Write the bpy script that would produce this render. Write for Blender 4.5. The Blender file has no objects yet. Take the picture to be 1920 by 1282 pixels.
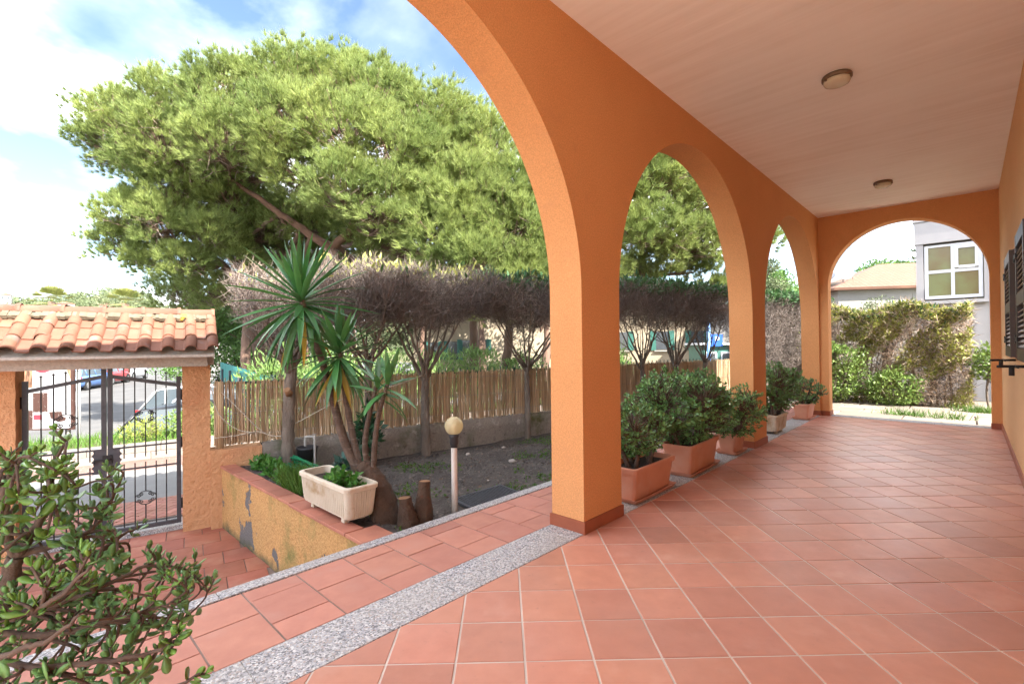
import bpy, math, random
import numpy as np
from mathutils import Vector, Matrix

# ------------------------------------------------------------------ scene reset
scene = bpy.context.scene
col = scene.collection
rad = math.radians

# ------------------------------------------------------------------ camera
CAM = Vector((0.0, 0.0, 1.367))
cF = Vector((0.72460, 0.68913, 0.00758))
cR = Vector((0.68917, -0.72453, -0.01041))
cU = Vector((0.00168, -0.01276, 0.99992))
cd = bpy.data.cameras.new('camera')
cam = bpy.data.objects.new('camera', cd)
col.objects.link(cam)
M = Matrix((cR, cU, -cF)).transposed().to_4x4()
M.translation = CAM
cam.matrix_world = M
cd.sensor_width = 36.0
cd.lens = 900.33 / 1920.0 * 36.0
cd.clip_start = 0.05
cd.clip_end = 6000.0
scene.camera = cam

# ------------------------------------------------------------------ world, sun, exposure
SUN_EL, SUN_ROT = 42.0, 184.0      # the sun stands behind the house
world = bpy.data.worlds.new('World')
scene.world = world
world.use_nodes = True
wn, wl = world.node_tree.nodes, world.node_tree.links
for n in list(wn):
    wn.remove(n)
wout = wn.new('ShaderNodeOutputWorld')
wbg = wn.new('ShaderNodeBackground')
wbg.inputs['Strength'].default_value = 0.15
wl.new(wbg.outputs[0], wout.inputs[0])
sky = wn.new('ShaderNodeTexSky')
sky.sky_type = 'NISHITA'
sky.sun_disc = False
sky.sun_elevation = rad(SUN_EL)
sky.sun_rotation = rad(SUN_ROT)
sky.air_density = 1.0
sky.dust_density = 0.6
sky.ozone_density = 1.6
tc = wn.new('ShaderNodeTexCoord')
sep = wn.new('ShaderNodeSeparateXYZ')
wl.new(tc.outputs['Generated'], sep.inputs[0])
# project the view direction on a cloud layer
zc = wn.new('ShaderNodeMath'); zc.operation = 'MAXIMUM'; zc.inputs[1].default_value = 0.0
wl.new(sep.outputs['Z'], zc.inputs[0])
za = wn.new('ShaderNodeMath'); za.operation = 'ADD'; za.inputs[1].default_value = 0.22
wl.new(zc.outputs[0], za.inputs[0])
dx = wn.new('ShaderNodeMath'); dx.operation = 'DIVIDE'
dy = wn.new('ShaderNodeMath'); dy.operation = 'DIVIDE'
wl.new(sep.outputs['X'], dx.inputs[0]); wl.new(za.outputs[0], dx.inputs[1])
wl.new(sep.outputs['Y'], dy.inputs[0]); wl.new(za.outputs[0], dy.inputs[1])
cmb = wn.new('ShaderNodeCombineXYZ')
wl.new(dx.outputs[0], cmb.inputs[0]); wl.new(dy.outputs[0], cmb.inputs[1])
def wnoise(scale, detail, rough, off, dist=0.0):
    mp = wn.new('ShaderNodeMapping'); mp.inputs['Location'].default_value = off
    wl.new(cmb.outputs[0], mp.inputs['Vector'])
    nz = wn.new('ShaderNodeTexNoise')
    nz.inputs['Scale'].default_value = scale; nz.inputs['Detail'].default_value = detail
    nz.inputs['Roughness'].default_value = rough; nz.inputs['Distortion'].default_value = dist
    wl.new(mp.outputs[0], nz.inputs['Vector'])
    return nz
CLOUD_OFF = (2.418, 6.654, 3.607)
n1 = wnoise(0.95, 9.0, 0.55, CLOUD_OFF, 0.25)
cr = wn.new('ShaderNodeValToRGB')
cr.color_ramp.elements[0].position = 0.38; cr.color_ramp.elements[0].color = (0, 0, 0, 1)
cr.color_ramp.elements[1].position = 0.62; cr.color_ramp.elements[1].color = (1, 1, 1, 1)
_e = cr.color_ramp.elements.new(0.46); _e.color = (0.14, 0.14, 0.14, 1)
wl.new(n1.outputs['Fac'], cr.inputs[0])
n2 = wnoise(1.5, 6.0, 0.5, (2.687, 16.949, 3.819))
cr2 = wn.new('ShaderNodeValToRGB')          # shaded to sunlit cloud
cr2.color_ramp.elements[0].position = 0.36; cr2.color_ramp.elements[0].color = (0.50, 0.58, 0.72, 1)
cr2.color_ramp.elements[1].position = 0.60; cr2.color_ramp.elements[1].color = (6.4, 6.4, 6.5, 1)
wl.new(n2.outputs['Fac'], cr2.inputs[0])
mixs = wn.new('ShaderNodeMixRGB')
skd = wn.new('ShaderNodeMixRGB'); skd.blend_type = 'MULTIPLY'; skd.inputs[0].default_value = 1.0; skd.inputs[2].default_value = (0.22, 0.22, 0.22, 1)
wl.new(sky.outputs[0], skd.inputs[1])
wl.new(cr.outputs[0], mixs.inputs[0]); wl.new(skd.outputs[0], mixs.inputs[1]); wl.new(cr2.outputs[0], mixs.inputs[2])
wl.new(mixs.outputs[0], wbg.inputs['Color'])

sd = bpy.data.lights.new('sun', 'SUN')
sd.energy = 2.0
sd.angle = rad(0.55)
sd.color = (1.0, 0.94, 0.84)
sun = bpy.data.objects.new('sun', sd)
col.objects.link(sun)
sv = Vector((math.sin(rad(SUN_ROT)) * math.cos(rad(SUN_EL)), math.cos(rad(SUN_ROT)) * math.cos(rad(SUN_EL)), math.sin(rad(SUN_EL))))
sun.rotation_euler = (-sv).to_track_quat('-Z', 'Y').to_euler()

scene.render.engine = 'CYCLES'
scene.view_settings.view_transform = 'Standard'
scene.view_settings.look = 'None'
scene.view_settings.exposure = 3.5
scene.view_settings.gamma = 1.0
scene.view_settings.use_curve_mapping = False
scene.cycles.max_bounces = 8
scene.cycles.adaptive_threshold = 0.02
scene.cycles.diffuse_bounces = 6
scene.cycles.transparent_max_bounces = 8
scene.cycles.sample_clamp_indirect = 8.0

# ------------------------------------------------------------------ helpers
def tag(o, label, cat, group=None):
    o['label'] = label
    o['category'] = cat
    if group:
        o['group'] = group
    return o
def struct(o, label=None):
    o['kind'] = 'structure'
    if label:
        o['label'] = label
    return o
def stuff(o):
    o['kind'] = 'stuff'
    return o
def empty(name, loc=(0, 0, 0), rz=0.0):
    o = bpy.data.objects.new(name, None)
    o.empty_display_size = 0.1
    o.location = loc
    o.rotation_euler = (0, 0, rz)
    col.objects.link(o)
    return o
def mesh_obj(name, me, parent=None, loc=(0, 0, 0), rot=(0, 0, 0), scale=(1, 1, 1)):
    o = bpy.data.objects.new(name, me)
    o.location = loc
    o.rotation_euler = rot
    o.scale = scale
    if parent is not None:
        o.parent = parent
    col.objects.link(o)
    return o
def copy_tree(o, parent=None):
    c = o.copy()
    col.objects.link(c)
    c.parent = parent
    for ch in list(o.children):
        copy_tree(ch, c)
    return c

class MB:
    """collects faces; build() makes one mesh object"""
    def __init__(s):
        s.V, s.F, s.S, s.Mi = [], [], [], []
    def face(s, idx, smooth=False, mi=0):
        s.F.append(idx); s.S.append(smooth); s.Mi.append(mi)
    def poly(s, pts, smooth=False, mi=0):
        b = len(s.V)
        s.V.extend([tuple(p) for p in pts])
        s.face(list(range(b, b + len(pts))), smooth, mi)
    def box(s, c, size, rz=0.0, mi=0, rot=None):
        hx, hy, hz = size[0] / 2, size[1] / 2, size[2] / 2
        b = len(s.V)
        m = rot if rot is not None else Matrix.Rotation(rz, 3, 'Z')
        for dz in (-hz, hz):
            for dx_, dy_ in ((-hx, -hy), (hx, -hy), (hx, hy), (-hx, hy)):
                p = m @ Vector((dx_, dy_, dz))
                s.V.append((c[0] + p.x, c[1] + p.y, c[2] + p.z))
        for f in ((3, 2, 1, 0), (4, 5, 6, 7), (0, 1, 5, 4), (1, 2, 6, 5), (2, 3, 7, 6), (3, 0, 4, 7)):
            s.face([b + i for i in f], False, mi)
        return s
    def bbox(s, x0, x1, y0, y1, z0, z1, mi=0):
        return s.box(((x0 + x1) / 2, (y0 + y1) / 2, (z0 + z1) / 2), (x1 - x0, y1 - y0, z1 - z0), 0, mi)
    def chamfer(s, poly, z0, z1, ch, mi=0):
        """prism of a convex ccw polygon with a chamfered top edge"""
        n = len(poly)
        cx = sum(p[0] for p in poly) / n; cy = sum(p[1] for p in poly) / n
        b = len(s.V)
        ins = inset(poly, ch)
        s.V.extend([(p[0], p[1], z0) for p in poly])
        s.V.extend([(p[0], p[1], z1 - ch) for p in poly])
        s.V.extend([(p[0], p[1], z1) for p in ins])
        for i in range(n):
            j = (i + 1) % n
            s.face([b + i, b + j, b + n + j, b + n + i], False, mi)
            s.face([b + n + i, b + n + j, b + 2 * n + j, b + 2 * n + i], False, mi)
        s.face([b + 2 * n + i for i in range(n)], False, mi)
        return s
    def prism(s, poly, z0, z1, mi=0):
        n = len(poly); b = len(s.V)
        s.V.extend([(p[0], p[1], z0) for p in poly]); s.V.extend([(p[0], p[1], z1) for p in poly])
        for i in range(n):
            j = (i + 1) % n
            s.face([b + i, b + j, b + n + j, b + n + i], False, mi)
        s.face([b + n + i for i in range(n)], False, mi)
        s.face([b + i for i in reversed(range(n))], False, mi)
        return s
    def tube(s, pts, r, n=8, cap=True, smooth=True, mi=0):
        pts = [Vector(p) for p in pts]
        if not isinstance(r, (list, tuple)):
            r = [r] * len(pts)
        b = len(s.V)
        prev = None
        for i, p in enumerate(pts):
            if i == 0: t = pts[1] - pts[0]
            elif i == len(pts) - 1: t = pts[-1] - pts[-2]
            else: t = pts[i + 1] - pts[i - 1]
            if t.length < 1e-9: t = Vector((0, 0, 1))
            t.normalize()
            if prev is None:
                a = t.orthogonal().normalized()
            else:
                a = prev - t * prev.dot(t)
                a = a.normalized() if a.length > 1e-6 else t.orthogonal().normalized()
            prev = a
            c = t.cross(a)
            for k in range(n):
                an = 2 * math.pi * k / n
                q = p + (a * math.cos(an) + c * math.sin(an)) * r[i]
                s.V.append((q.x, q.y, q.z))
        for i in range(len(pts) - 1):
            for k in range(n):
                k2 = (k + 1) % n
                s.face([b + i * n + k, b + i * n + k2, b + (i + 1) * n + k2, b + (i + 1) * n + k], smooth, mi)
        if cap:
            s.face([b + k for k in reversed(range(n))], False, mi)
            s.face([b + (len(pts) - 1) * n + k for k in range(n)], False, mi)
        return s
    def lathe(s, prof, n=24, c=(0, 0, 0), smooth=True, mi=0):
        b = len(s.V)
        for (r, z) in prof:
            for k in range(n):
                an = 2 * math.pi * k / n
                s.V.append((c[0] + r * math.cos(an), c[1] + r * math.sin(an), c[2] + z))
        for i in range(len(prof) - 1):
            for k in range(n):
                k2 = (k + 1) % n
                s.face([b + i * n + k, b + i * n + k2, b + (i + 1) * n + k2, b + (i + 1) * n + k], smooth, mi)
        return s
    def rings(s, rings, close=True, smooth=False, mi=0, cap0=False, cap1=False):
        """loft through rings of equal point count"""
        b = len(s.V); n = len(rings[0])
        for rg in rings:
            s.V.extend([tuple(p) for p in rg])
        for i in range(len(rings) - 1):
            for k in range(n if close else n - 1):
                k2 = (k + 1) % n
                s.face([b + i * n + k, b + i * n + k2, b + (i + 1) * n + k2, b + (i + 1) * n + k], smooth, mi)
        if cap0: s.face([b + k for k in reversed(range(n))], False, mi)
        if cap1: s.face([b + (len(rings) - 1) * n + k for k in range(n)], False, mi)
        return s
    def mesh(s, name, mats):
        me = bpy.data.meshes.new(name)
        me.from_pydata(s.V, [], s.F)
        if not isinstance(mats, (list, tuple)):
            mats = [mats]
        for m in mats:
            me.materials.append(m)
        me.polygons.foreach_set('use_smooth', s.S)
        if len(mats) > 1:
            me.polygons.foreach_set('material_index', s.Mi)
        me.update()
        return me
    def build(s, name, mats, parent=None, loc=(0, 0, 0), rot=(0, 0, 0)):
        return mesh_obj(name, s.mesh(name, mats), parent, loc, rot)

def inset(poly, d):
    n = len(poly); out = []
    for i in range(n):
        p0, p1, p2 = Vector(poly[i - 1][:2]), Vector(poly[i][:2]), Vector(poly[(i + 1) % n][:2])
        e1 = (p1 - p0); e2 = (p2 - p1)
        if e1.length < 1e-7 or e2.length < 1e-7:
            out.append((p1.x, p1.y)); continue
        e1.normalize(); e2.normalize()
        n1 = Vector((-e1.y, e1.x)); n2 = Vector((-e2.y, e2.x))
        b = n1 + n2
        if b.length < 1e-6:
            out.append((p1.x, p1.y)); continue
        b.normalize()
        k = d / max(0.35, b.dot(n1))
        out.append((p1.x + b.x * k, p1.y + b.y * k))
    return out
def clip_poly(poly, x0, x1, y0, y1):
    def cl(P, ins, inter):
        out = []
        for i in range(len(P)):
            a, b = P[i - 1], P[i]
            ia, ib = ins(a), ins(b)
            if ib:
                if not ia: out.append(inter(a, b))
                out.append(b)
            elif ia:
                out.append(inter(a, b))
        return out
    def ix(x):
        return lambda a, b: (x, a[1] + (b[1] - a[1]) * (x - a[0]) / (b[0] - a[0]))
    def iy(y):
        return lambda a, b: (a[0] + (b[0] - a[0]) * (y - a[1]) / (b[1] - a[1]), y)
    P = list(poly)
    for ins, it in ((lambda p: p[0] >= x0, ix(x0)), (lambda p: p[0] <= x1, ix(x1)), (lambda p: p[1] >= y0, iy(y0)), (lambda p: p[1] <= y1, iy(y1))):
        if len(P) < 3: return []
        P = cl(P, ins, it)
    out = []
    for p in P:
        if not out or (abs(p[0] - out[-1][0]) + abs(p[1] - out[-1][1])) > 1e-5: out.append(p)
    if len(out) > 2 and (abs(out[0][0] - out[-1][0]) + abs(out[0][1] - out[-1][1])) < 1e-5: out.pop()
    return out if len(out) >= 3 else []
def area(P):
    return 0.5 * sum(P[i - 1][0] * P[i][1] - P[i][0] * P[i - 1][1] for i in range(len(P)))
def in_view(p, margin=0.06):
    d = Vector(p) - CAM
    f = d.dot(cF)
    if f < 0.2: return False
    u = d.dot(cR) / f; v = d.dot(cU) / f
    return abs(u) < 960 / 900.0 + margin and abs(v) < 641 / 900.0 + margin

def np_mesh(name, V, F, mat, parent=None, smooth=False, loc=(0, 0, 0), rot=(0, 0, 0)):
    """fast mesh from numpy arrays; F is (n,k)"""
    me = bpy.data.meshes.new(name)
    V = np.asarray(V, dtype=np.float32); F = np.asarray(F, dtype=np.int32)
    k = F.shape[1]
    me.vertices.add(len(V)); me.vertices.foreach_set('co', V.ravel())
    me.loops.add(F.size); me.loops.foreach_set('vertex_index', F.ravel())
    me.polygons.add(len(F))
    me.polygons.foreach_set('loop_start', np.arange(0, F.size, k, dtype=np.int32))
    me.polygons.foreach_set('loop_total', np.full(len(F), k, dtype=np.int32))
    if smooth:
        me.polygons.foreach_set('use_smooth', np.ones(len(F), dtype=bool))
    me.update(calc_edges=True)
    me.materials.append(mat)
    return mesh_obj(name, me, parent, loc, rot)

# ------------------------------------------------------------------ materials
def _mix(nt, fac, a, b, mode='MIX'):
    m = nt.nodes.new('ShaderNodeMixRGB'); m.blend_type = mode
    for sock, v in ((m.inputs[0], fac), (m.inputs[1], a), (m.inputs[2], b)):
        if hasattr(v, 'is_linked'): nt.links.new(v, sock)
        elif isinstance(v, (int, float)): sock.default_value = v
        else: sock.default_value = (v[0], v[1], v[2], 1)
    return m.outputs[0]
def _noise(nt, vec, scale, detail=5, rough=0.55, dist=0.0):
    n = nt.nodes.new('ShaderNodeTexNoise')
    n.inputs['Scale'].default_value = scale; n.inputs['Detail'].default_value = detail
    n.inputs['Roughness'].default_value = rough; n.inputs['Distortion'].default_value = dist
    nt.links.new(vec, n.inputs['Vector'])
    return n.outputs['Fac']
def _ramp(nt, fac, p0, p1, c0=(0, 0, 0), c1=(1, 1, 1)):
    r = nt.nodes.new('ShaderNodeValToRGB')
    r.color_ramp.elements[0].position = p0; r.color_ramp.elements[1].position = p1
    r.color_ramp.elements[0].color = (*c0, 1); r.color_ramp.elements[1].color = (*c1, 1)
    nt.links.new(fac, r.inputs[0])
    return r.outputs[0]
def _math(nt, op, a, b=0.0):
    m = nt.nodes.new('ShaderNodeMath'); m.operation = op
    for sock, v in ((m.inputs[0], a), (m.inputs[1], b)):
        if hasattr(v, 'is_linked'): nt.links.new(v, sock)
        else: sock.default_value = v
    return m.outputs[0]
def new_mat(name):
    m = bpy.data.materials.new(name); m.use_nodes = True
    nt = m.node_tree
    b = nt.nodes['Principled BSDF']
    return m, nt, b
def coords(nt, stretch=(1, 1, 1), world_space=False, shift=True):
    t = nt.nodes.new('ShaderNodeTexCoord')
    mp = nt.nodes.new('ShaderNodeMapping'); mp.inputs['Scale'].default_value = stretch
    if world_space:
        g = nt.nodes.new('ShaderNodeNewGeometry'); nt.links.new(g.outputs['Position'], mp.inputs['Vector'])
    else:
        nt.links.new(t.outputs['Object'], mp.inputs['Vector'])
        if shift:
            oi = nt.nodes.new('ShaderNodeObjectInfo')
            s = _math(nt, 'MULTIPLY', oi.outputs['Random'], 57.0)
            cx = nt.nodes.new('ShaderNodeCombineXYZ')
            nt.links.new(s, cx.inputs[0]); nt.links.new(s, cx.inputs[1])
            nt.links.new(cx.outputs[0], mp.inputs['Location'])
    return mp.outputs[0]
def bump(nt, bsdf, h, strength, dist=0.01):
    bp = nt.nodes.new('ShaderNodeBump')
    bp.inputs['Strength'].default_value = strength; bp.inputs['Distance'].default_value = dist
    nt.links.new(h, bp.inputs['Height']); nt.links.new(bp.outputs[0], bsdf.inputs['Normal'])
def pm(name, c1, c2=None, scale=4.0, rough=0.8, bmp=0.0, bscale=60.0, bdist=0.01, orand=0.0, island=0.0, spec=0.3, stretch=(1, 1, 1), ws=False, metal=0.0, spot=None, detail=6, contrast=(0.3, 0.7), coat=0.0, trans=0.0):
    """two-tone noise material with optional per-object / per-island value change, stains and relief"""
    m, nt, b = new_mat(name)
    v = coords(nt, stretch, ws)
    c2 = c2 or tuple(x * 0.8 for x in c1)
    f = _ramp(nt, _noise(nt, v, scale, detail), contrast[0], contrast[1])
    c = _mix(nt, f, c1, c2)
    if spot:                                    # (colour, scale, lo, hi)
        sf = _ramp(nt, _noise(nt, v, spot[1], 5, 0.6), spot[2], spot[3])
        c = _mix(nt, sf, c, spot[0])
    if orand or island:
        hs = nt.nodes.new('ShaderNodeHueSaturation')
        if orand:
            src = nt.nodes.new('ShaderNodeObjectInfo').outputs['Random']; am = orand
        else:
            src = nt.nodes.new('ShaderNodeNewGeometry').outputs['Random Per Island']; am = island
        val = _math(nt, 'ADD', _math(nt, 'MULTIPLY', src, 2 * am), 1 - am)
        nt.links.new(val, hs.inputs['Value'])
        hu = _math(nt, 'ADD', _math(nt, 'MULTIPLY', _math(nt, 'FRACT', _math(nt, 'MULTIPLY', src, 7.31)), 0.05 * am), 0.5 - 0.025 * am)
        nt.links.new(hu, hs.inputs['Hue'])
        nt.links.new(c, hs.inputs['Color']); c = hs.outputs[0]
    nt.links.new(c, b.inputs['Base Color'])
    b.inputs['Roughness'].default_value = rough
    b.inputs['Specular IOR Level'].default_value = spec
    b.inputs['Metallic'].default_value = metal
    if coat: b.inputs['Coat Weight'].default_value = coat
    if bmp:
        bump(nt, b, _noise(nt, v, bscale, 4, 0.6), bmp, bdist)
    if trans:
        tr = nt.nodes.new('ShaderNodeBsdfTranslucent'); nt.links.new(c, tr.inputs[0])
        ms = nt.nodes.new('ShaderNodeMixShader'); ms.inputs[0].default_value = trans
        nt.links.new(b.outputs[0], ms.inputs[1]); nt.links.new(tr.outputs[0], ms.inputs[2])
        nt.links.new(ms.outputs[0], nt.nodes['Material Output'].inputs[0])
    return m
def granite_mat(name):
    m, nt, b = new_mat(name)
    v = coords(nt)
    vo = nt.nodes.new('ShaderNodeTexVoronoi'); vo.inputs['Scale'].default_value = 120.0
    nt.links.new(v, vo.inputs['Vector'])
    sp = nt.nodes.new('ShaderNodeSeparateColor'); nt.links.new(vo.outputs['Color'], sp.inputs[0])
    r = nt.nodes.new('ShaderNodeValToRGB'); r.color_ramp.interpolation = 'CONSTANT'
    els = r.color_ramp.elements
    els[0].position = 0; els[0].color = (0.11, 0.115, 0.13, 1)
    els[1].position = 0.22; els[1].color = (0.30, 0.30, 0.32, 1)
    for p, c in ((0.5, (0.42, 0.41, 0.42)), (0.72, (0.36, 0.29, 0.26)), (0.84, (0.60, 0.59, 0.58))):
        e = els.new(p); e.color = (*c, 1)
    nt.links.new(sp.outputs[0], r.inputs[0])
    big = _noise(nt, v, 3.0, 4)
    c = _mix(nt, _ramp(nt, big, 0.35, 0.75), r.outputs[0], (0.36, 0.33, 0.30))
    c = _mix(nt, 0.6, r.outputs[0], c)
    nt.links.new(c, b.inputs['Base Color']); b.inputs['Roughness'].default_value = 0.62
    return m
def stucco_mat(name, c1, c2, bscale=130, bmp=0.5, stain=None, zstain=None, rough=0.92, grain=0.42, bd=0.006):
    """rendered wall: fine grain relief, cloudy tone, optional blotches"""
    m, nt, b = new_mat(name)
    v = coords(nt, ws=True) if False else coords(nt, (1, 1, 1), True)
    f = _ramp(nt, _noise(nt, v, 1.3, 6, 0.6), 0.3, 0.7)
    c = _mix(nt, f, c1, c2)
    g = _ramp(nt, _noise(nt, v, bscale, 3, 0.7), 0.36, 0.64)
    c = _mix(nt, grain, c, _mix(nt, g, tuple(x * 0.62 for x in c1), tuple(min(1, x * 1.16) for x in c1)))
    if stain:
        for (sc, s_scale, lo, hi) in stain:
            c = _mix(nt, _ramp(nt, _noise(nt, v, s_scale, 7, 0.62), lo, hi), c, sc)
    nt.links.new(c, b.inputs['Base Color'])
    b.inputs['Roughness'].default_value = rough; b.inputs['Specular IOR Level'].default_value = 0.2
    bump(nt, b, _noise(nt, v, bscale, 4, 0.6), bmp, bd)
    return m

M_ORANGE = stucco_mat('orange_render', (0.70, 0.335, 0.14), (0.63, 0.285, 0.112), 95, 0.5, [((0.58, 0.27, 0.12), 4.5, 0.60, 0.80)])
M_ORANGE_LIT = stucco_mat('lit_orange_render', (0.80, 0.50, 0.27), (0.75, 0.45, 0.23), 150, 0.3)  # same paint as the arcade; its stronger light is put into the colour
M_CEIL = None
M_TILE = pm('terracotta_tile', (0.51, 0.225, 0.155), (0.445, 0.19, 0.13), 9.0, 0.42, 0.08, 90, orand=0.13, spec=0.5, spot=((0.56, 0.31, 0.235), 3.0, 0.58, 0.9))
def soil_floor(m, amt, tint):
    nt = m.node_tree; b = nt.nodes['Principled BSDF']
    src = b.inputs['Base Color'].links[0].from_socket
    v = coords(nt, (1, 1, 1), True)
    f = _ramp(nt, _noise(nt, v, 1.1, 8, 0.65), 0.45, 0.75)
    g = _ramp(nt, _noise(nt, v, 16.0, 4, 0.7), 0.62, 0.74)
    c = _mix(nt, _math(nt, 'MULTIPLY', f, amt), src, tint)
    c = _mix(nt, _math(nt, 'MULTIPLY', g, amt * 0.8), c, tuple(x * 0.55 for x in tint))
    nt.links.new(c, b.inputs['Base Color'])
    r = _math(nt, 'ADD', _math(nt, 'MULTIPLY', _noise(nt, v, 2.2, 6, 0.6), 0.35), 0.24)
    nt.links.new(r, b.inputs['Roughness'])
soil_floor(M_TILE, 0.45, (0.46, 0.25, 0.19))
M_STEPTILE = pm('step_tile', (0.46, 0.21, 0.15), (0.39, 0.165, 0.12), 8.0, 0.6, 0.1, 90, orand=0.09, spot=((0.48, 0.26, 0.2), 4.0, 0.55, 0.85))
M_YARDTILE = pm('yard_tile', (0.40, 0.15, 0.10), (0.30, 0.105, 0.07), 5.0, 0.55, 0.1, 60, orand=0.14, spot=((0.42, 0.22, 0.15), 3.0, 0.5, 0.8))
M_GROUT = pm('grout', (0.62, 0.55, 0.49), (0.44, 0.38, 0.33), 2.2, 0.95, 0.3, 200, ws=True)
M_GROUTD = pm('dark_grout', (0.26, 0.19, 0.16), (0.16, 0.12, 0.10), 3.0, 0.95, ws=True)
M_GRANITE = granite_mat('granite_chip')
M_SKIRT = pm('skirting_tile', (0.36, 0.11, 0.055), (0.29, 0.085, 0.045), 5, 0.5, orand=0.05)
M_DARKMETAL = pm('dark_grey_metal', (0.085, 0.087, 0.10), (0.06, 0.062, 0.07), 20, 0.5, 0.05, 120, metal=0.3, spec=0.4)
M_BLACK = pm('black_iron', (0.02, 0.02, 0.022), (0.03, 0.028, 0.027), 20, 0.55)
def ceil_mat():
    m, nt, b = new_mat('board_marked_plaster')
    v = coords(nt, (1, 1, 1), True)
    st = coords(nt, (6.0, 0.30, 1), True)
    f = _ramp(nt, _noise(nt, st, 2.0, 7, 0.6), 0.3, 0.7)
    c = _mix(nt, f, (0.94, 0.90, 0.86), (0.83, 0.77, 0.71))
    c = _mix(nt, _ramp(nt, _noise(nt, v, 0.8, 5), 0.4, 0.75), c, (0.94, 0.91, 0.87))
    nt.links.new(c, b.inputs['Base Color']); b.inputs['Roughness'].default_value = 0.9
    bump(nt, b, _noise(nt, st, 3.0, 5, 0.6), 0.25, 0.01)
    return m
M_CEIL = ceil_mat()

# ================================================================== THE HOUSE
YA, TH = 2.031, 0.294           # inner face of the arcade and its thickness
YB = YA + TH
YR = -0.363                     # wall on the right
XF = 10.535                     # far arch wall
ZC = 3.706                      # ceiling
ZTOP = 4.66
house = empty('house', (3.0, -1.0, 0))
tag(house, 'orange rendered house whose arched veranda frames the view', 'house')
def hp(o):                       # parent keeping world placement
    o.parent = house
    o.location = Vector(o.location) - Vector(house.location)
    return o

SPR, RA = 1.762, 1.6425
arches = [(-0.413, 2.872), (3.390, 6.675), (7.205, 10.49)]
def arch_wall(mb, a0, a1, opens, spring, ztop, y0, y1, to):
    """wall along local axis a from a0 to a1 with round-arched openings; y0/y1 the two faces; to() maps (a, y, z)"""
    def quad(a, b, c, d): mb.poly([to(*a), to(*b), to(*c), to(*d)])
    a = a0
    NS = 72
    for (o0, o1) in opens + [(a1, None)]:
        if o0 - a > 1e-4:
            for y, fl in ((y0, 0), (y1, 1)):
                p = [(a, y, 0), (o0, y, 0), (o0, y, ztop), (a, y, ztop)]
                quad(*(p if fl == 0 else p[::-1]))
        if o1 is None: break
        r = (o1 - o0) / 2; c = (o0 + o1) / 2
        quad((o0, y0, 0), (o0, y1, 0), (o0, y1, spring), (o0, y0, spring))
        quad((o1, y1, 0), (o1, y0, 0), (o1, y0, spring), (o1, y1, spring))
        pr = None
        for i in range(NS + 1):
            t = math.pi * i / NS
            q = (c - r * math.cos(t), spring + r * math.sin(t))
            if pr:
                quad((pr[0], y0, pr[1]), (q[0], y0, q[1]), (q[0], y0, ztop), (pr[0], y0, ztop))
                quad((q[0], y1, q[1]), (pr[0], y1, pr[1]), (pr[0], y1, ztop), (q[0], y1, ztop))
                quad((pr[0], y0, pr[1]), (pr[0], y1, pr[1]), (q[0], y1, q[1]), (q[0], y0, q[1]))
            pr = q
        a = o1
    for aa in (a0, a1):
        quad((aa, y0, 0), (aa, y1, 0), (aa, y1, ztop), (aa, y0, ztop))
mb = MB()
arch_wall(mb, -0.945, XF + 0.27, arches, SPR, ZTOP, YA, YB, lambda a, y, z: (a, y, z))
arcade = hp(mb.build('arcade_wall', M_ORANGE))
mb = MB()
arch_wall(mb, YR, YA, [(-0.249, 1.889)], 2.39, ZTOP, XF, XF + 0.26, lambda a, y, z: (y, a, z))
hp(mb.build('end_wall', M_ORANGE))
mb = MB()
mb.bbox(-0.944, XF, YR, YA, ZC, ZC + 0.22)
hp(mb.build('ceiling', M_CEIL))
mb = MB()
mb.bbox(-0.945, XF + 0.26, -0.66, YR, -0.02, ZTOP)
hp(mb.build('inner_wall', M_ORANGE_LIT))
mb = MB()
mb.bbox(-0.945, XF + 0.26, -8.2, -0.662, -0.6, ZTOP - 0.01)
hp(mb.build('house_body', M_ORANGE))
mb = MB()
mb.bbox(-1.05, XF + 0.46, -8.4, YB + 0.16, ZTOP + 0.003, ZTOP + 0.16)
mb.bbox(-0.944, -0.70, YR, YA, ZC + 0.221, ZTOP - 0.001)
hp(mb.build('roof_slab', M_ORANGE))

# skirting tiles
sk = MB()
SH, ST = 0.088, 0.013
prev = -4.48
def skirt(x0, x1, y0, y1):
    m = MB(); m.bbox(x0, x1, y0, y1, 0.001, SH)
    hp(m.build('baseboard', M_SKIRT))
cols = [(-0.932, -0.413), (2.872, 3.390), (6.675, 7.205)]
for (a, b) in cols:
    skirt(a - ST, b + ST, YA - ST, YA - 0.0005)
    skirt(a - ST, a - 0.0005, YA + 0.0005, YB + ST)
    skirt(b + 0.0005, b + ST, YA + 0.0005, YB + ST)
skirt(10.49 - ST, XF - ST, YA - ST, YA - 0.0005)
skirt(10.49 - ST, 10.4895, YA + 0.0005, YB + ST)
skirt(XF - ST, XF - 0.0005, 1.889 - ST, YA - ST - 0.001)
skirt(XF + 0.0005, XF + 0.27, 1.889 - ST, 1.8885)
skirt(XF - ST, XF - 0.0005, YR + ST + 0.001, -0.249 + ST)
x = -0.9
while x < XF - 0.05:
    x1 = min(x + 0.996, XF - ST - 0.002)
    skirt(x, x1, YR + 0.0005, YR + ST)
    x += 1.0

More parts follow.
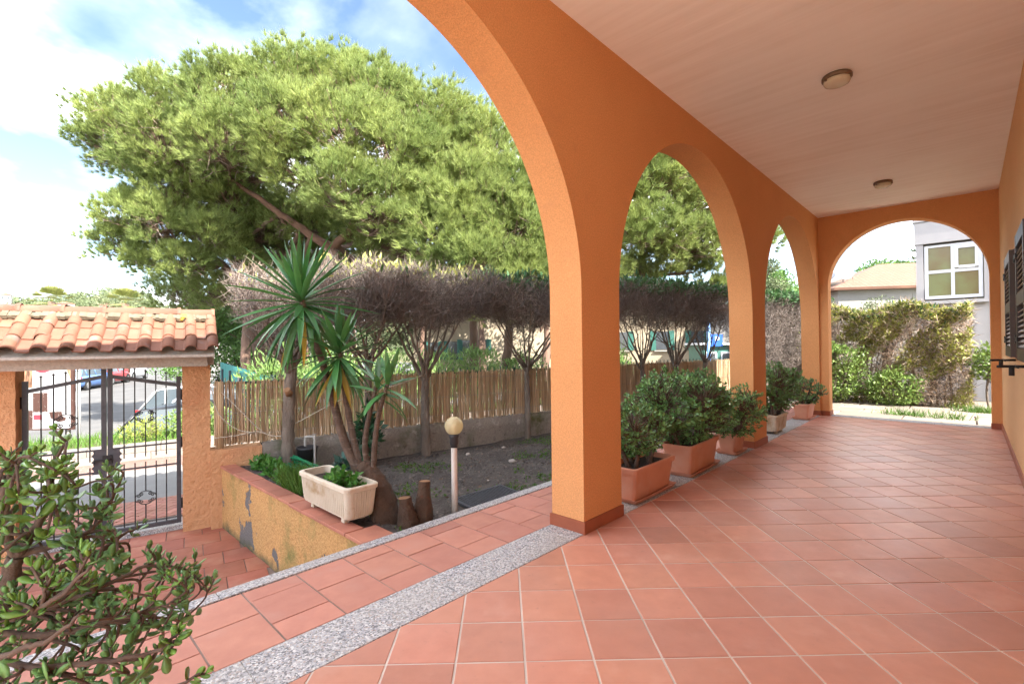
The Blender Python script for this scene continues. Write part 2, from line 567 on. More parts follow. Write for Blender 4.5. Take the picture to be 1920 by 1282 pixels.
# windows with brown louvred shutters folded back on the inner wall
M_SHUT = pm('brown_shutter_paint', (0.055, 0.030, 0.024), (0.04, 0.022, 0.018), 12, 0.42, orand=0.05, spec=0.5)
M_SHUTLIT = pm('lit_shutter_slat', (0.30, 0.24, 0.19), (0.24, 0.18, 0.14), 12, 0.5)  # slats coloured lighter than the frame to show light falling on them
M_PANE = pm('dark_window_glass', (0.02, 0.024, 0.028), (0.03, 0.034, 0.04), 3, 0.08, spec=0.6)
def window(xc, z0, z1, hw=0.5):
    w = empty('window', (0, 0, 0)); hp(w); w.location = Vector((xc, YR, z0)) - Vector(house.location)
    m = MB()
    H = z1 - z0
    m.bbox(-hw, hw, 0.001, 0.012, 0, H)
    gl = m.build('pane', M_PANE, w)
    m = MB()
    for a, b, c, d in ((-hw - 0.05, -hw, -0.05, H + 0.05), (hw, hw + 0.05, -0.05, H + 0.05), (-0.03, 0.03, 0, H)):
        m.bbox(a, b, 0.001, 0.03, c, d)
    m.bbox(-hw, hw, 0.001, 0.03, H, H + 0.05)
    m.build('frame', M_SHUT, w)
    return w
def shutter_leaf(w, x_hinge, dirx, width, z0, z1, open_off):
    """one louvred leaf with its rails, slats and iron stay; built as parts of the window"""
    base = Vector((w.location.x + house.location.x, 0, 0))
    H = z1 - z0
    ang = math.asin(min(1, open_off / width)) * (1 if dirx > 0 else -1)
    rz = ang if dirx > 0 else math.pi + ang
    lx = x_hinge - base.x
    m = MB(); st = 0.075
    T = 0.02
    m.bbox(0, st, -T, T, 0, H); m.bbox(width - st, width, -T, T, 0, H)
    for za, zb in ((0, 0.1), (H * 0.43, H * 0.43 + 0.1), (H - 0.1, H)):
        m.bbox(st, width - st, -T + 0.001, T - 0.001, za, zb)
    for za, zb in ((0.1, H * 0.43), (H * 0.43 + 0.1, H - 0.1)):
        z = za + 0.02
        while z < zb - 0.02:
            m.box((width / 2, 0, z), (width - 2 * st, 0.034, 0.008), rot=Matrix.Rotation(rad(42), 3, 'X'), mi=1)
            z += 0.042
    o = m.build('shutter', [M_SHUT, M_SHUTLIT], w, (lx, 0.045, z0 - (w.location.z + house.location.z)), (0, 0, rz))
    fl = 1 if dirx > 0 else -1
    # strap hinges and stay
    for zz in (0.16, H - 0.2):
        m = MB()
        m.bbox(-0.03, 0.2, *sorted((fl * (T + 0.001), fl * (T + 0.008))), zz, zz + 0.035)
        m.bbox(-0.045, -0.005, *sorted((-0.03 * fl, fl * (T + 0.009))), zz - 0.02, zz + 0.055)
        m.build('hinge', M_BLACK, o)
    m = MB()
    m.tube([(width - 0.10, -0.02 * fl, -0.03), (width - 0.10, 0.12 * fl, -0.03), (width - 0.02, 0.16 * fl, -0.03)], 0.011, 6)
    m.tube([(width - 0.10, 0.085 * fl, -0.03), (width - 0.10, 0.085 * fl, -0.10)], 0.017, 6)
    m.tube([(width - 0.22, 0.06 * fl, -0.03), (width + 0.06, 0.06 * fl, -0.03)], 0.010, 6)
    m.build('shutter_stay', M_BLACK, o)
    return o
for (xa, xb) in ((5.15, 6.0), (6.82, 7.72)):
    w1 = window((xa + xb) / 2, 1.24, 2.22, (xb - xa) / 2 - 0.07)
    shutter_leaf(w1, xb, -1, xb - xa, 1.20, 2.26, 0.0)

# ================================================================== FLOORS
# --- veranda floor: diagonal terracotta tiles on a mortar bed
mb = MB(); mb.bbox(-0.955, XF + 0.26, YR, YB + 0.001, -0.10, -0.0035)
M_BOUNCE = pm('pale_bounce_tile', (0.66, 0.60, 0.53), (0.60, 0.54, 0.47), 6.0, 0.7, ws=True)
fo = MB(); fo.bbox(-8.5, -0.96, -6.5, 2.02, -0.3, -0.002)  # unseen terrace added past the shortened house to bounce sunlight into the porch
struct(fo.build('bounce_terrace', M_BOUNCE))
porch = struct(mb.build('porch_floor', M_GROUT))
TS, GAP = 0.30, 0.0098
TA = rad(-45.38)
e1 = Vector((math.cos(TA), math.sin(TA))); e2 = Vector((-math.sin(TA), math.cos(TA)))
TO = Vector((1.756, 1.198))
FX0, FX1, FY0, FY1 = -0.95, XF - 0.002, YR + 0.001, YA - 0.002
rng = random.Random(3)
hs_ = (TS - GAP) / 2
m = MB(); sq = [(-hs_, -hs_), (hs_, -hs_), (hs_, hs_), (-hs_, hs_)]
m.chamfer(sq, -0.009, 0.0, 0.0022)
tile_me = m.mesh('tile', M_TILE)
tiles = []
for i in range(-40, 40):
    for j in range(-40, 40):
        c = TO + e1 * ((i + 0.5) * TS) + e2 * ((j + 0.5) * TS)
        P = [(c.x + e1.x * a + e2.x * b, c.y + e1.y * a + e2.y * b) for a, b in sq]
        Q = clip_poly(P, FX0, FX1, FY0, FY1)
        if not Q or area(Q) < 0.0006: continue
        vis = any(in_view((p[0], p[1], 0)) for p in Q)
        tiles.append((not vis, (Vector((c.x, c.y, 0)) - CAM).length, c, Q, abs(area(Q) - (TS - GAP) ** 2) < 1e-5))
tiles.sort(key=lambda t: (t[0], t[1]))
rest = MB()
for k, (hid, d, c, Q, full) in enumerate(tiles):
    dz = rng.uniform(-0.0008, 0.0008)
    if k < 290 and not hid:
        if full:
            mesh_obj('tile', tile_me, porch, (c.x, c.y, dz), (rng.uniform(-0.002, 0.002), rng.uniform(-0.002, 0.002), TA + rng.uniform(-0.003, 0.003)))
        else:
            cx = sum(p[0] for p in Q) / len(Q); cy = sum(p[1] for p in Q) / len(Q)
            m = MB(); m.chamfer([(p[0] - cx, p[1] - cy) for p in Q], -0.009, 0.0, 0.002)
            mesh_obj('tile', m.mesh('tile', M_TILE), porch, (cx, cy, dz))
    else:
        rest.chamfer(Q, -0.009, dz, 0.002)
stuff(rest.build('far_tiles', M_TILE, porch))

# --- granite strip under the arcade, in slabs
strip = struct(empty('granite_strip', (0, 2.18, 0)))
x = -4.4
while x < XF - 0.1:
    ln = 1.02
    m = MB(); x1 = min(x + ln, XF - 0.02)
    m.chamfer([(x - (x + x1) / 2 + 0.0015, -0.149), ((x1 - x) / 2 - 0.0015, -0.149), ((x1 - x) / 2 - 0.0015, 0.149), (-(x1 - x) / 2 + 0.0015, 0.149)], -0.03, 0.0015 + rng.uniform(0, 0.0006), 0.002)
    o = m.build('slab', M_GRANITE, strip, ((x + x1) / 2, 0, 0))
    x += ln
m = MB(); m.bbox(0, 0.26, YR + 0.13, 1.88, -0.03, 0.0025)
o = struct(m.build('granite_threshold', M_GRANITE)); o.location = (XF + 0.001, 0, 0)

# --- outer band of tiles between the granite strip and the kerb
YS0, YS1 = 2.331, 2.965
mb = MB(); mb.bbox(-4.4, XF + 0.9, YB + 0.003, 3.055, -0.75, -0.004)
terr = struct(mb.build('terrace_edge', M_GROUTD))
full_cache = {}
def rect_tile(w, h, mat, nm='tile', t=0.009, ch=0.002):
    key = (round(w, 4), round(h, 4), mat.name, t)
    if key not in full_cache:
        m = MB(); m.chamfer([(-w / 2, -h / 2), (w / 2, -h / 2), (w / 2, h / 2), (-w / 2, h / 2)], -t, 0.0, ch)
        full_cache[key] = m.mesh(nm, mat)
    return full_cache[key]
x = -1.8; k = 0
W = YS1 - YS0
while x < XF + 0.6:
    segs = [(0, W * 0.30), (W * 0.30, W * 0.78), (W * 0.78, W)] if k % 2 else [(0, W * 0.54), (W * 0.54, W)]
    for a, b in segs:
        h = b - a - 0.007
        c = (x + 0.15, YS0 + (a + b) / 2, rng.uniform(-0.0012, 0.0012))
        mesh_obj('tile', rect_tile(0.30 - 0.009, h, M_STEPTILE), terr, c, (rng.uniform(-0.003, 0.003), rng.uniform(-0.003, 0.003), rng.uniform(-0.003, 0.003)))
    x += 0.30; k += 1
kerb = struct(empty('granite_kerb', (0, 3.012, 0)))
x = -1.6
while x < XF + 0.6:
    m = MB(); m.chamfer([(-0.598, -0.044), (0.598, -0.044), (0.598, 0.055), (-0.598, 0.055)], -0.05, 0.006, 0.003)
    m.build('slab', M_GRANITE, kerb, (x + 0.6, 0, 0)); x += 1.2

# ================================================================== GROUND, YARD, STREET
GA = rad(-12.74)
G = Vector((math.cos(GA), math.sin(GA), 0)); N = Vector((-math.sin(GA), math.cos(GA), 0))
P0 = Vector((1.61, 6.43, 0))
def st(s, t, z=0.0):
    """street frame: s along the boundary, t outwards from it"""
    p = P0 + G * s + N * t
    return Vector((p.x, p.y, z))
M_SOIL = pm('garden_soil', (0.135, 0.118, 0.105), (0.075, 0.065, 0.058), 3.5, 0.95, 1.0, 30, 0.06, ws=True, spot=((0.22, 0.185, 0.16), 22.0, 0.58, 0.70))
M_EARTH = pm('dry_earth', (0.10, 0.11, 0.045), (0.14, 0.12, 0.07), 0.15, 0.95, 0.4, 5, ws=True)
M_ASPH = pm('asphalt', (0.115, 0.113, 0.112), (0.085, 0.083, 0.082), 1.2, 0.9, 0.3, 120, ws=True, spot=((0.15, 0.145, 0.14), 0.5, 0.5, 0.8))
M_CONC = stucco_mat('old_concrete', (0.27, 0.24, 0.205), (0.15, 0.135, 0.12), 40, 1.0, [((0.085, 0.095, 0.045), 2.3, 0.52, 0.70), ((0.36, 0.33, 0.30), 5.0, 0.58, 0.70), ((0.08, 0.07, 0.06), 9.0, 0.60, 0.72)])
def garden_wall_mat():
    m, nt, b = new_mat('flaking_ochre_render')
    v = coords(nt, (1, 1, 1), True)
    c = _mix(nt, _ramp(nt, _noise(nt, v, 1.6, 6, 0.6), 0.35, 0.68), (0.60, 0.34, 0.13), (0.50, 0.31, 0.12))
    c = _mix(nt, _ramp(nt, _noise(nt, v, 55, 3, 0.7), 0.45, 0.7), c, (0.36, 0.17, 0.06))
    c = _mix(nt, _ramp(nt, _noise(nt, v, 1.9, 7, 0.7), 0.50, 0.68), c, (0.19, 0.18, 0.05))       # moss
    g = nt.nodes.new('ShaderNodeNewGeometry'); sp = nt.nodes.new('ShaderNodeSeparateXYZ')
    nt.links.new(g.outputs['Position'], sp.inputs[0])
    # bare patches where the render has come away, towards the gate end
    yl = _math(nt, 'SUBTRACT', 1.0, _math(nt, 'MULTIPLY', _math(nt, 'ABSOLUTE', _math(nt, 'SUBTRACT', sp.outputs['Y'], 5.6)), 0.9))
    pt = _math(nt, 'ADD', _noise(nt, v, 2.3, 6, 0.6), _math(nt, 'MULTIPLY', _math(nt, 'MAXIMUM', yl, 0.0), 0.085))
    c = _mix(nt, _ramp(nt, pt, 0.628, 0.64), c, (0.15, 0.14, 0.135))
    low_dark = _math(nt, 'ADD', _math(nt, 'MULTIPLY', _math(nt, 'ADD', sp.outputs['Z'], 0.70), -6.0), _math(nt, 'MULTIPLY', _noise(nt, v, 6, 4), 1.2))
    c = _mix(nt, _ramp(nt, low_dark, 0.1, 0.7), c, (0.07, 0.075, 0.04))  # darker and greener towards the wall foot
    nt.links.new(c, b.inputs['Base Color']); b.inputs['Roughness'].default_value = 0.95
    bump(nt, b, _math(nt, 'SUBTRACT', _noise(nt, v, 42, 4, 0.65), _math(nt, 'MULTIPLY', _ramp(nt, pt, 0.615, 0.645), 0.5)), 0.9, 0.02)
    return m
M_GWALL = garden_wall_mat()
M_PILLAR = stucco_mat('rough_orange_render', (0.60, 0.34, 0.18), (0.52, 0.27, 0.135), 26, 1.0, [((0.50, 0.235, 0.125), 2.2, 0.5, 0.8)], grain=0.2, bd=0.03)
M_COPE = pm('coping_tile', (0.42, 0.17, 0.11), (0.33, 0.13, 0.09), 6, 0.7, 0.15, 60, orand=0.12)

# one ground sheet to the horizon
m = MB()
R_ = 2500.0
m.poly([(-R_, -R_, -1.8), (R_, -R_, -1.8), (R_, R_, -1.8), (-R_, R_, -1.8)])
struct(m.build('ground', M_EARTH))
# parking ground beyond the verge
m = MB()
m.poly([(-60, 5.6, 0), (40, 5.6, 0), (40, 70, 0.4), (-60, 70, 0.4)])
struct(m.build('parking_lot', M_ASPH, loc=(P0.x, P0.y, -1.4), rot=(0, 0, GA)))
# earth bank under house and garden
m = MB(); m.prism([(-9, -14), (17.5, -14), (17.5, 3.4), (11.9, 4.0), (1.72, 6.32), (1.72, 3.02), (-9, 3.02)], -1.78, -0.22)
struct(m.build('terrain', M_EARTH))

# lower yard with its own tiles
m = MB(); m.prism([(-4.4, 3.058), (1.74, 3.058), (1.74, 6.62), (-4.4, 8.0)], -1.0, -0.714)
yard = struct(m.build('yard_floor', M_GROUTD))
T2 = 0.33
for i in range(-14, 2):
    for j in range(-14, 2):
        off = 0.5 * T2 if j % 2 else 0
        c = st((i + 0.5) * T2 + off + 0.1, (j + 0.5) * T2 + 0.12)
        if c.x > 1.80 or c.y < 3.15 or (c - P0).dot(N) > 0.14 or c.x < -3.2: continue
        mesh_obj('tile', rect_tile(T2 - 0.008, T2 - 0.008, M_YARDTILE), yard, (c.x, c.y, -0.705 + rng.uniform(-0.001, 0.001)), (rng.uniform(-0.004, 0.004), rng.uniform(-0.004, 0.004), GA))
m = MB(); m.prism([(-1.64, 0.15), (-0.22, 0.15), (-0.22, 0.47), (-1.64, 0.47)], -0.75, -0.662)
o = struct(m.build('gate_threshold', M_GRANITE, loc=P0, rot=(0, 0, GA)))

# pavement outside
def paving_mat(name, c1, c2, bw, bh, mort=(0.2, 0.19, 0.18)):
    mm, nt, b = new_mat(name)
    v = coords(nt, (1, 1, 1), False, False)
    br = nt.nodes.new('ShaderNodeTexBrick')
    nt.links.new(v, br.inputs['Vector'])
    br.inputs['Color1'].default_value = (*c1, 1); br.inputs['Color2'].default_value = (*c2, 1); br.inputs['Mortar'].default_value = (*mort, 1)
    br.inputs['Scale'].default_value = 1.0; br.inputs['Brick Width'].default_value = bw; br.inputs['Row Height'].default_value = bh
    br.inputs['Mortar Size'].default_value = 0.006
    c = _mix(nt, _ramp(nt, _noise(nt, v, 1.5, 5), 0.3, 0.75), br.outputs['Color'], tuple(x * 0.75 for x in c1))
    nt.links.new(c, b.inputs['Base Color']); b.inputs['Roughness'].default_value = 0.9
    bump(nt, b, br.outputs['Fac'], 0.3, -0.01)
    return mm
M_PAVG = paving_mat('grey_pavers', (0.20, 0.195, 0.19), (0.17, 0.166, 0.162), 0.22, 0.11)
M_PAVP = paving_mat('pink_pavers', (0.21, 0.115, 0.09), (0.185, 0.098, 0.076), 0.2, 0.1)
m = MB(); m.bbox(-40, 32, 0.475, 4.4, -1.7, -0.64)
struct(m.build('pavement', M_PAVG, loc=P0, rot=(0, 0, GA)))
m = MB(); m.bbox(-40, 32, 3.55, 4.398, -0.65, -0.634)
struct(m.build('pavement_band', M_PAVP, loc=P0, rot=(0, 0, GA)))
# red brick band by the gate, every brick laid singly
M_RBRICK = pm('red_paving_brick', (0.40, 0.20, 0.155), (0.33, 0.15, 0.115), 9, 0.85, 0.2, 80, orand=0.18)
m = MB(); m.bbox(-4.0, 2.6, 0.476, 1.42, -0.66, -0.637)
band = struct(m.build('brick_band', M_GROUT, loc=P0, rot=(0, 0, GA)))
bl, bw_ = 0.20, 0.10
ca, sa = math.cos(rad(52)), math.sin(rad(52))
for i in range(-30, 20):
    for j in range(-50, 40):
        a = (i + (0.5 if j % 2 else 0)) * bl; b = j * bw_
        s_, t_ = a * ca - b * sa, a * sa + b * ca
        if not (-2.4 < s_ < 0.5 and 0.35 < t_ < 1.55): continue
        hl, hb = (bl - 0.009) / 2, (bw_ - 0.009) / 2
        Q = clip_poly([(s_ + u * ca - v * sa, t_ + u * sa + v * ca) for u, v in ((-hl, -hb), (hl, -hb), (hl, hb), (-hl, hb))], -2.2, 0.35, 0.482, 1.41)
        if not Q or area(Q) < 0.0008: continue
        if abs(area(Q) - 4 * hl * hb) < 1e-6:
            mesh_obj('brick', rect_tile(bl - 0.009, bw_ - 0.009, M_RBRICK, 'brick', 0.012, 0.003), band, (s_, t_, -0.627 + rng.uniform(-0.002, 0.002)), (0, 0, rad(52)))
        else:
            m = MB(); m.chamfer([(q[0] - s_, q[1] - t_) for q in Q], -0.012, 0, 0.002)
            m.build('brick', M_RBRICK, band, (s_, t_, -0.627 + rng.uniform(-0.002, 0.002)))

# stone kerb wall and verge across the pavement
M_STONE = pm('pale_kerb_stone', (0.24, 0.21, 0.185), (0.19, 0.165, 0.145), 5, 0.9, 0.5, 25, orand=0.12)
kw = tag(empty('kerb_wall', st(0, 4.4)), 'low pale stone kerb wall edging the grass verge outside the gate', 'wall'); kw.rotation_euler = (0, 0, GA)
s_ = -6.0
while s_ < 14:
    ln = rng.uniform(0.32, 0.55)
    for row in range(2):
        m = MB(); h0 = -0.64 + row * 0.14
        m.chamfer([(0.004, 0.004 + rng.uniform(0, 0.015)), (ln - 0.004, 0.004 + rng.uniform(0, 0.015)), (ln - 0.004, 0.3), (0.004, 0.3)], h0, h0 + 0.136, 0.012)
        m.build('stone', M_STONE, kw, (s_ + (0.15 if row else 0), 0, 0))
    s_ += ln
M_VERGE = pm('verge_soil', (0.09, 0.10, 0.04), (0.10, 0.08, 0.05), 3, 0.95, 0.5, 30, ws=True)
m = MB(); m.bbox(-40, 32, 4.703, 6.3, -1.7, -0.42)
struct(m.build('grass_verge', M_VERGE, loc=P0, rot=(0, 0, GA)))

# ================================================================== GARDEN
def height(x, y):
    t = (y - 3.07) / 3.0
    n1_ = math.sin(x * 2.1 + 0.7) * math.sin(y * 1.9 + x * 0.6) * 0.018 + math.sin(x * 5.3 + y * 4.1) * 0.009 + math.sin(x * 11.7 - y * 9.2) * 0.004
    h_ = -0.055 - 0.13 * max(0, min(1, t)) + n1_
    k_ = max(0.0, min(1.0, (2.30 - x) / 0.25))          # the bed is filled up to the coping
    return h_ * (1 - k_) + (-0.016 + n1_ * 0.3) * k_
NX, NY = 150, 60
V = []; Fc = []
for j in range(NY + 1):
    for i in range(NX + 1):
        x = 1.825 + (13.2 - 1.825) * i / NX
        yt = 6.36 + math.tan(GA) * (x - 1.61) + 0.05
        y = 3.062 + (max(yt, 3.3) - 3.062) * j / NY
        V.append((x, y, height(x, y) + rng.uniform(-0.006, 0.006)))
for j in range(NY):
    for i in range(NX):
        a = j * (NX + 1) + i
        Fc.append((a, a + 1, a + NX + 2, a + NX + 1))
struct(np_mesh('garden_soil', V, Fc, M_SOIL, smooth=True))

# ochre garden wall with a coping of terracotta tiles
gw = tag(empty('garden_wall', (1.82, 4.6, -0.7)), 'flaking ochre rendered wall with terracotta coping beside the yard', 'wall')
def child(o, par):
    o.parent = par
    o.matrix_parent_inverse = Matrix.Identity(4)
    o.location = Vector(o.location) - Vector(par.location)
    return o
# a wall face with slight unevenness
m = MB()
ny, nz = 60, 14
for k, x_ in ((0, 1.715), (1, 1.835)):
    base = len(m.V)
    for j in range(nz + 1):
        for i in range(ny + 1):
            m.V.append((x_ + (rng.uniform(-0.004, 0.004) if 0 < j < nz else 0), 3.057 + (6.36 - 3.057) * i / ny, -0.76 + (0.745) * j / nz))
    for j in range(nz):
        for i in range(ny):
            a = base + j * (ny + 1) + i
            f = [a, a + 1, a + ny + 2, a + ny + 1]
            m.face(f if k else f[::-1], True)
child(m.build('wall', M_GWALL), gw)
y = 3.06; 
while y < 6.30:
    ln = 0.252
    xr = 0.125 if y < 3.3 else 0.028
    m = MB(); m.chamfer([(-0.125, -ln / 2 + 0.003), (xr, -ln / 2 + 0.003), (xr, ln / 2 - 0.003), (-0.125, ln / 2 - 0.003)], -0.012, 0.012, 0.003)
    o = m.build('coping_tile', M_COPE, None, (1.818 + rng.uniform(-0.004, 0.004), y + ln / 2, rng.uniform(-0.003, 0.003)), (rng.uniform(-0.01, 0.01), rng.uniform(-0.008, 0.008), rng.uniform(-0.015, 0.015)))
    child(o, gw); y += ln

# concrete wall below the reed fence, its gate end rendered orange
lw = tag(empty('low_wall', P0, GA), 'low mossy concrete wall carrying the reed fence behind the garden', 'wall')
m = MB()
n_ = 120
for k, t_ in ((0, -0.10), (1, 0.13)):
    b0 = len(m.V)
    for j in range(9):
        for i in range(n_ + 1):
            z = -0.95 + (1.165) * j / 8
            m.V.append((0.55 + 10.6 * i / n_, t_ + (rng.uniform(-0.007, 0.007)), z + (rng.uniform(-0.006, 0.006) if j == 8 else 0)))
    for j in range(8):
        for i in range(n_):
            a = b0 + j * (n_ + 1) + i
            f = [a, a + 1, a + n_ + 2, a + n_ + 1]; m.face(f if k == 0 else f[::-1], True)
t0 = 8 * (n_ + 1); t1 = 9 * (n_ + 1) + 8 * (n_ + 1)
for i in range(n_): m.face([t0 + i, t0 + i + 1, t1 + i + 1, t1 + i], True)
m.build('wall', M_CONC, lw)
m = MB(); m.box((0.285, 0.012, -0.37), (0.526, 0.25, 1.13)); m.build('rendered_end', M_PILLAR, lw)

# ------------------------------------------------------------------ gateway with tiled roof
gway = tag(empty('gateway', st(-0.9, 0.15, -0.7), GA), 'orange pillared gateway with a small terracotta tiled roof', 'gateway')
def gl(o):     # street-frame local -> child of gateway
    o.parent = gway
    o.location = Vector(o.location) + Vector((0.9, -0.15, 0.7))
    return o
for (a, b) in ((-0.245, 0.025), (-1.90, -1.595)):
    m = MB()
    # slightly uneven rendered pillar
    rgs = []
    for k in range(25):
        z = -0.74 + (1.175 + 0.74) * k / 24
        j_ = lambda: rng.uniform(-0.004, 0.004)
        rgs.append([(a + j_(), 0 + j_(), z), ((a + b) / 2, j_(), z), (b + j_(), 0 + j_(), z), (b + j_(), 0.15, z), (b + j_(), 0.30 + j_(), z), ((a + b) / 2, 0.30 + j_(), z), (a + j_(), 0.30 + j_(), z), (a + j_(), 0.15, z)])
    m.rings(rgs, smooth=False, cap1=True)
    gl(m.build('pillar', M_PILLAR))
M_BEAM = stucco_mat('beam_cement', (0.50, 0.47, 0.43), (0.42, 0.39, 0.35), 40, 1.0, [((0.30, 0.24, 0.19), 3, 0.55, 0.75)])
m = MB(); m.bbox(-3.0, -0.005, -0.20, 0.50, 1.172, 1.279)
gl(m.build('beam', M_BEAM))
m = MB(); m.bbox(-0.004, 0.06, -0.10, 0.40, 1.182, 1.30); gl(m.build('beam_end', M_BEAM))
M_RTILE = pm('roof_tile_clay', (0.215, 0.105, 0.07), (0.175, 0.08, 0.052), 7, 0.85, 0.25, 70, orand=0.16, spot=((0.20, 0.14, 0.125), 4.0, 0.60, 0.76))
M_MORT = pm('lichen_mortar', (0.17, 0.14, 0.10), (0.10, 0.085, 0.06), 14, 0.95, 0.8, 50, spot=((0.42, 0.27, 0.04), 9.0, 0.62, 0.7))
EZ, RZ_, ET, RT = 1.335, 1.735, -0.50, 0.15
slope = math.atan2(RZ_ - EZ, RT - ET)
SL = math.hypot(RZ_ - EZ, RT - ET)
# one clay tile: flat pan + round roll, local x across, y up the slope
TW, TL = 0.235, 0.285
def tile_profile(lift):
    pts = [(-0.115, 0.022 + lift), (-0.108, 0.006 + lift), (-0.02, 0.0 + lift), (0.0, 0.010 + lift)]
    for k in range(9):
        a = math.pi - math.pi * k / 8
        pts.append((0.062 + 0.062 * math.cos(a), 0.012 + 0.055 * math.sin(a) + lift))
    return pts
m = MB()
up0, up1 = tile_profile(0.020), tile_profile(0.004)
th = 0.014
rows = []
for (pf, yy) in ((up0, 0.0), (up1, TL)):
    rows.append([(p[0], yy, p[1]) for p in pf]); 
nP = len(up0)
b0 = len(m.V)
for pf, yy in ((up0, 0.0), (up1, TL)):
    m.V.extend([(p[0], yy, p[1]) for p in pf]); m.V.extend([(p[0], yy, p[1] - th) for p in pf])
for k in range(nP - 1):
    m.face([b0 + k, b0 + k + 1, b0 + 2 * nP + k + 1, b0 + 2 * nP + k], k > 3)
    m.face([b0 + nP + k + 1, b0 + nP + k, b0 + 3 * nP + k, b0 + 3 * nP + k + 1], k > 3)
    m.face([b0 + nP + k, b0 + nP + k + 1, b0 + k + 1, b0 + k], False)
rtile_me = m.mesh('roof_tile', M_RTILE)
for side in (1, -1):
    for row in range(3):
        for c_ in range(13):
            s_ = -0.02 - c_ * 0.197
            y0 = row * 0.228
            tt = ET + math.cos(slope) * y0; zz = EZ + math.sin(slope) * y0 + 0.004
            if side == -1: tt = 2 * RT - tt
            eul = Matrix.Rotation(0 if side == 1 else math.pi, 3, 'Z') @ Matrix.Rotation(slope, 3, 'X') @ Matrix.Rotation(rng.uniform(-0.02, 0.02), 3, 'Z')
            o = mesh_obj('roof_tile', rtile_me, None, (s_ + rng.uniform(-0.006, 0.006), tt, zz + rng.uniform(-0.003, 0.003)), eul.to_euler(), (0.86, 1, 0.95))
            gl(o)
# bed under the tiles, mortar bedding and ridge tiles
m = MB()
prof = [(ET + 0.03, EZ - 0.03), (RT, RZ_ - 0.035), (2 * RT - ET - 0.03, EZ - 0.03), (2 * RT - ET - 0.03, EZ - 0.055), (ET + 0.03, EZ - 0.055)]
b0 = len(m.V)
for x_ in (-3.0, 0.055): m.V.extend([(x_, p[0], p[1]) for p in prof])
for k in range(5): m.face([b0 + k, b0 + (k + 1) % 5, b0 + 5 + (k + 1) % 5, b0 + 5 + k])
m.face([b0, b0 + 1, b0 + 2, b0 + 3, b0 + 4]); m.face([b0 + 9, b0 + 8, b0 + 7, b0 + 6, b0 + 5])
gl(m.build('roof_bed', M_BEAM))
m = MB()
for k in range(130):
    x0 = -2.7 + k * 0.0212 + rng.uniform(-0.01, 0.01)
    for sd_ in (1, -1):
        hgt = rng.uniform(0.015, 0.05)
        m.box((x0, RT - sd_ * (0.095 + rng.uniform(0, 0.03)), RZ_ - 0.010), (rng.uniform(0.02, 0.06), rng.uniform(0.07, 0.12), hgt), rot=Matrix.Rotation(sd_ * slope, 3, 'X'))
gl(stuff(m.build('ridge_mortar', M_MORT)))
m = MB()
rr = []
for yy, r_ in ((0.0, 0.100), (0.035, 0.100), (0.036, 0.086), (0.35, 0.080)):
    rr.append([(yy, r_ * math.cos(math.pi * k / 10), r_ * math.sin(math.pi * k / 10) * 0.8) for k in range(11)])
m.rings(rr, close=False, smooth=True)
ridge_me = m.mesh('ridge_tile', M_RTILE)
for k in range(8):
    o = mesh_obj('ridge_tile', ridge_me, None, (0.075 - k * 0.33, RT, RZ_ + 0.030 + rng.uniform(-0.004, 0.004)), (0, 0, math.pi + rng.uniform(-0.02, 0.02)))
    gl(o)

# ------------------------------------------------------------------ iron gate: two leaves
gate = tag(empty('iron_gate', st(-0.92, 0.15, -0.66), GA), 'dark grey two leaf iron gate with scroll ornaments between the pillars', 'gate')
SC = []
def c_scroll(w, h, r_s):
    """C scroll bulging to +z, its two ends curling inwards, in the xz plane"""
    half = []
    cx, cz = -w / 2 + r_s, 0.0
    for k in range(17):
        ph = math.pi + 2 * math.pi * 1.15 * (1 - k / 16.0)
        r = r_s * (0.22 + 0.78 * k / 16.0)
        half.append((cx + r * math.cos(ph), cz + r * math.sin(ph)))
    for k in range(1, 8):
        a = math.pi / 2 * k / 7
        half.append((-w / 2 * math.cos(a), h * math.sin(a)))
    return half + [(-p[0], p[1]) for p in half[-2::-1]]
def ornament(leaf, cx, cz):
    for ang, dx_, dz_, w, h in ((0, 0, 0.044, 0.112, 0.030), (math.pi, 0, -0.044, 0.112, 0.030), (math.pi / 2, -0.064, 0, 0.088, 0.030), (-math.pi / 2, 0.064, 0, 0.088, 0.030)):
        ca_, sa_ = math.cos(ang), math.sin(ang)
        m = MB(); m.tube([(p[0] * ca_ - p[1] * sa_, 0, p[0] * sa_ + p[1] * ca_) for p in c_scroll(w, h, 0.018)], 0.0048, 5)
        m.build('scroll', M_BLACK, leaf, (cx + dx_, 0, cz + dz_))
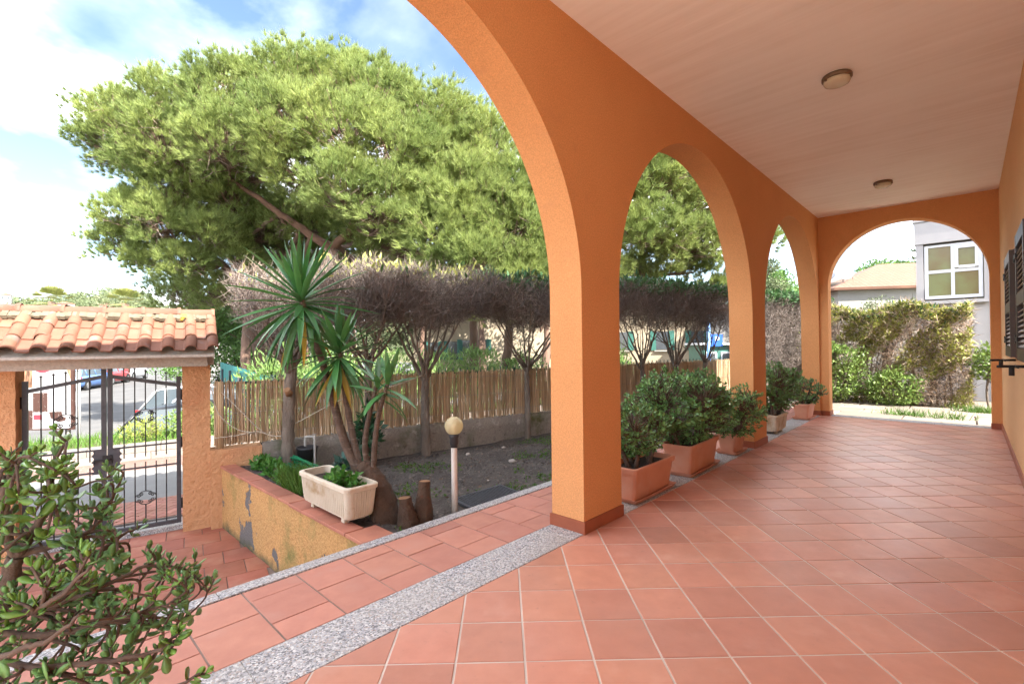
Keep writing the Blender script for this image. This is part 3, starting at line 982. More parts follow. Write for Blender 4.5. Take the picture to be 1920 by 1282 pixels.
def gate_leaf(s0, s1, hinge_right):
    """leaf from s0 to s1 (street frame); z relative to gate base"""
    w = s1 - s0
    leaf = empty('gate_leaf', (0, 0, 0)); leaf.parent = gate
    leaf.location = (s0 + 0.92, 0, 0)
    zb = 0.66
    zh, zm = 0.955 + zb, 1.075 + zb      # rail height at hinge and at the meeting stile
    zl, zr = (zm, zh) if hinge_right else (zh, zm)
    m = MB(); m.bbox(0, 0.042, -0.02, 0.02, 0.03, (zl + 0.10 if not hinge_right else zl + 0.11)); m.build('stile', M_DARKMETAL, leaf)
    m = MB(); m.bbox(w - 0.042, w, -0.02, 0.02, 0.03, (zr + 0.11 if not hinge_right else zr + 0.10)); m.build('stile', M_DARKMETAL, leaf)
    m = MB(); m.bbox(0.043, w - 0.043, -0.02, 0.02, 0.03, 0.075); m.build('bottom_rail', M_DARKMETAL, leaf)
    m = MB()
    m.rings([[(0.043, -0.015, zl - 0.02), (0.043, 0.015, zl - 0.02), (0.043, 0.015, zl + 0.02), (0.043, -0.015, zl + 0.02)], [(w - 0.043, -0.015, zr - 0.02), (w - 0.043, 0.015, zr - 0.02), (w - 0.043, 0.015, zr + 0.02), (w - 0.043, -0.015, zr + 0.02)]], cap0=True, cap1=True)
    m.build('top_rail', M_DARKMETAL, leaf)
    for zr_ in (0.29 + zb, 0.05 + zb):
        m = MB(); m.bbox(0.043, w - 0.043, -0.008, 0.008, zr_ - 0.009, zr_ + 0.009); m.build('rail', M_DARKMETAL, leaf)
    nb = 5
    for k in range(nb):
        x_ = 0.043 + (w - 0.086) * (k + 1) / (nb + 1)
        zt = zl + (zr - zl) * x_ / w
        mid = k == 2
        segs = [(0.075, 0.11 + zb), (0.17 + zb, zt + 0.115)]
        if mid: segs = [(0.075, -0.29 - 0.075 + zb), (-0.29 + 0.075 + zb, 0.11 + zb), (0.17 + zb, 0.62 - 0.075 + zb), (0.62 + 0.075 + zb, zt + 0.115)]
        for a, b in segs:
            m = MB(); m.bbox(x_ - 0.0055, x_ + 0.0055, -0.0055, 0.0055, a, b)
            if b > zt: 
                m.box((x_, 0, b), (0.026, 0.02, 0.008)); m.box((x_, 0, b + 0.008), (0.012, 0.012, 0.012))
            m.build('bar', M_BLACK, leaf)
    xm = w / 2
    ornament(leaf, xm, 0.62 + zb); ornament(leaf, xm, -0.29 + zb)
    # hinges
    for zz in (0.25, 0.95, 1.5):
        m = MB(); xx = w + 0.014 if hinge_right else -0.014
        m.tube([(xx, 0, zz - 0.06), (xx, 0, zz + 0.06)], 0.014, 8); m.build('hinge', M_BLACK, leaf)
    # scalloped lock plate
    m = MB(); poly = []
    x0, x1 = (0.0, 0.125) if hinge_right else (w - 0.125, w)
    z0, z1 = 0.035 + zb, 0.30 + zb
    out = []
    n_s = 4
    for k in range(n_s * 6 + 1):
        f = k / (n_s * 6.0)
        out.append(f)
    edge = []
    for f in out:
        d = abs(math.sin(f * math.pi * n_s)) * 0.022
        edge.append(((x1 - d) if hinge_right else (x0 + d), z0 + (z1 - z0) * f))
    base = [(x0 if hinge_right else x1, z0), (x0 if hinge_right else x1, z1)]
    pl = ([base[0]] + edge + [base[1]])
    if hinge_right: pass
    else: pl = pl[::-1]
    b0 = len(m.V); n_p = len(pl)
    for yy in (-0.028, -0.0215): m.V.extend([(p[0], yy, p[1]) for p in pl])
    m.face([b0 + k for k in range(n_p)]); m.face([b0 + n_p + k for k in reversed(range(n_p))])
    for k in range(n_p): m.face([b0 + (k + 1) % n_p, b0 + k, b0 + n_p + k, b0 + n_p + (k + 1) % n_p])
    m.build('lock_plate', M_DARKMETAL, leaf)
    return leaf
lr = gate_leaf(-0.915, -0.262, True)
ll = gate_leaf(-1.578, -0.925, False)
m = MB(); m.tube([(-0.10, -0.045, 0.845), (0.045, -0.045, 0.845)], 0.009, 8); m.tube([(-0.10, -0.045, 0.845), (-0.10, -0.075, 0.81)], 0.008, 6)
m.build('bolt', M_BLACK, gate)
m = MB(); m.bbox(-0.035, 0.045, -0.045, -0.029, 0.80, 0.89); m.build('lock', M_BLACK, gate)

# ------------------------------------------------------------------ reed fence with the green metal fence behind
M_REED = pm('dry_reed', (0.54, 0.41, 0.27), (0.38, 0.26, 0.155), 8, 0.75, island=0.35, stretch=(1, 1, 0.2))
M_GREENP = pm('dark_green_paint', (0.03, 0.085, 0.06), (0.025, 0.06, 0.045), 8, 0.5)
M_WIRE = pm('galvanised_wire', (0.35, 0.33, 0.30), (0.25, 0.23, 0.2), 20, 0.6)
M_ROPE = pm('pale_rope', (0.55, 0.50, 0.42), (0.45, 0.40, 0.32), 50, 0.9, 0.5, 200)
rf = tag(empty('reed_fence', P0, GA), 'brown reed screen tied along the low concrete wall', 'fence')
Vs, Fs = [], []
s_ = 0.06
while s_ < 10.9:
    r_ = rng.uniform(0.0035, 0.0075)
    gapp = 0.0 if s_ > 5.2 else 0.002
    lean = rng.gauss(0, 0.022); tz = rng.uniform(-0.02, 0.02)
    z0 = 0.215 + rng.uniform(0, 0.03); z1 = 0.965 + rng.gauss(0, 0.018) + (0.01 if s_ > 6 else 0)
    if rng.random() < 0.06: z1 -= rng.uniform(0.02, 0.1)
    tt = 0.0 + rng.uniform(-0.02, 0.02)
    b0 = len(Vs)
    for z, ds in ((z0, 0), ((z0 + z1) / 2, lean * 0.375 + rng.uniform(-0.004, 0.004)), (z1, lean * 0.75)):
        for k in range(5):
            a = 2 * math.pi * k / 5
            Vs.append((s_ + ds + r_ * math.cos(a), tt + tz * (z - z0) + r_ * math.sin(a), z))
    for ring in range(2):
        for k in range(5):
            k2 = (k + 1) % 5
            Fs.append((b0 + ring * 5 + k, b0 + ring * 5 + k2, b0 + ring * 5 + 5 + k2, b0 + ring * 5 + 5 + k))
    s_ += r_ * 0.72 + rng.uniform(0, 0.0024) + (gapp if rng.random() < 0.3 else 0)
stuff(np_mesh('reeds', Vs, Fs, M_REED, rf))
for zz in (0.33, 0.60, 0.88):
    m = MB(); m.tube([(0.05, -0.028, zz), (3, -0.029, zz + 0.006), (6, -0.028, zz - 0.004), (10.9, -0.028, zz)], 0.0022, 5); m.build('wire', M_WIRE, rf)
m = MB()
for k in range(4):
    x_ = 0.085 + k * 0.019
    m.tube([(x_, -0.035, 0.0 + 0.20), (x_ + 0.004, -0.04, 0.98)], 0.011, 7)
stuff(m.build('end_canes', M_REED, rf))
mf = tag(empty('metal_fence', st(0.1, 0.10), GA), 'dark green metal railing whose spikes rise behind the reed fence', 'fence')
m = MB(); s_ = 0.0
while s_ < 10.9:
    m.bbox(s_ - 0.006, s_ + 0.006, -0.006, 0.006, 0.2, 1.03); s_ += 0.125
stuff(m.build('spikes', M_GREENP, mf))
for zz in (0.32, 0.93):
    m = MB(); m.bbox(-0.02, 10.9, 0.007, 0.02, zz, zz + 0.03); m.build('rail', M_GREENP, mf)
for k in range(6):
    m = MB(); m.bbox(k * 2.15 - 0.02, k * 2.15 + 0.02, 0.021, 0.06, 0.2, 1.0); m.build('post', M_GREENP, mf)
# baked skeleton points (metres) of the near jade plant and the yucca
JL = {
 'trunk': [(-0.091, 2.139, 0.323), (-0.049, 2.121, 0.497), (-0.007, 2.076, 0.654), (0.019, 2.047, 0.761)],
 'a': [(0.019, 2.047, 0.761), (0.058, 2.005, 0.842), (0.085, 1.99, 0.933), (0.102, 2.0, 1.059)],
 'b': [(0.015, 2.052, 0.748), (0.001, 2.036, 0.85), (-0.006, 2.014, 0.95), (0.004, 1.973, 1.031)],
 'c': [(0.019, 2.047, 0.761), (0.107, 2.013, 0.781), (0.193, 2.009, 0.812), (0.255, 2.029, 0.929)],
 'd': [(-0.021, 2.092, 0.591), (0.073, 2.036, 0.589), (0.193, 2.012, 0.609), (0.319, 1.994, 0.644), (0.429, 1.966, 0.604)],
 'e': [(-0.038, 2.109, 0.536), (0.091, 1.945, 0.541), (0.206, 1.897, 0.547), (0.316, 1.853, 0.559), (0.39, 1.834, 0.562)],
 'f': [(-0.048, 2.107, 0.471), (0.067, 1.884, 0.484), (0.193, 1.781, 0.488), (0.295, 1.731, 0.488), (0.348, 1.704, 0.53)],
 'g': [(0.006, 2.062, 0.701), (0.087, 2.093, 0.679), (0.162, 2.101, 0.685), (0.255, 2.09, 0.729), (0.315, 2.084, 0.759)],
 'h': [(-0.059, 2.119, 0.425), (0.044, 1.821, 0.453), (0.129, 1.688, 0.487), (0.277, 1.561, 0.471), (0.368, 1.509, 0.489)],
 'i': [(-0.038, 2.109, 0.536), (0.025, 1.868, 0.656), (0.092, 1.739, 0.719), (0.149, 1.664, 0.806)],
 'j': [(-0.059, 2.119, 0.44), (0.015, 1.807, 0.586), (0.068, 1.649, 0.655), (0.119, 1.55, 0.736)],
}
JT = [(0.1, 2.002, 1.069), (0.006, 1.97, 1.043), (0.252, 2.033, 0.941), (0.439, 1.955, 0.608), (0.454, 1.94, 0.572), (0.393, 1.83, 0.567), (0.351, 1.7, 0.538), (0.322, 2.076, 0.764), (0.368, 1.509, 0.489), (0.325, 1.987, 0.7), (0.221, 2.021, 0.99), (0.061, 2.0, 1.039), (-0.014, 1.977, 1.071), (0.381, 1.987, 0.65), (0.243, 2.043, 0.868), (0.327, 1.697, 0.495), (0.256, 2.084, 0.424), (0.164, 2.05, 0.321), (0.164, 2.013, 0.871), (-0.049, 1.948, 0.959), (0.012, 1.854, 0.586), (0.041, 2.17, 0.298), (0.073, 2.022, 0.368), (0.073, 1.859, 0.851), (0.071, 1.793, 0.711), (0.339, 1.869, 0.677), (0.152, 1.809, 0.605), (0.282, 1.772, 0.463), (-0.04, 2.233, 0.923), (0.033, 2.194, 0.467), (0.111, 2.111, 0.646), (-0.01, 2.143, 0.512), (0.398, 1.851, 0.611), (0.079, 1.82, 0.982), (0.009, 2.227, 0.516), (0.139, 2.123, 0.86), (0.141, 1.807, 0.804), (0.161, 1.838, 0.496), (0.309, 2.005, 0.264), (0.139, 1.903, 0.972), (0.164, 2.135, 0.237), (0.008, 2.22, 0.762), (0.07, 2.16, 0.443), (0.114, 2.112, 0.44), (0.295, 2.057, 0.482), (0.104, 1.907, 0.587), (0.176, 2.063, 0.445), (0.232, 1.777, 0.671), (0.201, 1.96, 0.871), (0.369, 2.048, 0.47), (0.106, 2.097, 0.56), (0.301, 2.137, 0.183), (0.174, 1.848, 0.705), (0.276, 1.832, 0.525), (0.339, 2.006, 0.552), (0.145, 2.104, 0.558), (0.041, 2.063, 0.567), (-0.036, 1.913, 0.796), (-0.031, 1.946, 1.011), (0.021, 1.805, 0.988), (0.163, 2.03, 0.764), (-0.054, 1.954, 0.834), (0.129, 1.936, 0.993), (-0.038, 1.858, 0.723), (0.219, 2.156, 0.747), (0.114, 2.018, 0.961), (0.253, 2.12, 0.737), (-0.057, 2.081, 1.01), (0.228, 1.967, 0.855), (0.135, 1.986, 0.831), (0.066, 1.842, 0.78), (0.232, 1.887, 0.736), (-0.049, 1.948, 0.75), (0.049, 1.855, 0.922), (0.187, 1.924, 0.724), (-0.04, 2.016, 0.918), (0.222, 2.027, 0.488), (0.129, 2.137, 0.736), (0.032, 2.147, 0.836), (-0.03, 2.114, 0.468), (0.166, 1.984, 0.648), (0.203, 1.806, 0.509), (0.048, 2.133, 0.436), (0.044, 2.201, 0.545), (0.069, 1.857, 0.477), (0.013, 1.811, 0.715), (0.106, 1.847, 1.054), (0.266, 2.125, 0.602), (0.196, 1.884, 0.618), (-0.002, 1.896, 0.709), (-0.04, 1.844, 0.659), (0.009, 2.092, 0.374), (0.047, 2.204, 0.961), (0.246, 1.827, 0.474), (0.049, 2.052, 0.827), (0.003, 2.077, 0.472), (0.366, 2.068, 0.647), (0.189, 2.01, 0.598), (0.036, 2.169, 1.028), (-0.062, 2.23, 0.71), (0.111, 1.854, 0.484), (0.043, 1.805, 0.796), (0.293, 2.13, 0.62), (0.077, 2.099, 0.547), (-0.025, 2.227, 0.751), (0.105, 1.904, 0.865), (0.016, 2.081, 0.898), (-0.057, 2.173, 1.028), (0.203, 1.989, 0.295), (0.094, 1.816, 1.036), (0.43, 2.079, 0.573), (-0.038, 1.898, 0.477), (0.183, 1.993, 0.752), (-0.018, 1.841, 0.913), (0.202, 2.021, 0.333), (0.287, 1.884, 0.36), (0.143, 1.879, 0.495), (0.134, 1.887, 0.673), (-0.027, 1.828, 0.676), (0.086, 2.025, 0.514), (0.415, 2.018, 0.457), (0.23, 2.097, 0.675), (0.137, 1.92, 0.815), (0.328, 1.79, 0.522), (0.191, 1.954, 0.934), (0.234, 2.123, 0.633), (0.031, 1.946, 0.701), (0.114, 2.194, 0.842), (0.371, 1.98, 0.327), (0.019, 2.098, 0.998), (0.281, 2.009, 0.346), (0.134, 2.127, 0.27), (0.425, 1.98, 0.434), (0.191, 1.927, 0.473), (-0.019, 2.049, 0.832), (0.305, 1.877, 0.507), (0.341, 2.121, 0.435), (0.133, 2.154, 0.902), (0.082, 2.042, 0.86), (0.235, 2.047, 0.525), (0.224, 1.818, 0.385), (0.034, 1.987, 0.819), (0.251, 1.803, 0.538), (0.125, 1.942, 0.682), (0.077, 1.988, 0.993), (0.286, 1.988, 0.412), (0.337, 1.768, 0.68), (-0.022, 1.84, 0.942), (-0.053, 1.992, 0.579), (0.136, 1.82, 0.767)]
YT = {
 'A': [(2.092, 3.679, 0.248), (2.035, 3.814, 0.388), (1.994, 3.93, 0.612), (1.956, 4.043, 0.953), (1.892, 4.107, 1.281), (1.803, 4.196, 1.656), (1.768, 4.23, 1.833)],
 'B': [(2.075, 3.772, 0.324), (2.064, 3.858, 0.542), (2.049, 3.946, 0.859), (2.02, 3.972, 1.139), (2.004, 3.987, 1.372)],
 'C': [(2.104, 3.666, 0.292), (2.074, 3.695, 0.526), (2.099, 3.666, 0.786), (2.134, 3.628, 0.988), (2.149, 3.61, 1.077)],
 'D': [(2.095, 3.598, 0.305), (2.105, 3.586, 0.571), (2.126, 3.561, 0.793), (2.164, 3.52, 0.992), (2.188, 3.492, 1.111)],
 'base': [(2.112, 3.404, -0.155), (2.109, 3.493, 0.126), (2.086, 3.609, 0.293), (2.061, 3.71, 0.374)],
}

# ================================================================== PLANT BUILDERS
def rodr(v, ax, a):
    return Matrix.Rotation(a, 3, ax) @ v
def leaf_mat(name, c1, c2, rough=0.4, trans=0.25, island=0.3, scale=3.0, spec=0.4, orand=0.0):
    return pm(name, c1, c2, scale, rough, island=0 if orand else island, orand=orand, spec=spec, trans=trans)
M_JADE = leaf_mat('jade_leaf', (0.20, 0.355, 0.062), (0.11, 0.24, 0.05), 0.27, 0.15, orand=0.35, spec=0.5)
M_JADE_S = leaf_mat('jade_leaf_small', (0.19, 0.335, 0.10), (0.10, 0.225, 0.07), 0.38, 0.12, 0.4, spec=0.5)
M_JSTEM = pm('jade_stem', (0.15, 0.10, 0.075), (0.08, 0.052, 0.042), 14, 0.8, 0.5, 60)
M_TERRA = pm('terracotta_plastic', (0.64, 0.31, 0.205), (0.56, 0.25, 0.16), 4, 0.55, 0.05, 60, orand=0.06, spot=((0.62, 0.36, 0.27), 3, 0.55, 0.8))
M_WHITEPOT = pm('stained_white_concrete', (0.62, 0.55, 0.45), (0.52, 0.45, 0.35), 5, 0.85, 0.3, 60, spot=((0.33, 0.20, 0.07), 4.2, 0.53, 0.74))
M_POTSOIL = pm('potting_soil', (0.05, 0.036, 0.028), (0.03, 0.022, 0.018), 20, 0.95, 0.9, 50)

# fleshy jade leaf: lens-shaped paddle, 5 stations x top/bottom
def jade_leaf_mesh(name, L, W, mat, curl=0.15):
    m = MB()
    stn = [(0.0, 0.10), (0.25, 0.55), (0.55, 0.96), (0.8, 0.86), (0.94, 0.5), (1.0, 0.06)]
    rows = []
    for f, w in stn:
        y = f * L; zc_ = curl * L * f * f; ww = w * W / 2; th_ = 0.09 * W * (0.4 + w)
        rows.append([(-ww, y, zc_ + 0.12 * ww), (0, y, zc_ + th_ * 0.55), (ww, y, zc_ + 0.12 * ww), (0, y, zc_ - th_)])
    m.rings(rows, smooth=True, cap0=False, cap1=True)
    return m.mesh(name, mat)
JADE_MESH = [jade_leaf_mesh('leaf', 0.054, 0.030, M_JADE, 0.12), jade_leaf_mesh('leaf', 0.060, 0.032, M_JADE, 0.22), jade_leaf_mesh('leaf', 0.046, 0.028, M_JADE, 0.05)]

def frame_from(d, up=Vector((0, 0, 1)), roll=0.0):
    """rotation with local +y along d and local +z near up"""
    y = d.normalized()
    z = up - y * up.dot(y)
    if z.length < 1e-4: z = y.orthogonal()
    z.normalize()
    x = y.cross(z)
    R_m = Matrix((x, y, z)).transposed()
    return R_m @ Matrix.Rotation(roll, 3, 'Y')

def smooth_path(pts, n=5, r=rng, jit=0.0):
    """Catmull-Rom through the points"""
    P = [Vector(p) for p in pts]
    P = [P[0] * 2 - P[1]] + P + [P[-1] * 2 - P[-2]]
    out = []
    for i in range(1, len(P) - 2):
        for k in range(n):
            t = k / n
            a, b, c, d = P[i - 1], P[i], P[i + 1], P[i + 2]
            q = 0.5 * ((2 * b) + (c - a) * t + (2 * a - 5 * b + 4 * c - d) * t * t + (3 * b - a - 3 * c + d) * t ** 3)
            if jit: q += Vector((r.uniform(-jit, jit), r.uniform(-jit, jit), r.uniform(-jit, jit)))
            out.append(q)
    out.append(P[-2])
    return out

class Leaves:
    """many small leaves in one mesh, numpy"""
    def __init__(s): s.T, s.Q = [], []
    def template(s, V, F): s.tv = np.array(V, float); s.tf = np.array(F, int)
    def add(s, pos, R_m, sc=1.0):
        s.T.append((pos[0], pos[1], pos[2])); s.Q.append(np.array(R_m, float) * sc)
    def build(s, name, mat, parent=None, smooth=True):
        if not s.T: return None
        T = np.array(s.T); Q = np.array(s.Q)
        V = np.einsum('nij,kj->nki', Q, s.tv) + T[:, None, :]
        nv = len(s.tv)
        F = s.tf[None] + (np.arange(len(T)) * nv)[:, None, None]
        return np_mesh(name, V.reshape(-1, 3), F.reshape(-1, s.tf.shape[1]), mat, parent, smooth)

# ------------------------------------------------------------------ foreground jade plant in its planter
def trough(name, L, W, H, mat, rim=0.022, flare=0.035, saucer=True, label='', group=None, soil=True):
    """rectangular flared planter with a rolled rim, on its saucer; origin at the base centre"""
    e = empty(name)
    m = MB()
    def ring(l, w, z, rr=0.03, n=4):
        pts = []
        for cx, cy, a0 in ((l / 2 - rr, w / 2 - rr, 0), (-l / 2 + rr, w / 2 - rr, 90), (-l / 2 + rr, -w / 2 + rr, 180), (l / 2 - rr, -w / 2 + rr, 270)):
            for k in range(n + 1):
                a = rad(a0 + 90 * k / n); pts.append((cx + rr * math.cos(a), cy + rr * math.sin(a), z))
        return pts
    lb, wb = L - 2 * flare, W - 2 * flare
    z0 = 0.02 if saucer else 0.0
    R_ = [ring(lb, wb, z0), ring(L - 0.012, W - 0.012, H - 0.05), ring(L - 0.01, W - 0.01, H - 0.048), ring(L + 0.014, W + 0.014, H - 0.046), ring(L + 0.022, W + 0.022, H - 0.006), ring(L + 0.014, W + 0.014, H), ring(L - 0.02, W - 0.02, H), ring(L - 0.035, W - 0.035, H - 0.06)]
    m.rings(R_, smooth=False, cap0=True)
    m.build('pot', mat, e)
    if soil:
        m = MB(); m.poly(ring(L - 0.03, W - 0.03, H - 0.045)); m.build('soil', M_POTSOIL, e)
    if saucer:
        m = MB()
        R_ = [ring(lb + 0.06, wb + 0.06, 0.003), ring(lb + 0.11, wb + 0.11, 0.04), ring(lb + 0.098, wb + 0.098, 0.04), ring(lb + 0.05, wb + 0.05, 0.012)]
        m.rings(R_, smooth=False, cap0=True, cap1=True)
        m.build('saucer', mat, e)
    tag(e, label, 'planter', group)
    return e
pr = random.Random(11)
pot0 = trough('planter', 0.78, 0.30, 0.36, M_TERRA, label='terracotta trough at the lower left holding the large near jade plant')
pot0.location = (-0.40, 2.17, 0.0025)
jf = tag(empty('jade_plant', (-0.12, 2.14, 0.32)), 'large jade plant close to the camera at lower left, spreading over the step', 'plant')
def cj(o): 
    o.parent = jf; o.location = Vector(o.location) - Vector(jf.location); return o
limb_pts = []
for nm, pts in JL.items():
    P = [Vector(p) for p in pts]
    if nm == 'trunk': P = [Vector((-0.14, 2.15, 0.30))] + P
    path = smooth_path(P, 6, pr, 0.004)
    n = len(path)
    if nm == 'trunk': r0, r1 = 0.030, 0.022
    elif nm in 'ab': r0, r1 = 0.0145, 0.005
    else: r0, r1 = 0.0105, 0.0035
    rr_ = [r0 + (r1 - r0) * k / (n - 1) for k in range(n)]
    m = MB(); m.tube(path, rr_, 8)
    cj(m.build('trunk' if nm == 'trunk' else 'branch', M_JSTEM))
    for k, p in enumerate(path):
        if nm != 'trunk' and k > 3: limb_pts.append((p, rr_[k], (path[min(k + 1, n - 1)] - path[k - 1]).normalized()))
twigs = MB()
leaf_list = []
center = Vector((0.0, 2.05, 0.62))
def rosette(tip, d, n_pair, sc):
    d = d.normalized()
    a0 = pr.uniform(0, math.pi)
    side = d.orthogonal().normalized()
    for k in range(n_pair):
        f = k / max(1, n_pair - 1)
        base = tip - d * (0.045 * (1 - f))
        tilt = 1.25 - 0.75 * f                     # outer leaves spread, inner stand up
        for h in (0, 1):
            an = a0 + k * math.pi / 2 + h * math.pi + pr.uniform(-0.25, 0.25)
            q = Matrix.Rotation(an, 3, d) @ side
            ld = (d * math.cos(tilt) + q * math.sin(tilt) + Vector((0, 0, 0.16))).normalized()
            leaf_list.append((base, frame_from(ld, d + Vector((0, 0, 0.4)), pr.uniform(-0.4, 0.4)), sc * (1.0 - 0.42 * f) * pr.uniform(0.85, 1.15)))
for t in JT:
    tip = Vector(t)
    best = min(limb_pts, key=lambda q: (q[0] - tip).length + (0.25 if (tip - q[0]).dot(q[2]) < 0 else 0))
    a, ra, da = best
    L_ = (tip - a).length
    outd = (tip - center).normalized()
    if L_ > 0.02:
        mid = a + da * L_ * 0.35 + (tip - a) * 0.35 + Vector((pr.uniform(-.01, .01), pr.uniform(-.01, .01), pr.uniform(-.01, .005)))
        path = smooth_path([a, mid, tip], 5)
        n = len(path)
        r0 = min(ra * 0.8, 0.006)
        twigs.tube(path, [r0 + (0.0032 - r0) * k / (n - 1) for k in range(n)], 6)
        d = (path[-1] - path[-3]).normalized() * 0.6 + Vector((0, 0, 0.45)) + outd * 0.3
        if L_ > 0.10:
            q = path[n // 2]
            side = (Vector((pr.uniform(-1, 1), pr.uniform(-1, 1), pr.uniform(0.2, 1)))).normalized()
            e_ = q + side * pr.uniform(0.04, 0.07)
            twigs.tube([q, (q + e_) / 2 + Vector((0, 0, -0.004)), e_], [0.0045, 0.0038, 0.003], 5)
            rosette(e_, side + Vector((0, 0, 0.3)), 3, pr.uniform(0.6, 0.85))
    else:
        d = da + Vector((0, 0, 0.4))
    rosette(tip, d, pr.choice((3, 4, 4)), pr.uniform(0.72, 1.0))
cj(stuff(twigs.build('twigs', M_JSTEM)))
leaf_list.sort(key=lambda q: (not in_view(q[0]), (q[0] - CAM).length))
lr_ = Leaves(); 
me0 = JADE_MESH[0]
lr_.template([tuple(v.co) for v in me0.vertices], [tuple(p.vertices) for p in me0.polygons if len(p.vertices) == 4])
for k, (p, R_m, sc) in enumerate(leaf_list):
    if k < 296:
        o = mesh_obj('leaf', pr.choice(JADE_MESH), None, p, R_m.to_euler(), (sc, sc, sc)); cj(o)
    else:
        lr_.add(p, R_m, sc)
o = lr_.build('back_leaves', M_JADE_S)
if o: stuff(cj(o))

# ------------------------------------------------------------------ potted jade bushes under the arches
def bush(name, base, cen, radii, ntips, leaf=0.036, label='', group=None, stems=5, droop=0.0, mat=None, seed=1, per=6, sr=0.024):
    r = random.Random(seed)
    e = tag(empty(name, base), label, 'plant', group)
    B = Vector(base); Cn = Vector(cen)
    wood = MB(); lv = Leaves()
    # folded leaf of 4 triangles
    lv.template([(0, 0, 0), (-0.30, 0.45, 0.05), (0, 0.5, -0.04), (0.30, 0.45, 0.05), (-0.22, 0.85, 0.12), (0.22, 0.85, 0.12), (0, 1.0, 0.14)],
                [(0, 2, 1), (0, 3, 2), (1, 2, 4), (2, 3, 5), (2, 6, 4), (2, 5, 6)])
    nodes = []
    for k in range(stems):
        a = 2 * math.pi * k / stems + r.uniform(-0.4, 0.4)
        b0 = B + Vector((radii[0] * 0.35 * math.cos(a), 0.06 * math.sin(a), 0))
        e_ = Cn + Vector((radii[0] * 0.62 * math.cos(a), radii[1] * 0.62 * math.sin(a), radii[2] * r.uniform(-0.2, 0.35)))
        path = smooth_path([b0, b0 + (e_ - b0) * 0.4 + Vector((r.uniform(-.03, .03), r.uniform(-.03, .03), 0.05)), e_], 6, r, 0.006)
        rr_ = [sr * (1 - 0.62 * i / (len(path) - 1)) for i in range(len(path))]
        wood.tube(path, rr_, 6)
        nodes += path[3:]
    for k in range(ntips):
        while True:
            v = Vector((r.uniform(-1, 1), r.uniform(-1, 1), r.uniform(-1, 1)))
            if 0.12 < v.length <= 1: break
        v = v.normalized() * (v.length ** 0.45)
        lump = 0.88 + 0.2 * math.sin(v.x * 5 + seed) * math.sin(v.z * 6 + v.y * 4 + seed * 2)
        tip = Cn + Vector((v.x * radii[0], v.y * radii[1], v.z * radii[2])) * lump
        if tip.z < base[2] - droop: tip.z = base[2] - droop + r.uniform(0, 0.1)
        if base[1] < YB and tip.y > YB + 0.9: tip.y = YB + 0.9
        nd = min(nodes, key=lambda q: (q - tip).length)
        d = (tip - nd)
        if d.length > 0.03:
            path = [nd, nd + d * 0.5 + Vector((0, 0, -0.02)), tip]
            wood.tube(path, [0.25 * sr, 0.19 * sr, 0.12 * sr], 4, cap=False)
        dd_ = (d.normalized() * 0.5 + v.normalized() * 0.5 + Vector((0, 0, 0.45))).normalized()
        a0 = r.uniform(0, 3)
        side = dd_.orthogonal().normalized()
        for i in range(per):
            f = i / per
            q = Matrix.Rotation(a0 + i * 2.4, 3, dd_) @ side
            tl = 1.3 - 0.8 * f
            ld = dd_ * math.cos(tl) + q * math.sin(tl) + Vector((0, 0, 0.12))
            lv.add(tip - dd_ * 0.05 * (1 - f), frame_from(ld, dd_, r.uniform(-.4, .4)), leaf * r.uniform(0.75, 1.2))
    def ch(o):
        o.parent = e; o.location = Vector(o.location) - B; return o
    ch(wood.build('stems', M_JSTEM))
    stuff(ch(lv.build('leaves', mat or M_JADE_S)))
    return e
PG = 'terracotta troughs with jade plants under the arches'
p1 = trough('planter', 0.74, 0.31, 0.30, M_TERRA, label='terracotta trough on its saucer right beside the first pillar', group=PG); p1.location = (4.04, 2.215, 0.0025)
p2 = trough('planter', 0.80, 0.32, 0.32, M_TERRA, label='second terracotta trough from the first pillar, under the largest jade bush', group=PG); p2.location = (5.18, 2.225, 0.0025); p2.rotation_euler = (0, 0, 0.03)
p3 = trough('planter', 0.38, 0.24, 0.26, M_TERRA, label='small square terracotta pot just before the second pillar', group=PG); p3.location = (6.28, 2.18, 0.0025)
p5 = trough('planter', 0.48, 0.26, 0.28, M_TERRA, label='terracotta trough in the far corner by the last arch', group=PG); p5.location = (9.92, 2.17, 0.0025)
BG = 'jade bushes under the arches'
bush('jade_plant', (4.02, 2.22, 0.25), (4.05, 2.32, 0.58), (0.44, 0.38, 0.30), 380, 0.037, 'jade plant with bare forked stems in the trough beside the first pillar', BG, 5, seed=3)
bush('jade_plant', (5.16, 2.23, 0.27), (5.12, 2.28, 0.69), (0.76, 0.56, 0.44), 1350, 0.037, 'largest round jade bush, in the second trough from the first pillar', BG, 7, 0.05, seed=5)
bush('jade_plant', (6.27, 2.18, 0.21), (6.22, 2.10, 0.52), (0.48, 0.38, 0.35), 420, 0.034, 'straggly jade plant drooping over the small pot before the second pillar', BG, 5, 0.14, seed=8)
bush('jade_plant', (8.12, 2.2, 0.25), (8.25, 2.25, 0.68), (0.70, 0.46, 0.43), 800, 0.036, 'dark jade bush in the white trough beyond the second pillar', BG, 6, 0.1, seed=13)
bush('jade_plant', (9.92, 2.17, 0.23), (9.95, 2.12, 0.50), (0.36, 0.30, 0.30), 220, 0.035, 'jade plant in the far corner trough by the last arch', BG, 4, 0.1, seed=17)

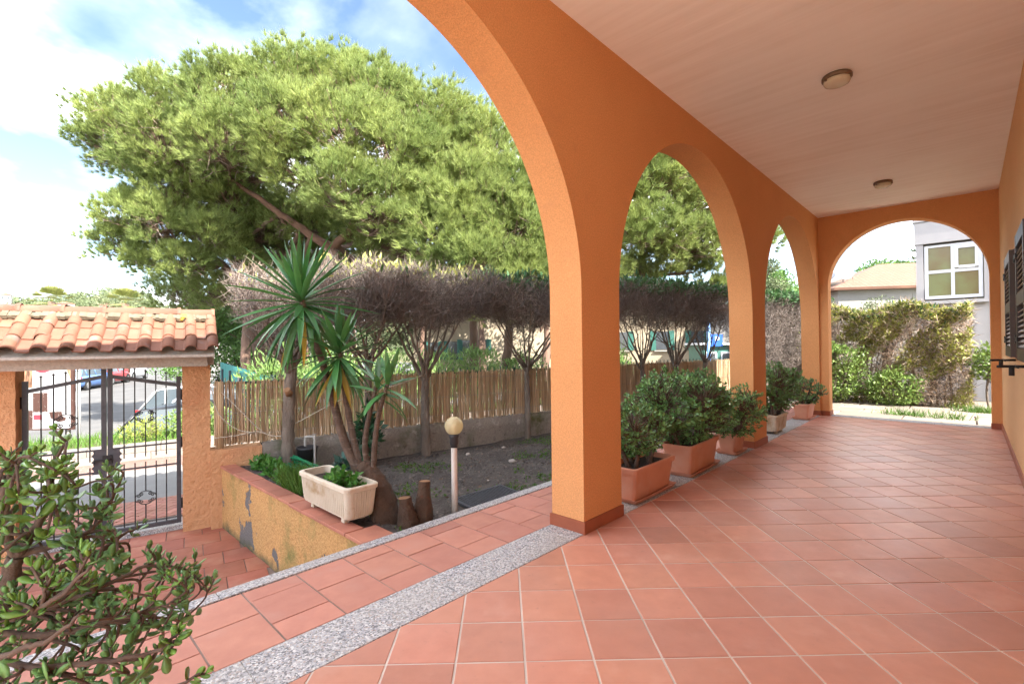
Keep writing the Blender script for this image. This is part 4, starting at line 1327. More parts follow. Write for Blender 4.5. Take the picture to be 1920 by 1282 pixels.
# white concrete troughs (one on the garden wall, one beyond the second pillar)
def white_trough(label, L, W, H, loc, rz):
    e = tag(empty('planter', loc, rz), label, 'planter', 'white concrete troughs')
    m = MB()
    def ring(l, w, z, rr=0.05, n=5, flute=0.0):
        pts = []
        cor = ((l / 2 - rr, w / 2 - rr, 0), (-l / 2 + rr, w / 2 - rr, 90), (-l / 2 + rr, -w / 2 + rr, 180), (l / 2 - rr, -w / 2 + rr, 270))
        for ci, (cx, cy, a0) in enumerate(cor):
            for k in range(n + 1):
                a = rad(a0 + 90 * k / n); pts.append((cx + rr * math.cos(a), cy + rr * math.sin(a), z))
            nx = cor[(ci + 1) % 4]
            a = rad(a0 + 90)
            sx, sy = cx + rr * math.cos(a), cy + rr * math.sin(a)
            ex, ey = nx[0] + rr * math.cos(a), nx[1] + rr * math.sin(a)
            nf = 96 if ci % 2 == 0 else 30
            for k in range(1, nf):
                f = k / nf
                d = flute if (k % 4 in (2, 3)) else 0.0
                pts.append((sx + (ex - sx) * f - math.cos(a) * d, sy + (ey - sy) * f - math.sin(a) * d, z))
        return pts
    m.rings([ring(L - 0.12, W - 0.10, 0.035, 0.05), ring(L - 0.07, W - 0.06, 0.05, 0.05), ring(L - 0.055, W - 0.05, 0.07, 0.05, 5, 0.009), ring(L - 0.02, W - 0.02, H - 0.045, 0.05, 5, 0.009), ring(L - 0.016, W - 0.016, H - 0.04), ring(L, W, H - 0.036), ring(L + 0.004, W + 0.004, H - 0.008), ring(L - 0.01, W - 0.01, H), ring(L - 0.05, W - 0.05, H), ring(L - 0.06, W - 0.06, H - 0.07)], smooth=False, cap0=True)
    m.build('trough', M_WHITEPOT, e)
    m = MB(); m.poly([(p[0], p[1], H - 0.06) for p in ring(L - 0.055, W - 0.055, 0)]); m.build('soil', M_POTSOIL, e)
    for sx in (-1, 1):
        for sy in (-1, 1):
            m = MB(); m.box((sx * (L / 2 - 0.16), sy * (W / 2 - 0.075), 0.019), (0.05, 0.04, 0.036)); m.build('foot', M_WHITEPOT, e)
    return e
white_trough('fluted white trough standing on the garden wall coping', 0.86, 0.285, 0.295, (1.872, 3.79, 0.014), rad(90))
white_trough('white concrete trough beyond the second pillar', 0.62, 0.30, 0.29, (8.12, 2.2, 0.0025), 0.02)

# herbs in the white trough
M_HERB = leaf_mat('herb_leaf', (0.09, 0.24, 0.035), (0.055, 0.17, 0.03), 0.45, 0.25, 0.3)
bush('herb_plant', (1.872, 3.70, 0.245), (1.872, 3.70, 0.315), (0.11, 0.20, 0.07), 60, 0.055, 'bright green leafy herb growing in the white fluted trough', None, 5, 0.0, M_HERB, 21, 5, 0.005)
bush('herb_plant', (1.872, 3.50, 0.245), (1.872, 3.50, 0.28), (0.09, 0.08, 0.04), 12, 0.045, 'small herb seedlings at the near end of the white trough', None, 3, 0.0, M_HERB, 22, 5, 0.004)

# ------------------------------------------------------------------ yucca
M_YUC = pm('yucca_leaf', (0.075, 0.22, 0.055), (0.045, 0.155, 0.05), 2.5, 0.33, orand=0.35, spec=0.5, trans=0.12)
M_YUCY = pm('yellowed_yucca_leaf', (0.46, 0.30, 0.03), (0.30, 0.22, 0.05), 2.5, 0.45, orand=0.2, trans=0.2)
M_YTR = pm('ringed_yucca_bark', (0.17, 0.115, 0.085), (0.10, 0.065, 0.05), 3.0, 0.9, 0.9, 30, 0.02, stretch=(1, 1, 7), spot=((0.26, 0.2, 0.16), 9, 0.55, 0.75))
M_BARKD = pm('dark_rough_bark', (0.10, 0.062, 0.042), (0.055, 0.034, 0.024), 6, 0.95, 1.0, 22, 0.03)
def yucca_leaf(name, L, W, bend, mat):
    m = MB(); n = 8
    rows = []
    for k in range(n + 1):
        f = k / n
        w = W / 2 * (0.55 + 0.9 * f if f < 0.45 else (0.955 * (1 - ((f - 0.45) / 0.55) ** 1.7) + 0.02))
        a = bend * f * f
        y = L * (f - 0.22 * abs(bend) * f ** 3 * 0.6); z = -L * 0.42 * bend * f ** 2
        rows.append([(-w, y, z + 0.30 * w), (0, y, z - 0.12 * w), (w, y, z + 0.30 * w)])
    m.rings(rows, close=False, smooth=True)
    return m.mesh(name, mat)
YL = [yucca_leaf('leaf', 1.0, 0.095, b, M_YUC) for b in (0.05, 0.25, 0.6)]
YLY = [yucca_leaf('leaf', 1.0, 0.085, b, M_YUCY) for b in (0.2, 0.5)]
yu = tag(empty('yucca', (2.12, 3.42, -0.06)), 'tall branching yucca with spiky green heads behind the white trough', 'yucca')
def cy_(o, par=None):
    o.parent = yu; o.location = Vector(o.location) - Vector(yu.location); return o
yr_ = random.Random(9)
def ytrunk(key, r0, r1, base=False):
    path = smooth_path(YT[key], 7)
    n = len(path); rr_ = []
    for k in range(n):
        r = r0 + (r1 - r0) * k / (n - 1)
        rr_.append(r * (1 + 0.05 * math.sin(k * 2.2) + yr_.uniform(-0.03, 0.03)))
    m = MB(); m.tube(path, rr_, 10)
    cy_(m.build('trunk', M_BARKD if base else M_YTR))
ytrunk('base', 0.135, 0.06, True)
for k_, a, b in (('A', 0.042, 0.026), ('B', 0.032, 0.02), ('C', 0.026, 0.015), ('D', 0.026, 0.014)):
    ytrunk(k_, a, b)
def yhead(c, axis, n, L, low=1.9, yellow=4):
    c = Vector(c); axis = Vector(axis).normalized(); side = axis.orthogonal().normalized()
    h = empty('leaf_head', c); cy_(h)
    for k in range(n):
        f = (k + 0.5) / n                      # 0 = top, 1 = bottom
        tilt = 0.10 + low * (f ** 0.85)
        an = k * 2.39996 + yr_.uniform(-0.12, 0.12)
        q = Matrix.Rotation(an, 3, axis) @ side
        d = axis * math.cos(tilt) + q * math.sin(tilt)
        if tilt > 1.35: d += Vector((0, 0, -0.25))
        pos = -axis * (0.16 * f)
        mi = 0 if tilt < 1.0 else (1 if tilt < 1.6 else 2)
        if yr_.random() < 0.18: mi = min(2, mi + 1)
        ml = YL[mi]
        Ls = L * (0.72 + 0.4 * math.sin(min(1, f * 1.5 + 0.15) * math.pi * 0.62)) * yr_.uniform(0.88, 1.1)
        if f > 1 - yellow / n: ml = yr_.choice(YLY); Ls *= 0.9
        R_m = frame_from(d, Vector((0, 0, 1)) if tilt > 0.3 else q, yr_.uniform(-0.35, 0.35))
        o = mesh_obj('leaf', ml, h, pos, R_m.to_euler(), (0.52 + 0.1 * yr_.random(), Ls, Ls))
yhead(YT['A'][-1], (-0.10, 0.06, 1), 84, 0.58, 2.3, 4)
yhead(YT['B'][-1], (0.05, -0.05, 1), 62, 0.45, 2.5, 8)
yhead(YT['C'][-1], (0.0, 0, 1), 12, 0.26, 1.9, 0)
yhead(YT['D'][-1], (0.25, -0.1, 1), 12, 0.30, 1.9, 0)

# ------------------------------------------------------------------ stumps, lamp, grate, hose, bucket, tap
M_CUT = pm('cut_wood', (0.30, 0.17, 0.09), (0.20, 0.11, 0.06), 9, 0.9, 0.4, 40)
def stump(label, loc, h, r0, r1, lean):
    e = tag(empty('tree_stump', loc), label, 'stump', 'sawn stumps by the yucca')
    pts = [(lean[0] * f, lean[1] * f, -0.06 + (h + 0.06) * f) for f in (0, 0.15, 0.35, 0.6, 0.85, 1.0)]
    rr_ = [r0 * 1.3, r0 * 1.12, r0, (r0 + r1) / 2, r1 * 1.02, r1]
    m = MB(); m.tube(smooth_path(pts, 4), [rr_[min(5, k // 4)] + (rr_[min(5, k // 4 + 1)] - rr_[min(5, k // 4)]) * (k % 4) / 4 for k in range(21)], 18, cap=False)
    fl = [pr.uniform(-0.10, 0.10) for _ in range(18)]
    for q in range(len(m.V) - 18):
        x_, y_, z_ = m.V[q]; pc = smooth_path(pts, 4)[q // 18]; f_ = 1 + fl[q % 18] + pr.uniform(-0.05, 0.05)
        m.V[q] = (pc.x + (x_ - pc.x) * f_, pc.y + (y_ - pc.y) * f_, z_)
    o = m.build('trunk', M_BARKD, e)
    m = MB(); m.lathe([(0.001, 0.004), (r1 * 0.6, 0.002), (r1 * 0.99, -0.004)], 14, pts[-1]); m.build('cut_face', M_CUT, e)
stump('short sawn stump just right of the white trough', (2.18, 3.22, -0.06), 0.24, 0.085, 0.05, (-0.02, 0.02))
stump('taller splintered stump beside the globe lamp', (2.32, 3.23, -0.06), 0.33, 0.085, 0.048, (0.03, 0.01))

def globe_mat():
    m, nt, b = new_mat('yellowed_acrylic_globe')
    b.inputs['Base Color'].default_value = (0.80, 0.72, 0.50, 1); b.inputs['Roughness'].default_value = 0.12
    tr = nt.nodes.new('ShaderNodeBsdfTranslucent'); tr.inputs[0].default_value = (0.8, 0.7, 0.45, 1)
    tp = nt.nodes.new('ShaderNodeBsdfTransparent'); tp.inputs[0].default_value = (0.9, 0.84, 0.62, 1)
    m1 = nt.nodes.new('ShaderNodeMixShader'); m1.inputs[0].default_value = 0.4
    m2 = nt.nodes.new('ShaderNodeMixShader'); m2.inputs[0].default_value = 0.35
    nt.links.new(b.outputs[0], m1.inputs[1]); nt.links.new(tr.outputs[0], m1.inputs[2])
    nt.links.new(m1.outputs[0], m2.inputs[1]); nt.links.new(tp.outputs[0], m2.inputs[2])
    nt.links.new(m2.outputs[0], nt.nodes['Material Output'].inputs[0])
    return m
M_GLOBE = globe_mat()
M_POST = pm('rust_streaked_white_post', (0.62, 0.58, 0.54), (0.50, 0.42, 0.36), 3, 0.5, stretch=(4, 4, 0.6), spot=((0.40, 0.18, 0.08), 2.0, 0.56, 0.72))
M_BULB = pm('lamp_bulb', (0.8, 0.8, 0.78), (0.75, 0.75, 0.72), 4, 0.3)
M_DPLAST = pm('dark_plastic', (0.035, 0.035, 0.04), (0.05, 0.05, 0.052), 10, 0.5)
gl_ = tag(empty('garden_lamp', (2.60, 3.16, -0.06)), 'white post lamp with a yellowed globe beside the terrace kerb', 'lamp')
m = MB(); m.tube([(0, 0, -0.05), (0, 0, 0.60)], 0.0255, 16); m.build('post', M_POST, gl_)
m = MB(); m.lathe([(0.0, 0.575), (0.030, 0.575), (0.030, 0.60), (0.036, 0.605), (0.036, 0.655), (0.041, 0.66), (0.041, 0.69), (0.0, 0.69)], 20); m.build('collar', M_DPLAST, gl_)
m = MB(); rG = 0.078
m.lathe([(max(0.001, rG * math.cos(rad(a))), 0.755 + rG * math.sin(rad(a))) for a in range(-62, 91, 8)] + [(0.001, 0.755 + rG)], 28); m.build('globe', M_GLOBE, gl_)
m = MB(); m.lathe([(0.001, 0.69), (0.018, 0.69), (0.018, 0.71), (0.027, 0.735), (0.024, 0.76), (0.001, 0.772)], 14); m.build('bulb', M_BULB, gl_)

gr_ = tag(empty('drain_grate', (3.06, 3.235, -0.03), rad(0)), 'dark metal drain grate tilted against the terrace kerb', 'grate')
fx = MB()
gwid, glen = 0.60, 0.34
for a, b, c, d in ((-gwid / 2, gwid / 2, -glen / 2, -glen / 2 + 0.022), (-gwid / 2, gwid / 2, glen / 2 - 0.022, glen / 2)):
    m = MB(); m.bbox(a, b, c, d, -0.012, 0.012); m.build('frame_bar', M_DARKMETAL, gr_)
for a, b in ((-gwid / 2, -gwid / 2 + 0.022), (gwid / 2 - 0.022, gwid / 2)):
    m = MB(); m.bbox(a, b, -glen / 2 + 0.0225, glen / 2 - 0.0225, -0.012, 0.012); m.build('frame_bar', M_DARKMETAL, gr_)
m = MB(); m.bbox(0, 0.012, -glen / 2 + 0.0225, glen / 2 - 0.0225, -0.009, 0.011); sl = m.mesh('slat', M_DARKMETAL)
for k in range(21):
    mesh_obj('slat', sl, gr_, (-gwid / 2 + 0.026 + k * (gwid - 0.06) / 20.5, 0, 0))
gr_.rotation_euler = (rad(3), rad(-1), rad(-3))
M_BLOCK = pm('concrete_block', (0.22, 0.20, 0.18), None, 8, 0.9, 0.4, 40)
m = MB(); m.bbox(-0.26, 0.26, -0.13, 0.13, -0.10, -0.016); m.build('pit_frame', M_BLOCK, gr_)

M_HOSE = pm('green_hose', (0.02, 0.26, 0.12), (0.015, 0.20, 0.09), 12, 0.35, spec=0.5)
hs = tag(empty('garden_hose', (2.24, 5.55, -0.05)), 'coiled green garden hose lying behind the garden wall', 'hose')
m = MB(); pts = []
for k in range(150):
    a = k * 2 * math.pi / 22
    f = k / 150
    pts.append((0.135 * math.cos(a) * (1 + 0.18 * math.sin(k * 0.37)) + 0.03 * math.sin(k * 0.11), 0.40 * math.sin(a) * (1 + 0.13 * math.cos(k * 0.29)), 0.03 + 0.10 * f + 0.015 * math.sin(k * 0.8)))
pts += [(0.2, -0.5, 0.06), (0.1, -0.75, 0.04)]
m.tube(smooth_path(pts, 2), 0.0095, 7); m.build('coil', M_HOSE, hs)
bk = tag(empty('bucket', (2.52, 5.86, -0.10)), 'black plastic bucket under the garden tap', 'bucket')
m = MB(); m.lathe([(0.001, 0.0), (0.095, 0.0), (0.118, 0.24), (0.124, 0.24), (0.124, 0.262), (0.112, 0.262), (0.09, 0.02), (0.001, 0.02)], 24); m.build('pail', M_DPLAST, bk)
M_PIPE = pm('grey_pipe', (0.42, 0.41, 0.39), (0.33, 0.31, 0.29), 8, 0.6)
tp = tag(empty('garden_tap', (2.54, 5.70, -0.12)), 'grey standpipe tap bending over the black bucket', 'tap')
m = MB(); m.tube(smooth_path([(0, 0, -0.1), (0, 0, 0.38), (-0.01, 0.02, 0.415), (-0.04, 0.07, 0.42), (-0.06, 0.12, 0.40), (-0.06, 0.125, 0.30)], 5), 0.014, 8); m.build('pipe', M_PIPE, tp)
m = MB(); m.tube([(0, 0, 0.42), (0, 0, 0.45)], 0.008, 6); m.box((0, 0, 0.452), (0.06, 0.012, 0.008)); m.build('handle', M_PIPE, tp)

# rope swags tied from the gateway along the trees
def rope(label, pts, r=0.006):
    m = MB(); m.tube(smooth_path(pts, 8), r, 5)
    return tag(m.build('rope', M_ROPE), label, 'rope', 'pale ropes tied along the fence')
rope('slack pale rope hanging beside the gate pillar', [st(0.03, -0.03, 0.93), st(0.10, -0.08, 0.62), st(0.28, -0.10, 0.42), st(0.46, -0.12, 0.36)])
rope('taut pale rope slanting down across the reeds by the gate', [st(0.05, -0.03, 0.95), st(0.25, -0.06, 0.72), st(0.46, -0.09, 0.46), st(0.56, -0.10, 0.36)])
rope('pale rope strung level from the gate pillar to the sawn trunk', [st(0.06, -0.06, 0.33), st(0.28, -0.09, 0.34), st(0.5, -0.13, 0.37), st(0.66, -0.2, 0.31), st(0.86, -0.36, 0.32)])
rope('pale rope slanting up from the sawn trunk to the next trunk', [st(0.88, -0.36, 0.46), st(1.5, -0.38, 0.74), st(2.1, -0.35, 0.84), st(2.56, -0.36, 0.98)])
# crown lobes (x, y, z, radius) and trunk lines in metres
PL_MAIN = [(2.53, 18.3, 8.7, 1.1), (3.41, 16.65, 8.9, 1.15), (4.32, 14.97, 8.91, 1.25), (5.51, 13.71, 9.27, 1.25), (6.57, 13.32, 9.55, 1.25), (7.26, 11.87, 8.64, 1.25), (7.99, 10.4, 7.64, 1.25), (3.18, 16.18, 7.43, 1.1), (4.06, 14.1, 7.13, 1.15), (4.93, 12.46, 7.29, 1.2), (5.95, 11.38, 7.14, 1.2), (6.93, 10.36, 6.52, 1.2), (5.28, 12.68, 6.29, 1.0), (5.76, 11.02, 5.57, 1.0), (6.43, 10.32, 5.17, 1.0), (2.24, 19.05, 8.12, 0.9), (2.78, 17.91, 7.05, 0.8), (3.89, 16.46, 6.79, 0.9), (5.19, 15.52, 7.05, 1.0), (6.28, 15.11, 5.73, 1.0), (8.04, 13.94, 9.99, 1.3), (5.79, 16.32, 9.67, 1.3), (4.45, 18.17, 8.98, 1.2), (2.04, 19.54, 9.13, 0.75)]
PL_RIGHT = [(8.6, 9.47, 6.89, 1.15), (9.04, 8.44, 5.67, 1.1), (7.78, 9.18, 5.55, 1.15), (8.51, 8.14, 4.22, 1.0), (7.43, 10.14, 5.91, 1.0), (7.26, 9.17, 4.19, 0.95), (7.7, 8.43, 3.5, 0.85), (8.54, 7.83, 3.14, 0.8), (7.34, 10.38, 4.69, 0.9), (8.01, 8.66, 4.75, 1.0), (9.52, 8.23, 4.83, 1.0), (7.36, 12.54, 4.8, 0.9), (9.3, 11.2, 7.79, 1.3), (8.77, 8.9, 2.59, 0.6), (9.43, 7.47, 3.59, 0.9), (8.29, 12.3, 3.78, 0.8)]
PL_LEFT = [(2.42, 18.02, 5.39, 0.8), (3.03, 16.8, 5.04, 0.85), (2.26, 18.78, 4.62, 0.7), (3.34, 17.04, 6.17, 0.85), (4.15, 16.2, 4.89, 0.8), (3.61, 16.78, 3.96, 0.7), (2.85, 18.01, 4.19, 0.6), (4.78, 16.11, 5.96, 0.9), (4.9, 16.58, 4.25, 0.8), (4.74, 18.21, 3.39, 0.9), (4.12, 20.31, 3.34, 0.9), (5.54, 16.62, 5.2, 0.9)]
PL_ARCH = [(11.17, 6.35, 5.68, 1.15), (12.12, 5.78, 5.91, 1.15), (13.16, 5.27, 5.46, 1.15), (11.36, 6.16, 4.36, 0.95), (12.51, 5.68, 4.39, 0.95), (13.82, 5.18, 4.3, 0.95), (12.52, 6.4, 3.62, 0.7), (14.27, 5.29, 2.9, 0.55), (10.4, 7.15, 5.76, 1.2), (10.05, 7.25, 4.19, 1.0), (10.59, 6.98, 3.26, 0.8), (14.87, 4.65, 4.84, 1.0), (12.07, 6.84, 7.3, 1.3), (13.2, 5.65, 7.13, 1.3), (14.28, 6.0, 3.69, 0.5)]
T_MAIN = [(6.87, 13.1, 0.61), (6.8, 13.15, 2.16), (6.66, 13.29, 3.41), (6.53, 13.42, 4.22)]
T_MAINL = [(6.53, 13.42, 4.22), (5.65, 14.33, 5.13), (4.69, 15.34, 6.08), (3.4, 16.67, 7.34)]
T_MAINR = [(6.53, 13.42, 4.22), (6.86, 12.78, 4.91), (6.61, 12.3, 5.66), (6.34, 12.14, 6.58)]
T_LEFT = [(5.32, 16.91, 0.56), (5.31, 16.91, 1.59), (5.32, 16.88, 2.62), (4.97, 16.81, 3.62), (4.05, 17.19, 4.56)]
T_LEFT2 = [(5.8, 17.13, 0.53), (5.69, 17.23, 1.6), (5.55, 17.37, 2.66), (5.6, 17.3, 4.08), (5.19, 17.0, 5.21)]
T_L3 = [(6.25, 18.11, 0.28), (6.2, 18.14, 1.61), (6.18, 18.16, 2.55), (6.23, 18.08, 4.25), (5.9, 17.69, 5.63)]
T_L4 = [(5.9, 15.58, 0.57), (5.76, 15.71, 1.41), (5.65, 15.82, 2.08), (5.82, 15.63, 3.24), (6.28, 15.12, 4.73)]
T_R = [(11.39, 12.7, 0.4), (11.38, 12.7, 1.53), (10.74, 11.91, 2.94), (9.51, 10.29, 4.45)]
T_R2 = [(10.75, 10.47, 0.5), (10.79, 10.42, 1.5), (10.51, 9.98, 2.78), (9.57, 8.77, 4.22)]
T_ARCH = [(11.54, 8.19, 0.53), (11.59, 8.12, 2.09), (11.34, 7.65, 3.26), (11.51, 6.72, 4.62)]

# ================================================================== TREES
nr = np.random.default_rng(4)
def unit(a):
    return a / np.maximum(1e-9, np.linalg.norm(a, axis=-1, keepdims=True))
def sphere_pts(n, shell=0.6):
    v = unit(nr.normal(size=(n, 3)))
    return v * (nr.uniform(shell, 1.0, size=(n, 1)))
def frames(d):
    """n rotation matrices with y along d, random roll"""
    y = unit(d)
    r = unit(nr.normal(size=d.shape))
    z = unit(r - y * (r * y).sum(-1, keepdims=True))
    x = np.cross(y, z)
    return np.stack([x, y, z], axis=-1)
def leafcloud(name, pos, dirs, size, tv, tf, mat, parent=None, smooth=True, up=None):
    tv = np.array(tv, float); tf = np.array(tf, int)
    R_m = frames(dirs)
    if up is not None:
        y = unit(dirs); z = np.tile(np.array([0, 0, 1.0]), (len(dirs), 1)) + nr.normal(size=dirs.shape) * up
        z = unit(z - y * (z * y).sum(-1, keepdims=True)); x = np.cross(y, z); R_m = np.stack([x, y, z], axis=-1)
    V = np.einsum('nij,kj->nki', R_m, tv) * np.asarray(size)[:, None, None] + pos[:, None, :]
    F = tf[None] + (np.arange(len(pos)) * len(tv))[:, None, None]
    return np_mesh(name, V.reshape(-1, 3), F.reshape(-1, tf.shape[1]), mat, parent, smooth)
def needles(pos, dirs, K, L, W, spread):
    """needle tufts: K thin triangles for every tuft"""
    n = len(pos)
    d = unit(dirs[:, None, :] + nr.normal(size=(n, K, 3)) * spread)
    base = pos[:, None, :] + nr.normal(size=(n, K, 3)) * 0.012
    side = unit(np.cross(d, nr.normal(size=(n, K, 3))))
    ln = L * nr.uniform(0.7, 1.15, size=(n, K, 1))
    V = np.stack([base - side * W / 2, base + side * W / 2, base + d * ln], axis=2).reshape(-1, 3)
    F = np.arange(len(V)).reshape(-1, 3)
    return V, F
def reparent(o, e):
    o.parent = e; o.location = Vector(o.location) - Vector(e.location); return o
LEAF6 = ([(0, 0, 0), (-0.26, 0.42, 0.05), (0, 0.5, -0.03), (0.26, 0.42, 0.05), (0, 1.0, 0.02)], [(0, 2, 1), (0, 3, 2), (1, 2, 4), (2, 3, 4)])
LANCE = ([(0, 0, 0), (-0.11, 0.4, 0.03), (0.11, 0.4, 0.03), (0, 1.0, -0.05)], [(0, 2, 1), (1, 2, 3)])
TWIG = ([(-0.022, 0, 0), (0.022, 0, 0), (0.075, 0.55, 0.03), (0.045, 0.55, 0.03), (0.02, 1.0, 0.0)], [(0, 1, 2), (0, 2, 3), (3, 2, 4)])

TWIGF = ([(-0.014, 0, 0), (0.014, 0, 0), (0.085, 0.55, 0.03), (0.065, 0.55, 0.03), (0.02, 1.0, 0.0)], [(0, 1, 2), (0, 2, 3), (3, 2, 4)])
M_PINE = pm('pine_needles', (0.33, 0.385, 0.12), (0.17, 0.235, 0.07), 0.7, 0.55, island=0.35, ws=True, spec=0.3, trans=0.38)
M_PBARK = pm('pine_bark', (0.21, 0.13, 0.095), (0.13, 0.085, 0.065), 3.0, 0.95, 0.9, 14, 0.04, stretch=(1, 1, 0.4))
M_PBARK_R = pm('red_pine_limb', (0.20, 0.11, 0.075), (0.12, 0.068, 0.048), 3.0, 0.95, 0.8, 16, 0.03)
M_TWIG = pm('dead_twigs', (0.26, 0.20, 0.16), (0.17, 0.125, 0.10), 2, 0.9, island=0.35)
def pine(label, trunk, limbs, lobes, r0, dens=1.0, seed=1, group='stone pines beyond the fence', gz=-1.55):
    r = random.Random(seed)
    T = [Vector(p) for p in trunk]
    base = Vector((T[0].x + 0.05, T[0].y, gz))
    e = tag(empty('pine_tree', base), label, 'pine tree', group)
    path = smooth_path([base] + T, 5, r, 0.02)
    n = len(path)
    rr_ = [r0 * (1.15 - 0.55 * k / (n - 1)) for k in range(n)]
    m = MB(); m.tube(path, rr_, 12); reparent(m.build('trunk', M_PBARK), e)
    nodes = [(p, rr_[k]) for k, p in enumerate(path) if k > n * 0.55]
    for L_ in limbs:
        lp = smooth_path(L_, 6, r, 0.03)
        nl = len(lp); rl = [r0 * (0.50 - 0.38 * k / (nl - 1)) for k in range(nl)]
        m = MB(); m.tube(lp, rl, 10); reparent(m.build('limb', M_PBARK_R), e)
        nodes += [(p, rl[k]) for k, p in enumerate(lp)]
    br = MB(); tw = MB()
    Vn, Fn, off = [], [], 0
    twp, twd, tws = [], [], []
    for (x, y, z, R_) in lobes:
        c = Vector((x, y, z))
        a, ra = min(nodes, key=lambda q: (q[0] - c).length + max(0, q[0].z - c.z) * 1.5)
        bot = c + Vector((0, 0, -0.35 * R_))
        mid = a.lerp(bot, 0.5) + Vector((r.uniform(-.25, .25), r.uniform(-.25, .25), -0.12 * (bot - a).length * r.uniform(0.3, 1.2)))
        bp = smooth_path([a, mid, bot], 6, r, 0.03)
        nb = len(bp); rb = min(ra * 0.7, 0.085)
        br.tube(bp, [rb * (1 - 0.72 * k / (nb - 1)) for k in range(nb)], 7)
        nsub = int(46 * R_ * R_ * dens) + 9
        for s in range(nsub):
            v = Vector((r.gauss(0, 1), r.gauss(0, 1), r.gauss(0.25, 0.9)))
            v.normalize()
            v *= r.uniform(0.62, 1.05)
            sp = c + Vector((v.x * R_, v.y * R_, v.z * R_ * 0.8))
            q = bp[r.randrange(nb // 2, nb)]
            br.tube([q, q.lerp(sp, 0.55) + Vector((0, 0, -0.07 * R_)), sp], [0.016, 0.010, 0.005], 4, cap=False)
            # dead side twigs seen inside the crown
            for k in range(3):
                pt = q.lerp(sp, r.uniform(0.25, 0.8))
                twp.append(tuple(pt)); twd.append((r.gauss(0, 1), r.gauss(0, 1), r.gauss(-0.1, 0.7))); tws.append(r.uniform(0.25, 0.6))
            nt_ = int(r.uniform(9, 17))
            od = np.array([v.x * 0.75, v.y * 0.75, v.z * 0.5 + 0.75])
            rs = r.uniform(0.22, 0.36)
            pos = np.array(sp) + np.clip(nr.normal(size=(nt_, 3)), -1.7, 1.7) * np.array([rs, rs, rs * 0.6]) * 0.62
            dr = unit(od + (pos - np.array(sp)) * 1.6)
            Vv, Ff = needles(pos, dr, 26, 0.21, 0.0135, 0.42)
            Vn.append(Vv); Fn.append(Ff + off); off += len(Vv)
    o = br.build('branches', M_PBARK); reparent(stuff(o), e)
    if twp:
        reparent(stuff(leafcloud('dead_twigs', np.array(twp), np.array(twd), np.array(tws), *TWIG, M_TWIG)), e)
    o = np_mesh('crown', np.concatenate(Vn), np.concatenate(Fn), M_PINE); reparent(stuff(o), e)
    return e
PL_BACK = [(4.13, 20.28, 6.17, 1.0), (5.04, 19.31, 6.72, 1.1), (5.95, 18.36, 6.33, 1.1), (6.86, 17.41, 5.56, 1.1), (8.0, 16.93, 6.25, 1.1), (8.68, 15.49, 5.72, 1.1), (5.43, 18.92, 5.21, 1.0), (6.34, 17.97, 4.81, 1.0), (7.86, 17.09, 4.7, 1.0), (9.2, 15.68, 4.49, 1.0)]
PL_MAIN = [(a, b, c - (0.5 if c > 8 else 0.3), d) for a, b, c, d in PL_MAIN]
PL_RIGHT = [(a, b, c - (0.3 if c > 5.5 else 0.1), d) for a, b, c, d in PL_RIGHT]
pine('great stone pine with a broad dome crown rising above the fence', T_MAIN, [T_MAINL, T_MAINR], PL_MAIN + PL_BACK, 0.26, 1.1, 1)
pine('pine with low spreading boughs left of the great pine, above the gate roof', T_LEFT, [], PL_LEFT[:7], 0.15, 1.0, 2)
pine('slim leaning pine trunk just right of the green hoarding', T_LEFT2, [], PL_LEFT[7:9], 0.13, 1.0, 3)
pine('straight reddish pine trunk behind the leaning one', T_L3, [], PL_LEFT[9:12], 0.17, 0.9, 4)
pine('bent grey pine trunk beside the sawn garden trunk', T_L4, [], [(6.6, 14.6, 5.2, 0.7)], 0.15, 1.0, 5)
pine('pine with bright foliage left of the first pillar', T_R, [], PL_RIGHT[:9], 0.17, 1.1, 6)
pine('leaning pine close to the first pillar, before the cream house', T_R2, [], PL_RIGHT[9:], 0.15, 1.1, 7)
pine('bright pine seen through the second arch', T_ARCH, [], PL_ARCH, 0.18, 1.1, 8)

# ------------------------------------------------------------------ clipped, half-dead cypress trees along the fence
M_DRYT = pm('dry_cypress_twig', (0.21, 0.175, 0.155), (0.11, 0.092, 0.084), 1.5, 0.95, island=0.4, ws=True)
M_DRYP = pm('bleached_twig', (0.58, 0.47, 0.38), (0.44, 0.34, 0.26), 1.5, 0.95, island=0.3, ws=True)
M_DRYT2 = pm('pale_dry_twig', (0.37, 0.295, 0.24), (0.26, 0.20, 0.16), 1.5, 0.95, island=0.3, ws=True)
M_CYG = pm('cypress_spray', (0.055, 0.125, 0.035), (0.03, 0.085, 0.03), 1.5, 0.6, island=0.35, ws=True, trans=0.2)
M_CYY = pm('yellow_cypress_spray', (0.40, 0.41, 0.12), (0.25, 0.29, 0.075), 1.5, 0.6, island=0.3, ws=True, trans=0.2)
M_GBARK = pm('grey_bark', (0.23, 0.19, 0.155), (0.11, 0.09, 0.075), 9, 0.95, 1.0, 30, 0.03, stretch=(1, 1, 0.35), spot=((0.08, 0.065, 0.055), 14, 0.60, 0.70))
